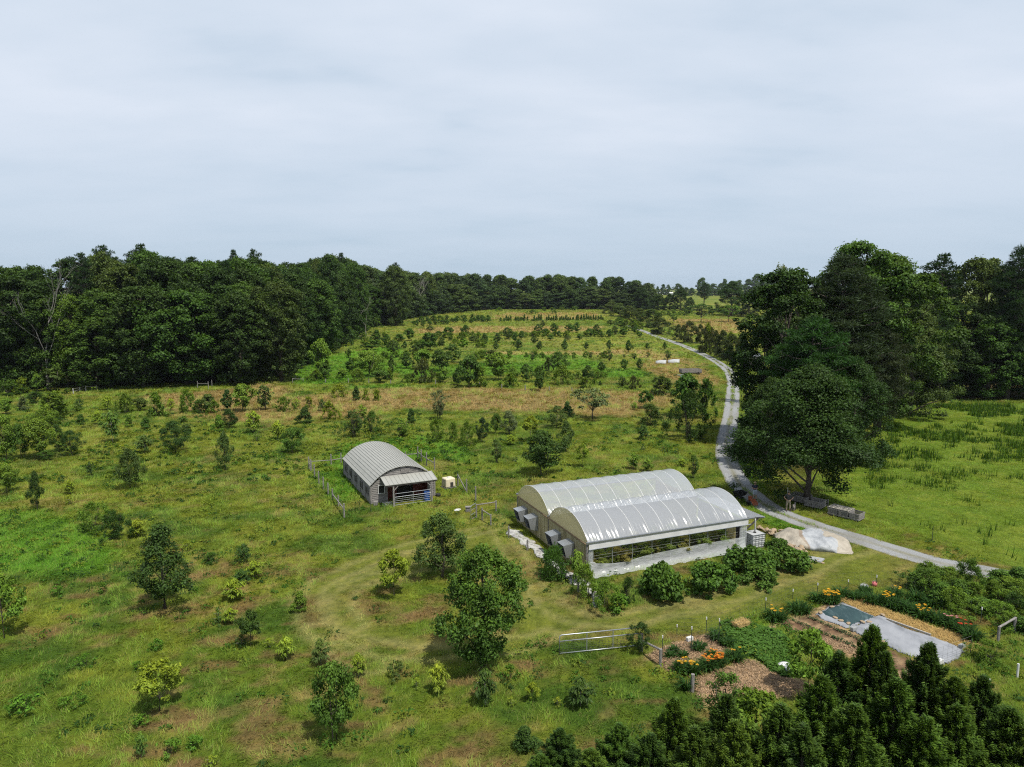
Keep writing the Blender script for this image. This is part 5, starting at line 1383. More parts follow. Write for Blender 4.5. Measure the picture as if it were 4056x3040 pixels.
fence('paddock_fence', 'short post and rail fence beyond the sunny side of the barn', [(Z, 1180, 345, 250), (Z, 1313, 335, 195), (Z, 1352, 365, 225), (Z, 1410, 400, 255), (Z, 1497, 450, 315)],
      [(0, 1, .68, .46), (1, 2, .6, .6), (2, 4, .55, .55)], wires=([(1, 2), (2, 3), (3, 4)], (.15, .5, .9)))
fence('paddock_fence', 'leaning brace post fence beside the white tank hut', [(Z, 1752, 620, 495), (Z, 1848, 700, 550), (Z, 1947, 790, 630)], [(0, 1, .95, .1)], wires=([(0, 1), (1, 2)], (.15, .5, .9, 1.2)))
fence('brace_fence', 'weathered rail brace beside the small open gate', [(Z, 1955, 970, 825), (Z, 2170, 900, 785)], [(0, 1, .95, .88)])
fence('brace_fence', 'low rail brace on the greenhouse side of the small open gate', [(Z, 2018, 1000, 865), (Z, 2112, 1055, 935)], [(0, 1, .85, .9)])
a, b = G(Z, 1895, 1003), G(Z, 1950, 968)
g = empty('walk_gate', a, math.atan2(b.y - a.y, b.x - a.x), 'small galvanised walk-through gate standing open near the greenhouse', 'gate'); gl = (b - a).length
mb = MB(); mb.tube([(0, 0, .08), (0, 0, 1.25), (.06, 0, 1.3), (gl - .06, 0, 1.3), (gl, 0, 1.25), (gl, 0, .08), (0, 0, .08)], .025); mb.build('gate_frame', M['galv'], g)
for z in (.5, .9): MB().tube([(0, 0, z), (gl, 0, z)], .018, 6).build('rail', M['galv'], g)
fence('steel_post', 'rusty steel post in front of the barn corner', [(Z, 800, 918, 795)], [], 'post', 'postgreen', .025)
# white tank used as an animal hut
P = G(Z, 1650, 640); h = empty('tank_hut', P, BN_RZ + .15, 'white plastic tank turned into an animal hut on a pallet', 'hut')
q = MB()
q.add([(-.56, -.5, .14), (.56, -.5, .14), (.56, .5, .14), (-.56, .5, .14), (-.53, -.47, 1.02), (.53, -.47, 1.02), (.53, .47, 1.02), (-.53, .47, 1.02)], [(0, 3, 2, 1), (4, 5, 6, 7), (0, 1, 5, 4), (1, 2, 6, 5), (2, 3, 7, 6), (3, 0, 4, 7)])
q.build('tank', M['cream'], h, False, .09); MB().lathe([(.14, 1.02), (.14, 1.07), (.12, 1.08)], n=16).build('cap', M['white'], h, True)
MB().box((.1, -.505, .4), (.34, .05, .5)).build('opening', M['darkwood'], h, False, .05)  # dark slab on the closed tank, painted shade for the hollow inside
mb = MB()
for y in (-.5, -.25, 0, .25, .5): mb.box((0, y, .11), (1.2, .12, .025))
for x in (-.55, 0, .55): mb.box((x, 0, .05), (.09, 1.1, .09))
mb.build('pallet', M['greywood'], h)
for x, y, lab in ((1740, 895, 'pale flat stone lying near the small open gate'), (1755, 885, 'second pale stone beside the flat one')):
    r_ = RS(x); q = MB(); q.lathe([(.12, 0), (.26, .03), (.24, .1), (.1, .14)], n=9); o = q.build('pale_stone', M['white']); o.location = G(Z, x, y); o.scale = (1, .7, .7); tag(o, lab, 'stone')
mb = MB(); mb.box((0, 0, .22), (.4, .34, .44)); mb.box((0, -.02, .46), (.46, .42, .04)); mb.box((0, -.18, .2), (.16, .03, .12)); o = mb.build('meter_box', M['greywood']); o.location = G(Z, 1862, 905); tag(o, 'small wooden box on the ground beside the open walk gate', 'box')

# ------------------------------------------------------------------ greenhouse
FILM = film('film', (.62, .65, .69), .58, .19, 1.5, .22, (1.8, .40, 1.0), .40)
CURT = film('curtain_film', (.80, .83, .84), .52, .25, 3.0, .5, (.7, 2, 2), .4)
PANEL = film('polycarbonate', (.62, .55, .31), .93, .3, 1.3, .05, (1, 1, .35), .62)
PANEL2 = simple('stained_panel', (.46, .41, .26), (.30, .26, .14), 2.2, .45, bmp=.05, c3=(.17, .14, .07), stretch=(2.5, 2.5, .25))
def greenhouse():
    L, W, EZ, PZ = GH_L, GH_W, 2.38, 3.85; bw = W / 2
    g = empty('greenhouse', GH_P1, GH_RZ, 'twin-bay plastic film greenhouse with one open rolled-up side', 'greenhouse')
    r = RS(3); PH = [lambda u: float(vnoise(u * .35, 0, 71)), lambda u: float(vnoise(u * .35, 0, 72))]
    for k in range(2):
        v0 = k * bw; n = 40; m = 300
        V = []; hoop_u = np.linspace(.0, L, 12)
        for i in range(m + 1):
            u = L * i / m
            dd = np.min(np.abs(hoop_u - u)); sag = .028 * sst(0, .55, dd)
            for j in range(n + 1):
                v = bw * j / n; z = arc_z(v, bw, EZ, PZ - EZ)
                a = (j / n - .5) * 2
                pz = sst(.15, 1.0, -a) * (.6 + .55 * PH[k](u)); wr = .016 * math.sin(u * 21 + 5 * a + 6 * vnoise(u * .8, a * 1.2, 5 + k)) * pz + .03 * (vnoise(u * 5.5 + 2 * a, a * 1.4, 9 + k) - .5) * (.3 + pz) + .05 * max(0, -a) ** 2 * (vnoise(u * 11 + 7 * a, a * .6, 19 + k) - .5) * (1 + 2.2 * math.exp(-u / 1.3))
                V.append((u, v0 + v + math.copysign(1, a) * -(sag * abs(a)) * .5, z + .03 - sag * (1 - .5 * abs(a)) + wr))
        V = np.array(V); i = np.arange(m)[:, None] * (n + 1) + np.arange(n)[None, :]
        F = np.stack([i, i + n + 1, i + n + 2, i + 1], -1).reshape(-1, 4)
        link('film_roof', np_mesh('film_roof', V, F, FILM, smooth=True), g)
        for u in hoop_u:
            pts = [(u, v0 + bw * j / 22, arc_z(bw * j / 22, bw, EZ, PZ - EZ) + .03) for j in range(23)]
            MB().tube(pts, .02, 6).build('hoop', M['white'], g, True)
        # end walls: arched upper panel and ribbed lower panel
        for u, nm in ((-.03, 1), (L + .03, 0)):
            q = MB(); pts = [(u, v0 + .02 + (bw - .04) * j / 24, arc_z(.02 + (bw - .04) * j / 24, bw, EZ, PZ - EZ)) for j in range(25)]
            base = [(u, v0 + bw - .02, EZ - .12), (u, v0 + .02, EZ - .12)]
            q.add(pts + base, [tuple(range(27))]); q.build('gable_panel', PANEL if nm else FILM, g)
            q = MB(); nn = int(bw / .19)
            for j in range(nn):
                va = v0 + .03 + (bw - .06) * j / nn; vb = v0 + .03 + (bw - .06) * (j + 1) / nn; s = -1 if nm else 1
                c = .75
                q.add([(u, va, 0), (u + s * .05, va + (vb - va) * .15, 0), (u + s * .05, va + (vb - va) * c, 0), (u, vb, 0), (u, va, EZ - .15), (u + s * .05, va + (vb - va) * .15, EZ - .15), (u + s * .05, va + (vb - va) * c, EZ - .15), (u, vb, EZ - .15)],
                      [(0, 1, 5, 4), (1, 2, 6, 5), (2, 3, 7, 6)])
            if nm or k == 1: q.build('lower_panel', PANEL2, g)
            if nm: MB().box((u - .06, v0 + bw / 2, EZ - .13), (.09, bw - .02, .07)).build('end_rail', simple('rust_rail', (.24, .17, .1), (.14, .1, .06), 6, .8), g)
    mb = MB()
    for v in (.02, bw, W - .02): mb.box((-.06, v, EZ / 2 - .05), (.10, .10, EZ - .1))
    mb.build('corner_post', M['greywood'], g)
    # gutters
    for v, e in ((-.09, .75), (bw, .1), (W + .09, .1)):
        q = MB(); q.add([(-.15, v - .09, EZ + .08), (L + e, v - .09, EZ + .05), (L + e, v - .06, EZ - .05), (L + e, v + .06, EZ - .05), (L + e, v + .09, EZ + .05), (-.15, v + .09, EZ + .08), (-.15, v + .06, EZ - .05), (-.15, v - .06, EZ - .05)],
                        [(0, 7, 2, 1), (7, 6, 3, 2), (6, 5, 4, 3), (0, 5, 6, 7), (1, 2, 3, 4)])
        q.build('gutter', M['galv'], g)
    MB().tube([(L + .68, -.09, EZ), (L + .72, -.09, EZ - .2), (L + .78, -.05, EZ - .9), (L + .80, 0.02, 1.22)], .055, 10).build('downpipe', M['white'], g, True)
    # valance under the gutter, posts, low curtain
    n = 60; V = []; rows = 5
    for i in range(n + 1):
        u = L * i / n + .02
        for j in range(rows):
            V.append((u, -.10 - .02 * math.sin(u * 5) * j / rows - .02, EZ - .06 - .38 * j / (rows - 1)))
    i = np.arange(n)[:, None] * rows + np.arange(rows - 1)[None, :]
    link('valance', np_mesh('valance', np.array(V), np.stack([i, i + 1, i + rows + 1, i + rows], -1).reshape(-1, 4), M['white'], smooth=True), g)
    MB().tube([(0, -.15, EZ - .45), (L + .25, -.15, EZ - .45)], .035, 8).build('roll_tube', M['galv'], g)
    for u in np.linspace(.35, L - .35, 9): MB().tube([(u, .03, -.1), (u, .03, EZ)], .03, 8).build('side_post', M['galv'], g)
    n = 120; rows = 14; V = []
    for i in range(n + 1):
        u = .02 + (L - .3) * i / n; t = u / L
        top = 1.02 - .36 * math.exp(-((u - 2.4) / 2.0) ** 2) - .1 * math.exp(-((u - 5.5) / 2.5) ** 2) - .05 * t
        if u < .5: top = 1.02 - .1 * u
        for j in range(rows):
            s = j / (rows - 1); z = top * (1 - s) + .02
            fold = .05 * math.sin(u * 7 + 2.5 * vnoise(u * .9, s * 2, 3)) * (s ** .6) * (1.2 if u < 4.5 else .5) + .05 * (vnoise(u * 2.2 + s * 2, s * 3, 6) - .5)
            V.append((u, -.16 - .10 * s - .42 * s ** 5 + fold, z + (.07 * vnoise(u * 3, s * 4, 8) if s > .85 else 0)))
    i = np.arange(n)[:, None] * rows + np.arange(rows - 1)[None, :]
    link('side_curtain', np_mesh('side_curtain', np.array(V), np.stack([i, i + 1, i + rows + 1, i + rows], -1).reshape(-1, 4), CURT, smooth=True), g)
    for u0, u1 in ((.0, .42), (L - .75, L - .02)):
        n = 12; V = []
        for i in range(n + 1):
            u = u0 + (u1 - u0) * i / n
            for z in (EZ - .42, 1.3, .1): V.append((u, -.09 + .04 * math.sin(i * 1.7), z))
        i = np.arange(n)[:, None] * 3 + np.arange(2)[None, :]
        link('corner_sheet', np_mesh('corner_sheet', np.array(V), np.stack([i, i + 1, i + 4, i + 3], -1).reshape(-1, 4), CURT, smooth=True), g)
    # wires along the open side
    mb = MB()
    for z in (1.15, 1.35, 1.55, 1.75): mb.tube([(.3, .05, z), (L - .8, .05, z)], .006, 4, False)
    mb.build('trellis_wire', M['wire'], g)
    MB().add([(.1, .1, .015), (L - .1, .1, .015), (L - .1, W - .1, .015), (.1, W - .1, .015)], [(0, 1, 2, 3)]).build('floor_cloth', simple('floor_cloth', (.03, .03, .032), (.06, .05, .045), 3, .9), g)
    # doorway end seen through the open side
    MB().box((L - 1.05, .55, .95), (.06, 1.0, 1.7)).build('inner_screen', PANEL, g)
    # fan housings on the end wall
    for s in (1.75, 3.85, 8.0, 10.15):
        v = W - s; f = MB(); z1, z0 = 1.78, .55
        f.add([(-.09, v - .52, z0), (-.09, v + .52, z0), (-.09, v + .52, z1), (-.09, v - .52, z1), (-.72, v - .46, z0 + .2), (-.72, v + .46, z0 + .2), (-.98, v + .50, z1 - .14), (-.98, v - .50, z1 - .14)],
              [(0, 4, 5, 1), (3, 2, 6, 7), (0, 3, 7, 4), (1, 5, 6, 2)])
        fo = f.build('fan_housing', M['galv'], g); 
        q = MB(); q.lathe([(.40, 0), (.40, .05), (.36, .05), (.36, 0)], n=22); o = q.build('fan_ring', M['black'], fo); o.rotation_euler = (0, -PI / 2, 0); o.location = (-.30, v, 1.1)
        q = MB()
        for a in range(4): 
            an = a * PI / 2 + .4; q.bar((-.28, v, 1.1), (-.30, v + .34 * math.cos(an), 1.1 + .34 * math.sin(an)), .10, .02)
        q.build('fan_blade', M['galv'], fo); MB().box((-.13, v, 1.15), (.04, .96, 1.1)).build('louvre_panel', M['black'], fo)
    # crop plants on the trellis
    r2 = RS(9)
    for row, vv in enumerate((.55, 1.7, 3.2)):
        for i in range(15 if row < 2 else 7):
            u = .6 + i * (.86 if row < 2 else 1.7) + r2.rand() * .3
            if u > L - 1.3: continue
            P = GHP(u, vv, .015)
            put('round' if i % 2 else 'vase', P, 1.1 + .55 * r2.rand() + (.2 if i > 5 else 0), 1.25 + .4 * r2.rand(), (.115, .165, .030) if i % 3 else (.19, .19, .05), ('large-leaved climbing crop plant, ' + ordn(i) + ' from the fan wall in the ' + ORD[row] + ' greenhouse row'), 'climbing crop plants in the greenhouse', name='crop_plant', cat='plant', far=False)
    # lean-to roof at the far end
    a = empty('lean_to', GHP(L + .06, .6), GH_RZ, 'corrugated metal lean-to roof on timber braces at the greenhouse end', 'lean-to')
    q = MB(); nn = 26; v1 = 5.6; o1 = 2.3; zA, zB = 2.28, 1.98
    for j in range(nn):
        va, vb = v1 * j / nn, v1 * (j + 1) / nn; vm = (va + vb) / 2
        q.add([(0, va, zA), (0, vm, zA + .035), (0, vb, zA), (o1, va, zB), (o1, vm, zB + .035), (o1, vb, zB)], [(0, 3, 4, 1), (1, 4, 5, 2)])
    s_ = q.build('roof', M['galv'], a); sm = s_.modifiers.new('thickness', 'SOLIDIFY'); sm.thickness = .012
    for v in (.1, 2.8, 5.4):
        q = MB(); q.bar((.05, v, .9), (1.7, v, 1.98), .09); q.bar((.02, v, 2.20), (2.2, v, 1.92), .06, .10); q.build('brace', M['darkwood'], a)
    MB().box((.04, 2.8, 1.05), (.06, 5.4, 2.1)).build('back_wall', M['darkwood'], a)
    # white cage tank under the downpipe
    tk = empty('water_tank', GHP(L + .82, .02), GH_RZ, 'white caged water tank under the greenhouse downpipe', 'tank')
    q = MB(); V = []
    for z in np.linspace(.16, 1.12, 13): 
        o = .0 if int(round((z - .16) / .08)) % 2 else .03
        V.append((z, .55 + o, .46 + o))
    for (z, a_, b_), (z2, a2, b2) in zip(V[:-1], V[1:]):
        q.add([(-a_, -b_, z), (a_, -b_, z), (a_, b_, z), (-a_, b_, z), (-a2, -b2, z2), (a2, -b2, z2), (a2, b2, z2), (-a2, b2, z2)], [(0, 1, 5, 4), (1, 2, 6, 5), (2, 3, 7, 6), (3, 0, 4, 7)])
    z, a_, b_ = V[-1]; q.add([(-a_, -b_, z), (a_, -b_, z), (a_, b_, z), (-a_, b_, z)], [(0, 1, 2, 3)])
    q.build('tank', simple('tank_plastic', (.40, .41, .41), (.34, .35, .35), 4, .5, bmp=.03), tk); q = MB()
    for x in (-.6, -.3, 0, .3, .6):
        for y in (-.51, .51): q.tube([(x, y, .12), (x, y, 1.14)], .014, 5)
    for y in (-.51, -.17, .17, .51):
        for x in (-.6, .6): q.tube([(x, y, .12), (x, y, 1.14)], .014, 5)
    for z in (.14, .45, .8, 1.13): q.tube([(-.6, -.51, z), (.6, -.51, z), (.6, .51, z), (-.6, .51, z), (-.6, -.51, z)], .014, 5)
    q.build('cage', M['galv'], tk); MB().lathe([(.12, 1.12), (.12, 1.17), (.1, 1.18)], n=14).build('cap', M['black'], tk, True)
    MB().box((0, 0, .06), (1.2, 1.0, .12)).build('pallet', M['greywood'], tk)
greenhouse()

# ------------------------------------------------------------------ sheets lying on the ground
def sheet(name, poly, cell, hfun, mat, z0=.03, label=None, cat=None, kind=None, thick=.012, rough_edge=.25):
    q = np.array(poly); a = q.min(0) - .2; b = q.max(0) + .2
    nx = int((b[0] - a[0]) / cell) + 2; ny = int((b[1] - a[1]) / cell) + 2
    X, Y = np.meshgrid(a[0] + np.arange(nx) * cell, a[1] + np.arange(ny) * cell)
    x, y = X.ravel(), Y.ravel(); d = sdist(poly, x, y) + (vnoise(x * 1.5, y * 1.5, 6) - .5) * rough_edge
    z = z0 + hfun(x, y, np.maximum(d, 0)); z = np.where(d < 0, .0, z)
    ins = d > -cell * .9
    i = (np.arange(ny - 1)[:, None] * nx + np.arange(nx - 1)[None, :]).ravel()
    F = np.stack([i, i + 1, i + nx + 1, i + nx], -1); F = F[ins[F].all(1)]
    used = np.unique(F); mp = np.full(len(x), -1); mp[used] = np.arange(len(used))
    me = np_mesh(name, np.stack([x, y, z], -1)[used], mp[F], mat, smooth=True); o = link(name, me)
    if thick: s = o.modifiers.new('thickness', 'SOLIDIFY'); s.thickness = thick; s.offset = 1
    if kind: o['kind'] = kind
    if label: tag(o, label, cat)
    return o
COV = simple('row_cover', (.27, .28, .30), (.225, .235, .255), 1.1, .85, bmp=.7, c3=(.125, .135, .15), bdist=.06, stretch=(1, .5, 1))
NET = simple('shade_net', (.030, .062, .066), (.020, .045, .050), 2.2, .85, bmp=.4, c3=(.07, .11, .115), stretch=(1, .3, 1))
sheet('row_cover', P_COVER, .09, lambda x, y, d: .10 * sst(0, .5, d) + .05 * fbm(x * 2.2, y * 2.2, 31) + .06 * np.abs(fbm(x * .9, y * 1.4, 32) - .5), COV, .03, 'long pale grey fabric row cover stretched over a garden bed', 'row cover')
sheet('row_cover', P_NETB, .09, lambda x, y, d: .08 * sst(0, .4, d) + .04 * fbm(x * 2.5, y * 2.5, 33), COV, .02, 'short pale fabric cover edging out from under the dark net', 'row cover')
sheet('shade_net', P_NET, .08, lambda x, y, d: .16 * sst(0, .4, d) + .05 * fbm(x * 2.5, y * 2.5, 34), NET, .045, 'dark teal shade net lying over the short fabric cover', 'net')
WHT = simple('plastic_sheet', (.50, .50, .48), (.36, .35, .33), 3, .35, bmp=.6, c3=(.10, .10, .10), bdist=.06)
P_STRIP = W2('G2', [(165, 1030), (235, 955), (340, 1000), (480, 1105), (640, 1180), (745, 1290)]) + W2('M2', [(1440, 560), (1500, 620), (1570, 660), (1600, 720), (1540, 730), (1480, 660), (1400, 590)]) + W2('G2', [(660, 1335), (560, 1290), (420, 1150), (300, 1070)])
sheet('plastic_sheet', P_STRIP, .1, lambda x, y, d: .05 * sst(0, .3, d) + .10 * fbm(x * 2, y * 2, 41), WHT, .03, 'crumpled black and white plastic sheet along the fan wall', 'plastic sheet', rough_edge=.8)
r_ = RS(6)
for x, y in ((1950, 'a'),): pass
for i, (v, x, y) in enumerate((('G6', 355, 522), ('G6', 243, 577), ('G6', 385, 627), ('G6', 440, 655), ('G6', 512, 682), ('G6', 650, 668), ('G6', 713, 668), ('G6', 850, 862), ('G6', 845, 600))):
    q = MB(); q.lathe([(.09, 0), (.16, .03), (.15, .08), (.06, .11)], n=8); o = q.build('cover_stone', M['stone']); P = G(v, x, y); o.location = (P.x, P.y, .12); o.rotation_euler = (0, 0, i); o.scale = (1.1, .75, .9)
    tag(o, f'tan stone weighing down the garden covers, {ordn(i)} from the net corner', 'stone', 'stones holding down the garden covers')
for (v, x, y, lab) in (('G6', 565, 735, 'grey concrete block at the near edge of the row cover'), ('G6', 1610, 905, 'grey concrete block at the end of the row cover'), ('G6', 1395, 1055, 'pale block at the lower corner of the row cover'), ('G5', 568, 715, 'white box on the small mulch bed')):
    q = MB(); q.box((0, 0, .1), (.40, .2, .2)); q.box((-.1, 0, .206), (.13, .12, .01)); q.box((.1, 0, .206), (.13, .12, .01)); o = q.build('concrete_block', M['slate'] if 'grey' in lab else M['white']); P = G(v, x, y); o.location = (P.x, P.y, .06); o.rotation_euler = (0, 0, .5); tag(o, lab, 'block')
a, b = G('G6', 880, 640), G('G6', 1310, 795); o = MB().bar((a.x, a.y, .16), (b.x, b.y, .16), .09).build('wooden_pole', M['palebark']); tag(o, 'long pale pole lying along the row cover edge', 'pole')

# seedling rows
r_ = RS(16)
for i, (p0, p1) in enumerate((((1740, 490), (2240, 710)), ((1580, 520), (2180, 775)), ((1470, 560), (1660, 650)))):
    a, b = G('G5', *p0), G('G5', *p1); n = int((b - a).length * 60)
    t_ = r_.rand(n); x = a.x + (b.x - a.x) * t_ + r_.randn(n) * .09; y = a.y + (b.y - a.y) * t_ + r_.randn(n) * .09
    an = r_.rand(n) * 6.28; A = np.stack([np.cos(an), np.sin(an), .5 * np.ones(n)], -1); Nn = np.stack([-.4 * np.cos(an), -.4 * np.sin(an), np.ones(n)], -1)
    Ls = .10 + .08 * r_.rand(n); V, F = leaf_quads(np.stack([x, y, .05 + .10 * r_.rand(n)], -1), A, Nn, Ls, Ls * .5)
    o = link('seedling_row', np_mesh('seedling_row', V, F, M['col'], np.repeat(np.tile(np.array([.035, .07, .025]), (n, 1)) * (.7 + .8 * r_.rand(n))[:, None], 4, 0)))
    tag(o, f'{("seedling row nearest the net", "middle seedling row in the dark soil", "short seedling row nearest the leafy vine bed")[i]}', 'seedling row', 'seedling rows in the dark soil')

# sprawling vines of the leafy bed
r_ = RS(18); x, y = scatter_in(Z_LUSH[-1], 9000, r_); n = len(x)
an = r_.rand(n) * 6.28; A = np.stack([np.cos(an), np.sin(an), .2 * np.ones(n)], -1); Nn = np.stack([.3 * np.cos(an), .3 * np.sin(an), np.ones(n)], -1) + r_.randn(n, 3) * .25
Ls = .13 + .11 * r_.rand(n); hh = fbm(x * 1.2, y * 1.2, 3)
V, F = leaf_quads(np.stack([x, y, .05 + .30 * hh * r_.rand(n)], -1), A, Nn, Ls, Ls * .8)
o = link('vine_foliage', np_mesh('vine_foliage', V, F, M['col'], np.repeat(np.tile(np.array([.066, .140, .024]), (n, 1)) * (.7 + .7 * r_.rand(n))[:, None], 4, 0))); o['kind'] = 'stuff'; o['label'] = 'sprawling leafy vines covering the middle garden bed'; o['category'] = 'vines'

# flower border
def lily(P, w, h, fl, label, seed, dens=1.0, group='flowering clumps of the garden beds'):
    r = RS(seed); e = empty('flower_clump', P, 0, label, 'flowers', group)
    n = int(130 * (w / 1.0) ** 1.2) + 30
    an = r.rand(n) * 6.28; q = np.sqrt(r.rand(n)) * w * .42
    x0, y0 = np.cos(an) * q, np.sin(an) * q * .8; ln = h * (.7 + .6 * r.rand(n)); lean = .35 + .6 * r.rand(n) * (q / (w * .42) + .2); a2 = an + r.randn(n) * .5
    # strap leaves in two joints
    V = np.zeros((n, 5, 3)); wd = .045 + .02 * r.rand(n); dx, dy = np.cos(a2), np.sin(a2)
    def at(s, le): return np.stack([x0 + dx * ln * s * np.sin(le), y0 + dy * ln * s * np.sin(le), ln * s * np.cos(le)], -1)
    m = at(.62, lean * .7); tpt = at(1.0, lean * 1.35); pr = np.stack([-dy, dx, 0 * dx], -1) * (wd / 2)[:, None]; b0 = np.stack([x0, y0, 0 * x0], -1)
    V[:, 0] = b0 - pr; V[:, 1] = b0 + pr; V[:, 2] = m + pr; V[:, 3] = m - pr; V[:, 4] = tpt
    base = np.arange(n)[:, None] * 5; F = np.concatenate([base + np.array([0, 1, 2, 3]), base + np.array([3, 2, 4, 4])])
    V = V.reshape(-1, 3)
    F4 = (base + np.array([0, 1, 2, 3])); F3 = base + np.array([3, 2, 4])
    tri = np.concatenate([F4[:, [0, 1, 2]], F4[:, [0, 2, 3]], F3])
    col = np.repeat(np.tile(np.array([.030, .075, .015]), (n, 1)) * (.6 + .9 * r.rand(n))[:, None], 5, 0)
    link('foliage', np_mesh('foliage', V, tri, M['col'], col), e)
    if fl:
        k = int(fl[1] * .6); an = r.rand(k) * 6.28; q = np.sqrt(r.rand(k)) * w * .42
        C0 = np.stack([np.cos(an) * q, np.sin(an) * q * .8, h * (.85 + .35 * r.rand(k))], -1)
        P_, A_, N_, cc = [], [], [], []
        for c in C0:
            c1 = np.array(fl[0]) * (.75 + .4 * r.rand())
            for p in range(6):
                a = p * PI / 3 + r.rand() * .3; d = np.array([math.cos(a), math.sin(a), .45]); P_.append(c + d * .055); A_.append(d); N_.append([-.4 * d[0], -.4 * d[1], 1]); cc.append(c1 if p else c1 * .8)
        V, F = leaf_quads(np.array(P_), np.array(A_), np.array(N_), np.full(len(P_), .09), np.full(len(P_), .05)); link('blossoms', np_mesh('blossoms', V, F, M['col'], np.repeat(np.array(cc), 4, 0)), e)
    return e
YE, OR, PK, RD = (.72, .40, .03), (.68, .24, .03), (.62, .25, .28), (.6, .06, .03)
for i, (v, x, y, ty, w, f, k, lab) in enumerate((
    ('R2', 690, 812, 735, 150, YE, 16, 'dark green clump with a few yellow lilies at the near end of the border'), ('R2', 820, 765, 690, 150, None, 0, 'leafy clump without flowers between two yellow lily clumps'),
    ('R2', 925, 705, 645, 80, None, 0, 'narrow leafy clump just before the brightest yellow lilies'), ('R2', 1005, 712, 628, 120, YE, 60, 'brightest yellow lily clump at the corner of the border'),
    ('R2', 1060, 675, 610, 90, None, 0, 'leafy clump behind the brightest yellow lilies'), ('R2', 1150, 690, 645, 90, None, 0, 'low leafy clump below the grey tub'), ('R2', 1255, 715, 622, 130, None, 0, 'dark leafy clump below the pink bucket'),
    ('R2', 1330, 725, 640, 110, YE, 26, 'yellow lily clump beyond the straw strip, first of the far side'), ('R2', 1400, 750, 665, 110, None, 0, 'leafy clump after the first yellow lilies beside the straw'), ('R2', 1460, 765, 670, 100, None, 0, 'dark leafy clump in the middle of the straw side border'),
    ('R2', 1535, 800, 705, 120, YE, 20, 'second yellow lily clump beside the straw strip'), ('R2', 1615, 825, 740, 110, None, 0, 'leafy clump between yellow and pink lilies'), ('R2', 1695, 855, 745, 110, PK, 10, 'pink lily clump towards the trellis frame'),
    ('R2', 1770, 885, 780, 110, RD, 12, 'red and yellow lily clump nearest the trellis frame'), ('R2', 1820, 925, 835, 120, None, 0, 'leafy clump at the trellis end of the border'), ('R2', 1370, 680, 620, 90, YE, 8, 'lily clump with scattered yellow blooms behind the straw side border'),
    ('R2', 1490, 700, 635, 110, None, 0, 'leafy clump against the grassy shrub mass'), ('R2', 1590, 730, 680, 110, None, 0, 'second leafy clump against the grassy shrub mass'), ('R2', 1200, 660, 615, 80, None, 0, 'leafy clump right beside the grey tub'),
    ('G5', 500, 1000, 910, 190, YE, 14, 'yellow flower clump at the near corner of the small mulch bed'), ('G5', 610, 1030, 920, 150, YE, 16, 'yellow flower clump by the old wooden post'), ('G5', 740, 990, 880, 160, OR, 22, 'orange flower clump between the two mulch beds'),
    ('G5', 850, 965, 860, 140, OR, 46, 'brightest orange flower clump of the mulch beds'), ('G5', 1000, 905, 800, 180, YE, 6, 'leafy clump between orange flowers and the vine bed'), ('G5', 790, 870, 800, 120, OR, 8, 'small orange clump on the small mulch bed'),
    ('G5', 540, 1180, 1010, 120, None, 0, 'tall blue-green clump beside the old wooden post'), ('G5', 925, 755, 680, 150, None, 0, 'broad pale squash plant at the edge of the mulch'), ('G5', 660, 800, 720, 130, None, 0, 'tomato plant on the small mulch bed, the largest'),
    ('G5', 420, 825, 760, 80, None, 0, 'small plant on the small mulch bed near the vine covered post'), ('G5', 820, 700, 600, 110, None, 0, 'tall plant by the wire fence on the small mulch bed'), ('G5', 510, 870, 820, 90, None, 0, 'small seedling clump in the dark mulch'),
    ('G5', 380, 870, 820, 80, None, 0, 'second small seedling clump in the dark mulch'))):
    P, H, Wm = spot(v, x, y, ty, w); lily(P, max(.45, Wm * .85), min(.68, max(.35, H)), (f, k) if f else None, lab, 300 + i)

# hay bale, buckets, bags
P = G('G5', 1068, 583); o = empty('hay_bale', P, .5, 'straw bale on the grass at the corner of the vine bed', 'hay bale')
MB().box((0, 0, .2), (.98, .46, .40)).build('bale', simple('hay', (.50, .36, .15), (.36, .25, .1), 14, .95, bmp=.8, stretch=(1, 6, 6)), o, False, .05)
n = 900; r_ = RS(2); an = r_.rand(n) * 6.28
link('loose_straw', blade_mesh('loose_straw', (r_.rand(n) - .5) * 1.0, (r_.rand(n) - .5) * .5, .3 + .14 * r_.rand(n) * (r_.rand(n) > .3), .15 + .1 * r_.rand(n), np.full(n, .02), an, 1.0 + .7 * r_.rand(n), np.tile(np.array([.55, .40, .17]), (n, 1)) * (.6 + .6 * r_.rand(n))[:, None]), o)
mb = MB()
for y in (-.12, .12): mb.tube([(-.495, y, .0), (-.495, y, .405), (.495, y, .405), (.495, y, 0)], .008, 4)
mb.build('twine', M['wire'], o)
for v, x, y, s, m, lab in (('G6', 765, 300, .17, simple('pink_plastic', (.55, .16, .16), rough=.5), 'pink bucket at the fence corner of the flower border'), ('G6', 665, 328, .26, M['slate'], 'wide grey tub beside the pink bucket')):
    P = G(v, x, y); e = empty('bucket', P, 0, lab, 'bucket'); MB().lathe([(s * .8, 0), (s, .28), (s * .94, .28), (s * .75, .04)], n=18).build('shell', m, e, True); MB().tube([(s * math.cos(a), 0, .27 + .16 * math.sin(a)) for a in np.linspace(0, PI, 9)], .008, 4).build('handle', M['wire'], e)
for i, (v, x, y, lab) in enumerate((('G5', 1485, 960, 'crumpled white bag at the end of the vine bed'), ('G5', 1530, 985, 'second white bag beside the crumpled one'))):
    q = MB(); q.lathe([(.22, 0), (.34, .05), (.30, .16), (.14, .22), (.05, .24)], n=11); o = q.build('white_bag', M['white'], smooth=True); P = G(v, x, y); o.location = P; o.scale = (1.1, .7, 1); o.rotation_euler = (0, 0, i + .3); tag(o, lab, 'bag')

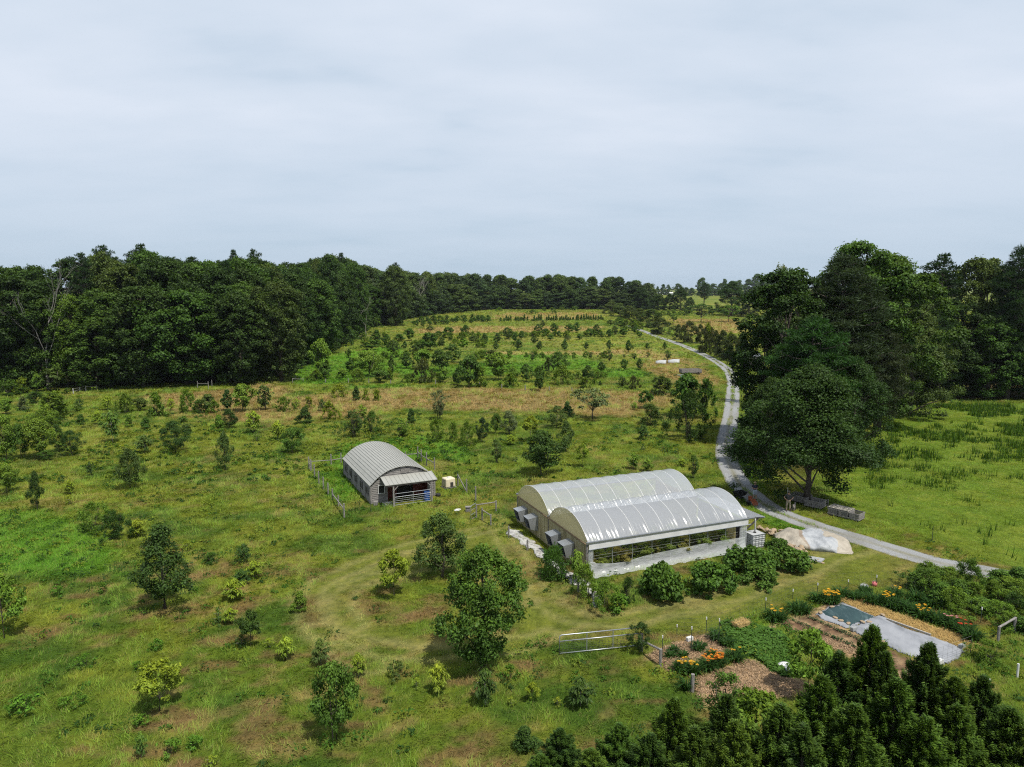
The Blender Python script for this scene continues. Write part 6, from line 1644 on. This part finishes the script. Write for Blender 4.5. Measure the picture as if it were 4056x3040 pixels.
# ------------------------------------------------------------------ garden fence
H5 = (.1, .35, .6, .85, 1.1)
T5 = [('G5', 300, 882, 660), ('G5', 444, 665, 555), ('G5', 582, 825, 575), ('G5', 727, 672, 482), ('G5', 850, 738, 498), ('G5', 1306, 428, 295), ('G5', 1572, 302, 210), ('G5', 1812, 238, 150), ('G5', 2110, 202, 118), ('G6', 782, 300, 195), ('G6', 1450, 440, 355), ('G6', 1793, 652, 505)]
o = fence('garden_fence', 'green steel posts with wire mesh around the flower garden', T5, [], mat='postgreen', r=.022, wires=([(0, 2), (2, 4), (1, 3), (3, 5), (5, 6), (6, 7), (7, 8), (8, 9), (9, 10), (10, 11)], H5))
mb = MB(); B = o.location
for v, x, by, ty in T5:
    P = G(v, x, by); z = z_at(v, ty, P.y); mb.box((P.x - B.x, P.y - B.y, z - B.z - .06), (.055, .055, .16))
mb.build('white_tip', M['white'], o)
fence('garden_fence', 'steel posts with wire at the lower corner of the row cover', [('G6', 1690, 962, 810), ('G6', 1370, 1088, 985)], [], mat='postgreen', r=.022, wires=([(0, 1)], H5))
fence('brace_post', 'grey wooden corner post with a sloping brace rail at the mulch bed', [('G5', 283, 955, 790), ('G5', 100, 815, 640)], [(0, 1, .95, .62)], r=.09, rr=.06)
fence('wooden_post', 'old grey wooden post at the edge of the large mulch bed', [('G5', 595, 1205, 1035)], [], 'post', r=.10)
fence('trellis_frame', 'weathered wooden frame of two posts and a rail beside the row cover', [('G6', 1960, 832, 690), ('G6', 2115, 748, 600)], [(0, 1, .96, .96)], 'frame', r=.08, rr=.06)
fence('tree_guard', 'pale green tube tree guard in the grass', [('G6', 2145, 1182, 1050)], [], 'tree guard', 'white', .06)
fence('tree_guard', 'second tube tree guard, half behind the last cedar', [('G6', 1865, 1320, 1195)], [], 'tree guard', 'white', .06)
fence('steel_post', 'white-topped steel post alone in the pasture grass', [('R2', 1588, 355, 270)], [], 'post', 'postgreen', .025)
fence('wooden_post', 'thin wooden post at the near end of the plastic sheet', [('M2', 1440, 650, 570)], [], 'post')
fence('wooden_post', 'low wooden post in the bushes beside the plastic sheet', [('M2', 1535, 700, 645)], [], 'post', r=.06)
fence('wooden_post', 'short grey post at the back end of the plastic sheet', [('G2', 224, 1075, 915)], [], 'post')
fence('wooden_post', 'short grey post in tan grass beside the plastic sheet', [('G2', 480, 1245, 1098)], [], 'post')
# tube farm gate
a, b = G('G8', 530, 482), G('G8', 1300, 402); gl = (b - a).length
g = empty('farm_gate', a, math.atan2(b.y - a.y, b.x - a.x), 'long galvanised tube gate hung on the vine covered post', 'gate'); gh = z_at('G8', 288, a.y)
mb = MB(); mb.tube([(0, 0, .1), (0, 0, gh - .12), (.04, 0, gh - .04), (.12, 0, gh), (gl, 0, gh), (gl, 0, .1)], .032, 8); mb.tube([(0, 0, .1), (gl, 0, .1)], .028, 8); mb.build('gate_frame', M['galv'], g, True)
MB().tube([(0, 0, gh - .36), (gl, 0, gh - .36)], .03, 8).build('rail', M['galv'], g, True)
for f in (.34, .67): MB().box((gl * f, 0, gh / 2 + .05), (.05, .035, gh - .12)).build('upright', M['galv'], g)
mb = MB()
for z in np.linspace(.2, gh - .45, 6): mb.tube([(0, 0, z), (gl, 0, z)], .005, 3, False)
for k in range(1, 26): mb.tube([(gl * k / 26, 0, .1), (gl * k / 26, 0, gh - .36)], .004, 3, False)
mb.build('wire_mesh', M['wire'], g)
P, H, Wm = spot('G8', 1310, 455, 172, 190); put('oval', P, H * 1.02, Wm, 'd', 'gate post wrapped in dark green vine', name='vine_post', cat='post', far=False)
# far fences and braces
fence('wood_gate', 'white tube gate at the foot of the dark wood', [('E', 918, 382, 312), ('E', 1000, 350, 298), ('E', 1075, 345, 280)], [(0, 1, .9, .85), (1, 2, .85, .95), (0, 1, .45, .4), (1, 2, .4, .45)], 'gate', 'white', .06, rr=.04)
fence('wood_fence', 'grey rail between two posts beside the white tube gate', [('E', 1078, 345, 278), ('E', 1212, 335, 272)], [(0, 1, .8, .8)])
fence('wood_brace', 'grey brace frame in the shade of the wood', [('F', 420, 180, 95), ('F', 555, 192, 100), ('F', 600, 160, 80)], [(0, 1, .65, .68)])
fence('wood_brace', 'grey brace frame standing in green grass at the corner of the wood', [('F', 1608, 118, 60), ('F', 1742, 105, 62), ('F', 1650, 70, 15)], [(0, 1, .85, .8), (0, 2, .9, .3)])
fence('rail_fence', 'grey rail beside the wood edge above the orchard thicket', [('A', 655, 430, 385), ('A', 970, 425, 372)], [(0, 1, .9, .95)])
fence('orchard_fence', 'thin wooden posts along the front of the orchard thicket', [('A', 265, 932, 888), ('A', 530, 935, 882), ('A', 770, 942, 885), ('A', 1025, 945, 900), ('A', 1550, 952, 900), ('A', 2060, 960, 905), ('B', 110, 1002, 952), ('B', 385, 1022, 962), ('B', 665, 1032, 978), ('B', 930, 1046, 992)], [], r=.10)

# ------------------------------------------------------------------ things beside the driveway
def crate(P, rz, s, h, label, cover=False, group='timber crates beside the driveway'):
    e = empty('timber_crate', P, rz, label, 'crate', group); q = MB()
    for x in (-1, 1):
        for k in range(4): q.box((x * s[0] / 2, 0, .1 + (k + .5) * (h - .1) / 4), (.035, s[1] - .08, (h - .1) / 4 - .03))
    q.build('end_boards', M['greywood'], e); q = MB(); n = 9
    for y in (-1, 1):
        for k in range(n): q.box((-s[0] / 2 + (k + .5) * s[0] / n, y * s[1] / 2, h / 2 + .04), (s[0] / n - .03, .03, h - .1))
        q.box((0, y * (s[1] / 2 + .035), h - .08), (s[0] + .06, .035, .10)); q.box((0, y * (s[1] / 2 + .035), .2), (s[0] + .06, .035, .10))
    q.build('side_slats', M['greywood'], e)
    MB().box((0, 0, .08), (s[0] - .1, s[1] - .1, .04)).build('bottom', M['darkwood'], e)
    if cover:
        q = MB()
        for k in range(5): q.box((0, -s[1] / 2 + s[1] * k / 4, h + .05), (s[0] + .1, .10, .03))
        for x in (-.45, 0, .45): q.box((x * s[0], 0, h + .02), (.09, s[1], .035))
        q.build('lid_slats', M['palebark'], e)
a, b = G('G4', 1500, 600), G('G4', 1900, 700); d = (b - a); rz = math.atan2(d.y, d.x); st = d.length / 3
nv = Vector((-d.y, d.x, 0)).normalized()
for i, (lab, cv) in enumerate((('slatted timber crate with a lid frame at the driveway, closest to the big dark tree', True), ('middle slatted timber crate beside the driveway with broken lid slats', True), ('open empty timber crate at the end of the row beside the driveway', False))):
    P = a + d * ((i + .5) / 3) + nv * .62; crate(P, rz, (st - .1, 1.15), .72, lab, cv)
crate(G('G4', 1320, 515) + nv * .5, rz + .1, (1.5, 1.2), .72, 'dark open timber crate in the shade of the big tree')
crate(G('G4', 1120, 455) + nv * .8, rz, (1.6, 1.2), .7, 'timber crate deep in the shade behind the standing person')
fence('pen_fence', 'grey board pen rail in the shade behind the crates', [('G4', 1295, 420, 340), ('G4', 1512, 490, 405)], [(0, 1, .55, .8), (0, 1, .25, .4)])
# tarp covered heap
def heap():
    c = G('G4', 1370, 1010); rz = rz0 = math.radians(-16); X, Y = np.meshgrid(np.linspace(-1, 1, 90), np.linspace(-1, 1, 60))
    x = X * 2.75; y = Y * 1.75; e = np.maximum(np.abs(X), np.abs(Y))
    bx = vnoise(X * 3.1 + 4, Y * 2.4 + 2, 5)
    lump = .78 * np.clip(1.25 - 1.15 * np.hypot(X * .95, Y * .9) ** 2.2, 0, 1) ** .8 * (.55 + .8 * bx) + .16 * fbm(X * 6, Y * 5, 8)
    z = np.where(e > .985, .0, np.clip(lump, .03, 2)); rx = 1 + .08 * (vnoise(X * 3, Y * 3, 4) - .5)
    z = z + .04 * np.sin(X * 16 + Y * 9 + 4 * bx) * (z > .1)
    c_, s_ = math.cos(rz), math.sin(rz); wx = c.x + (x * rx) * c_ - (y * rx) * s_; wy = c.y + .9 + (x * rx) * s_ + (y * rx) * c_
    V = np.stack([wx, wy, z], -1).reshape(-1, 3); nx = 90
    i = (np.arange(59)[:, None] * nx + np.arange(89)[None, :]).ravel(); F = np.stack([i, i + 1, i + nx + 1, i + nx], -1)
    f = (X + .25 * Y + .2 * (vnoise(X * 3, Y * 2, 12) - .5)).ravel()
    col = np.tile(np.array([.31, .275, .22]), (len(V), 1)); col[(f > -.35) & (f < .38)] = (.29, .305, .32); col[(np.abs(f + .36) < .05)] = (.22, .175, .13)
    m, t, out = nt('tarp'); at = t.nodes.new('ShaderNodeAttribute'); at.attribute_name = 'Col'; p = t.nodes.new('ShaderNodeBsdfPrincipled'); t.links.new(at.outputs['Color'], p.inputs['Base Color'])
    p.inputs['Roughness'].default_value = .55; t.links.new(bump(t, noise(t, 3, 4, .6), .7, .1), p.inputs['Normal']); t.links.new(p.outputs[0], out.inputs['Surface'])
    o = link('tarp_heap', np_mesh('tarp_heap', V, F, m, col, True)); s = o.modifiers.new('t', 'SOLIDIFY'); s.thickness = .01
    tag(o, 'heap under tan and clear plastic sheets beside the driveway', 'covered heap')
heap()
def rubble(name, pts, n, sz, label, seed):
    r = RS(seed); e = empty(name, G(*pts[0]), 0, label, 'stone pile'); B = e.location; L = [G(*p) for p in pts]
    for k in range(n):
        t_ = r.rand() * (len(L) - 1); i = min(int(t_), len(L) - 2); P = L[i].lerp(L[i + 1], t_ - i) - B; s = sz * (.6 + .8 * r.rand())
        m = 9; q = MB(); q.lathe([(s * .35, -.02), (s * (.5 + .1 * r.rand()), s * .12), (s * .48, s * .3), (s * .2, s * .42)], n=7); o = q.build('stone', M['stone'], e)
        o.location = (P.x + r.randn() * .28, P.y + r.randn() * .28, max(0, r.rand() * .25 if n > 18 else 0)); o.rotation_euler = (r.randn() * .3, r.randn() * .3, r.rand() * 6); o.scale = (1.2, .8, .9)
rubble('stone_pile', [('G4', 720, 800), ('G4', 830, 850), ('G4', 910, 890)], 40, .36, 'pile of orange-tan fieldstones beside the white caged tank', 4)
rubble('stone_pile', [('G4', 1010, 990), ('G4', 1100, 1020), ('G4', 1190, 1090)], 26, .36, 'loose fieldstones along the edge of the covered heap', 5)
rubble('stone_pile', [('G4', 1250, 1190), ('G4', 1410, 1200)], 14, .22, 'short line of small stones in front of the grey slab', 6)
P = G('G4', 1295, 1155); q = MB(); q.add([(-.9, -.4, 0), (.7, -.5, 0), (1.0, .3, 0), (-.6, .5, 0), (-.88, -.38, .09), (.68, -.48, .09), (.97, .29, .09), (-.58, .48, .09)], [(0, 3, 2, 1), (4, 5, 6, 7), (0, 1, 5, 4), (1, 2, 6, 5), (2, 3, 7, 6), (3, 0, 4, 7)])
o = q.build('stone_slab', M['slate']); o.location = P; o.rotation_euler = (0, 0, -.35); tag(o, 'flat grey slab lying in front of the covered heap', 'slab')
# orange walk-behind tiller and black tub cart
P = G('G4', 555, 480); t_ = empty('garden_tiller', P, 1.9, 'orange walk-behind tiller parked behind the lean-to', 'tiller'); OM = simple('orange_paint', (.26, .07, .03), (.18, .05, .02), 4, .5)
q = MB(); q.box((0, 0, .52), (.5, .36, .26)); q.box((.2, 0, .72), (.28, .28, .18)); q.build('engine', OM, t_, False, .03)
q = MB(); q.add([(-.55, -.3, .35), (-.1, -.3, .62), (-.1, .3, .62), (-.55, .3, .35), (-.6, -.3, .15), (-.6, .3, .15)], [(0, 1, 2, 3), (0, 3, 5, 4)]); q.build('tine_cover', OM, t_)
for y in (-.26, .26):
    w = MB().lathe([(.2, -.06), (.24, -.05), (.24, .05), (.2, .06), (.1, .06), (.1, -.06)], n=18).build('wheel', M['black'], t_, True); w.rotation_euler = (PI / 2, 0, 0); w.location = (.05, y, .24)
for y in (-.2, .2): MB().tube([(-.05, y * .5, .6), (-.7, y, .95), (-.95, y * 1.3, 1.0)], .02, 6).build('handlebar', M['wire'], t_)
P = G('G4', 410, 400); t_ = empty('yard_cart', P, .4, 'black tub yard cart behind the greenhouse end', 'cart')
q = MB(); q.add([(-.45, -.28, .35), (.45, -.28, .35), (.45, .28, .35), (-.45, .28, .35), (-.6, -.4, .72), (.6, -.4, .72), (.6, .4, .72), (-.6, .4, .72)], [(0, 3, 2, 1), (0, 1, 5, 4), (1, 2, 6, 5), (2, 3, 7, 6), (3, 0, 4, 7)])
o = q.build('tub', M['black'], t_); s = o.modifiers.new('t', 'SOLIDIFY'); s.thickness = .02
for y in (-.36, .36):
    w = MB().lathe([(.18, -.05), (.21, -.04), (.21, .04), (.18, .05)], n=16).build('wheel', M['black'], t_, True); w.rotation_euler = (PI / 2, 0, 0); w.location = (-.2, y, .21)
MB().tube([(.4, 0, .35), (.9, 0, .5), (1.1, 0, .85)], .02, 6).build('handle', M['wire'], t_)

# ------------------------------------------------------------------ domes, wagon, far buildings
for i, (x, y, w, lab) in enumerate((('G7', 435, 1440, 0), ('G7', 620, 1430, 0)) and ((435, 1440, 150, 'white dome animal shelter, nearer the orchard, with a black opening'), (620, 1432, 165, 'white dome animal shelter nearer the driveway, with a black opening'))):
    P = G('G7', x, y); k = VIEWS['G7'][2] * depth_of(P) / FPX; R = w * k * .40; h = empty('dome_hut', P, -.25, lab, 'shelter', 'white dome shelters in the orchard')
    q = MB(); n = 18; Lh = R * 1.25; vs = []
    for u in (-Lh, -Lh * .5, 0, Lh * .5, Lh):
        for j in range(n + 1): a = PI * j / n; s = 1 - .28 * max(0, -u / Lh); vs.append((u, R * s * math.cos(a), R * .85 * s * math.sin(a)))
    fs = [(i_ * (n + 1) + j, i_ * (n + 1) + j + 1, (i_ + 1) * (n + 1) + j + 1, (i_ + 1) * (n + 1) + j) for i_ in range(4) for j in range(n)]
    q.add(vs, fs + [tuple(range(n, -1, -1))]); o = q.build('shell', bpy.data.materials['tank_plastic'], h, True); s = o.modifiers.new('t', 'SOLIDIFY'); s.thickness = .06
    q = MB(); vs = [(Lh * .96, R * .96 * math.cos(PI * j / n), R * .8 * math.sin(PI * j / n)) for j in range(n + 1)]; q.add(vs, [tuple(range(n + 1))]); q.build('opening', M['black'], h)  # black sheet closing the open end, painted shade of the dome's inside
P0, P1 = G('G7', 735, 1610), G('G7', 1035, 1610); L = (P1 - P0).length; zt = z_at('G7', 1530, P0.y); zb = z_at('G7', 1580, P0.y)
wg = empty('hay_wagon', (P0 + P1) / 2, math.atan2(P1.y - P0.y, P1.x - P0.x) + .12, 'grey wooden high-sided wagon standing beside the driveway', 'wagon')
q = MB(); q.box((0, 1.0, zb), (L, 2.0, .12))
q.build('bed', M['darkwood'], wg)
for y, x0, x1 in ((0.03, -1, 1), (1.97, -1, 1)):
    q = MB()
    for k in range(3): q.box((0, y, zb + .1 + (zt - zb) * (k + .5) / 3), (L, .05, (zt - zb) / 3 - .04))
    q.build('side_board', M['greywood'], wg)
for x in (-L / 2, L / 2): 
    q = MB(); q.box((x, 1, zb + (zt - zb) / 2 + .06), (.05, 1.86, zt - zb)); q.build('end_board', M['greywood'], wg)
for x in (-L * .32, L * .32):
    for y in (.1, 1.9):
        w = MB().lathe([(.3, -.1), (.38, -.08), (.38, .08), (.3, .1), (.15, .1), (.15, -.1)], n=16).build('wheel', M['black'], wg, True); w.rotation_euler = (PI / 2, 0, 0); w.location = (x, y, .38)
q = MB(); q.box((0, 0, .28), (2.8, 1.1, .08))
for x in (-1.1, 1.1):
    for y in (-.4, .4): q.box((x, y, .12), (.1, .1, .24))
o = q.build('low_trailer', M['greywood']); o.location = G('G7', 760, 1625); o.rotation_euler = (0, 0, .1); tag(o, 'low flat wooden trailer bed in front of the high-sided wagon', 'trailer')
P = G('G7', 740, 1665); e = empty('teal_barrel', P, 0, 'pale teal plastic barrel in front of the wagon', 'barrel'); TM = simple('teal_plastic', (.25, .52, .47), rough=.4)
MB().lathe([(.27, 0), (.3, .06), (.3, .85), (.27, .9)], n=18).build('drum', TM, e, True); MB().lathe([(.27, .9), (.27, .93), (.2, .93)], n=18).build('rim', M['white'], e, True)
P = G('G7', 1760, 1500); s = empty('small_shed', P, .15, 'small pale-roofed shed hidden behind the trees at the driveway', 'shed'); zt = z_at('G7', 1320, P.y)
MB().box((0, 0, zt / 2 - .1), (3.2, 2.6, zt - .2)).build('wall', M['board'], s)
q = MB(); q.add([(-1.8, -1.5, zt - .1), (1.8, -1.5, zt - .1), (1.8, 0, zt + .5), (-1.8, 0, zt + .5), (-1.8, 1.5, zt - .1), (1.8, 1.5, zt - .1)], [(0, 1, 2, 3), (3, 2, 5, 4)]); o = q.build('roof', M['galv'], s); m_ = o.modifiers.new('t', 'SOLIDIFY'); m_.thickness = .06
MB().box((.3, -1.31, 1.0), (.9, .05, 1.9)).build('door', M['greywood'], s)
fence('rail_fence', 'short grey rail fence under the cedars at the driveway bend', [('G7', 1562, 1505, 1455), ('G7', 1650, 1505, 1460)], [(0, 1, .8, .8)])
for i, (x, w, lab) in enumerate(((370, 80, 'long white farm building on the horizon, lowest one'), (430, 60, 'white farm house on the horizon between two tree crowns'), (505, 75, 'white gabled farm building in the middle of the horizon group'), (570, 60, 'white farm building at the end of the horizon group'))):
    P = G('G7', x, 437); k = VIEWS['G7'][2] * depth_of(P) / FPX; w_ = w * k; hh = 42 * k; b = empty('farm_building', P, .1 * i, lab, 'building', 'white farm buildings on the horizon')
    MB().box((0, 0, hh * .3), (w_, 12, hh * .6)).build('wall', M['white'], b)
    q = MB(); q.add([(-w_ / 2 - .5, -6.8, hh * .55), (w_ / 2 + .5, -6.8, hh * .55), (w_ / 2 + .5, 0, hh), (-w_ / 2 - .5, 0, hh), (-w_ / 2 - .5, 6.8, hh * .55), (w_ / 2 + .5, 6.8, hh * .55)], [(0, 1, 2, 3), (3, 2, 5, 4)]); o = q.build('roof', M['white'] if i % 2 else M['galv'], b); m_ = o.modifiers.new('t', 'SOLIDIFY'); m_.thickness = .3
    for j in range(4): MB().box((-w_ * .36 + j * w_ * .24, -6.05, hh * .3), (w_ * .1, .15, hh * .2)).build('window', M['slate'], b)

# ------------------------------------------------------------------ dead trees
def bare(P, H, spread, label, seed, mat='palebark'):
    r = RS(seed); q = MB()
    def grow(p, d, ln, rad, lv):
        e = p + d * ln; q.tube([p, p.lerp(e, .5) + Vector(r.randn(3)) * ln * .04, e], [rad, rad * .8, rad * .6], 5, False)
        if lv == 0: return
        for k in range(2 + (r.rand() > .5)):
            nd = (d + Vector(r.randn(3)) * spread + Vector((0, 0, .12))).normalized(); grow(e if k < 2 else p.lerp(e, .6), nd, ln * (.6 + .25 * r.rand()), rad * .58, lv - 1)
    e = empty('bare_tree', P, 0, label, 'tree'); grow(Vector((0, 0, -.2)), Vector((0, .02, 1)), H * .36, H * .008, 5)
    q.build('branches', M[mat], e); MB().tube([(0, 0, -.3), (0, 0, H * .2)], [H * .013, H * .008], 7).build('trunk', M[mat], e)
P, H, Wm = spot('L1', 300, 1005, 345, 200); P = Vector((P.x * .985, P.y * .985, 0)); bare(P, H * .98, .26, 'tall pale dead tree with bare branches in front of the wood', 5, 'greywood')
P, H, Wm = spot('D', 170, 375, 240, 120); bare(P, H, .5, 'small bare twiggy tree at the edge of the tan grass', 8, 'bark')
P, H, Wm = spot('A', 735, 420, -30, 60); bare(P, H, .35, 'bare grey trunk among the leaves at the wood edge', 12)
P, H, Wm = spot('M1x' if 'M1x' in VIEWS else 'V', 905, 684, 600, 30); bare(P, H, .4, 'grey dead tree top in the wood beside the field', 14)

# ------------------------------------------------------------------ people and a dog
def figure(P, H, rz, label, pose, shirt, trousers, long_trousers, hat):
    e = empty('person', P, rz, label, 'person'); k = H / 1.75
    def skin(name, V, E, R, mat, parent, lv=2):
        me = bpy.data.meshes.new(name); me.from_pydata([tuple(np.array(v) * k) for v in V], E, []); o = link(name, me, parent); me.materials.append(mat)
        m = o.modifiers.new('skin', 'SKIN'); m.use_smooth_shade = True
        for i, r in enumerate(R): me.skin_vertices[0].data[i].radius = (r[0] * k, r[1] * k) if isinstance(r, tuple) else (r * k, r * k)
        me.skin_vertices[0].data[0].use_root = True
        s = o.modifiers.new('sub', 'SUBSURF'); s.levels = lv; s.render_levels = lv
        return o
    if pose == 'folded': arms = [[(.20, .0, 1.42), (.27, -.02, 1.16), (.10, -.20, 1.13), (-.02, -.22, 1.14)], [(-.20, .0, 1.42), (-.27, -.02, 1.16), (-.10, -.21, 1.16), (.02, -.23, 1.17)]]
    else: arms = [[(.20, 0, 1.42), (.38, .03, 1.19), (.20, -.05, 1.02), (.17, -.08, 1.0)], [(-.20, 0, 1.42), (-.38, .03, 1.19), (-.20, -.05, 1.02), (-.17, -.08, 1.0)]]
    SK = simple('skin', (.42, .25, .17), (.36, .21, .14), 3, .6, bmp=0) if 'skin' not in bpy.data.materials else bpy.data.materials['skin']
    V = [(0, 0, .95), (0, 0, 1.15), (0, .01, 1.38), (0, 0, 1.5), (0, -.01, 1.57), (0, -.02, 1.66)]; E = [(0, 1), (1, 2), (2, 3), (3, 4), (4, 5)]; R = [(.085, .07), (.08, .06), (.09, .06), .055, .07, .085]
    for s, a in zip((1, -1), arms):
        b = len(V); V += [a[0], a[1], a[2], a[3]]; E += [(2, b), (b, b + 1), (b + 1, b + 2), (b + 2, b + 3)]; R += [.058, .044, .032, .028]
        b = len(V); V += [(s * .1, 0, .88), (s * .13, -.01, .48), (s * .14, .02, .08), (s * .15, -.12, .04)]; E += [(0, b), (b, b + 1), (b + 1, b + 2), (b + 2, b + 3)]; R += [.088, .058, .042, (.045, .03)]
    body = skin('body', V, E, R, SK, e)
    V = [(0, 0, .88), (0, 0, 1.15), (0, .01, 1.38), (0, 0, 1.47)]; E = [(0, 1), (1, 2), (2, 3)]; R = [(.165, .125), (.16, .115), (.178, .115), .075]
    for a in arms:
        a0, a1 = np.array(a[0]), np.array(a[1]); b = len(V); V += [tuple(a0), tuple(a0 + (a1 - a0) * .75)]; E += [(2, b), (b, b + 1)]; R += [.075, .062]
    skin('shirt', V, E, R, shirt, e)
    V = [(0, 0, 1.06), (0, 0, .90)]; E = [(0, 1)]; R = [(.165, .12), (.165, .125)]
    for s in (1, -1):
        b = len(V); V += [(s * .1, 0, .85), (s * .13, -.01, .48)]; E += [(1, b), (b, b + 1)]; R += [.105, .085]
        if long_trousers: V += [(s * .14, .02, .1)]; E += [(b + 1, b + 2)]; R += [.065]
    skin('trousers' if long_trousers else 'shorts', V, E, R, trousers, e)
    for s in (1, -1): q = MB(); q.add([(s * .15 * k + x * .045 * k, y * k, z * k) for x in (-1, 1) for y in (-.19, .07) for z in (0, .09)], [(0, 1, 3, 2), (4, 6, 7, 5), (0, 4, 5, 1), (2, 3, 7, 6), (0, 2, 6, 4), (1, 5, 7, 3)]); q.build('shoe', M['black'], e, False, .02)
    q = MB(); br = .19 if hat == 'straw' else .11
    q.lathe([(br * k, 1.70 * k), (br * k, 1.715 * k), (.1 * k, 1.72 * k), (.095 * k, 1.79 * k), (.06 * k, 1.82 * k)], (0, -.02 * k, 0), 18); 
    if hat != 'straw': q.box((0, -.13 * k, 1.71 * k), (.15 * k, .12 * k, .015 * k))
    q.build('hat', simple('straw_hat', (.42, .32, .17)) if hat == 'straw' else simple('cap', (.14, .12, .09)), e, True)
    q = MB(); q.lathe([(.088 * k, 1.60 * k), (.092 * k, 1.68 * k), (.08 * k, 1.72 * k)], (0, .005 * k, 0), 14); q.build('hair', M['bark'], e, True)
    q = MB(); q.add([(-.012 * k, -.10 * k, 1.64 * k), (.012 * k, -.10 * k, 1.64 * k), (0, -.125 * k, 1.635 * k), (0, -.1 * k, 1.68 * k)], [(0, 1, 2), (0, 2, 3), (1, 3, 2)]); q.build('nose', SK, e)
    for s in (1, -1): q = MB(); q.lathe([(.004 * k, 0), (.011 * k, .004 * k), (.004 * k, .008 * k)], (s * .032 * k, -.1 * k, 1.665 * k), 8); q.build('eye', M['black'], e)
    # hands with fingers
    for s, a in zip((1, -1), arms):
        w = np.array(a[3]); f = np.array(a[3]) - np.array(a[2]); f = f / np.linalg.norm(f); u = np.array((0, 0, 1.0)); sd = np.cross(f, u); sd = sd / (np.linalg.norm(sd) + 1e-6)
        V = [tuple(w), tuple(w + f * .05)]; E = [(0, 1)]; R = [(.022, .03), (.018, .036)]
        for j, ln in enumerate((.062, .07, .066, .052)):
            o_ = u * (.027 - .018 * j); b = len(V); V += [tuple(w + f * .085 + o_), tuple(w + f * (.085 + ln * .5) + o_ - sd * .008), tuple(w + f * (.085 + ln) + o_ - sd * .025)]; E += [(1, b), (b, b + 1), (b + 1, b + 2)]; R += [.010, .009, .008]
        b = len(V); V += [tuple(w + f * .045 + u * .045), tuple(w + f * .075 + u * .06)]; E += [(0, b), (b, b + 1)]; R += [.011, .009]
        skin('hand', V, E, R, SK, e, 1)
P = G('G4', 595, 412); H = z_at('G4', 192, P.y)
figure(P, min(1.9, max(1.65, H)), -.2, 'person in navy shirt, pale shorts and straw hat, arms folded, on the driveway', 'folded', simple('navy_cloth', (.02, .025, .05)), simple('pale_denim', (.40, .45, .52)), False, 'straw')
P = G('G4', 1015, 552); H = z_at('G4', 305, P.y)
figure(P, min(1.9, max(1.65, H)), -.15, 'person in dark shirt, khaki trousers and cap, hands on hips, in the tree shade', 'hips', simple('dark_cloth', (.05, .05, .052)), simple('khaki_cloth', (.30, .25, .18)), True, 'cap')
P = G('G4', 1085, 548); d = empty('dog', P, .9, 'medium grey dog standing beside the person in khaki trousers', 'dog')
V = [(.0, 0, .46), (.22, 0, .47), (-.2, 0, .48), (.36, 0, .58), (.46, 0, .66), (.60, 0, .62), (-.34, 0, .55), (-.44, 0, .66),
     (.22, .08, .32), (.23, .08, .17), (.24, .08, .03), (.22, -.08, .32), (.23, -.08, .17), (.24, -.08, .03),
     (-.20, .08, .36), (-.16, .09, .26), (-.25, .09, .15), (-.22, .09, .03), (-.20, -.08, .36), (-.16, -.09, .26), (-.25, -.09, .15), (-.22, -.09, .03)]
E = [(0, 1), (0, 2), (1, 3), (3, 4), (4, 5), (2, 6), (6, 7), (1, 8), (8, 9), (9, 10), (1, 11), (11, 12), (12, 13), (2, 14), (14, 15), (15, 16), (16, 17), (2, 18), (18, 19), (19, 20), (20, 21)]
R = [(.11, .12), (.12, .15), (.09, .11), .075, .075, .035, .025, .015, .05, .032, .03, .05, .032, .03, .065, .05, .03, .028, .065, .05, .03, .028]
me = bpy.data.meshes.new('body'); me.from_pydata(V, E, []); o = link('body', me, d); me.materials.append(simple('dog_coat', (.22, .20, .18), (.10, .09, .085), 5))
m_ = o.modifiers.new('skin', 'SKIN'); m_.use_smooth_shade = True
for i, r in enumerate(R): me.skin_vertices[0].data[i].radius = r if isinstance(r, tuple) else (r, r)
me.skin_vertices[0].data[0].use_root = True; s = o.modifiers.new('sub', 'SUBSURF'); s.levels = 2; s.render_levels = 2
for y in (-.05, .05): q = MB(); q.add([(.42, y - .02, .71), (.42, y + .02, .71), (.45, y, .70), (.41, y * 1.5, .79)], [(0, 1, 3), (1, 2, 3), (2, 0, 3)]); q.build('ear', M['bark'], d)
fence('white_stake', 'thin white stake in the shade behind the standing person', [('G4', 1000, 500, 255)], [], 'stake', 'white', .02)
print('done', time.time() - T0, len(bpy.data.objects))
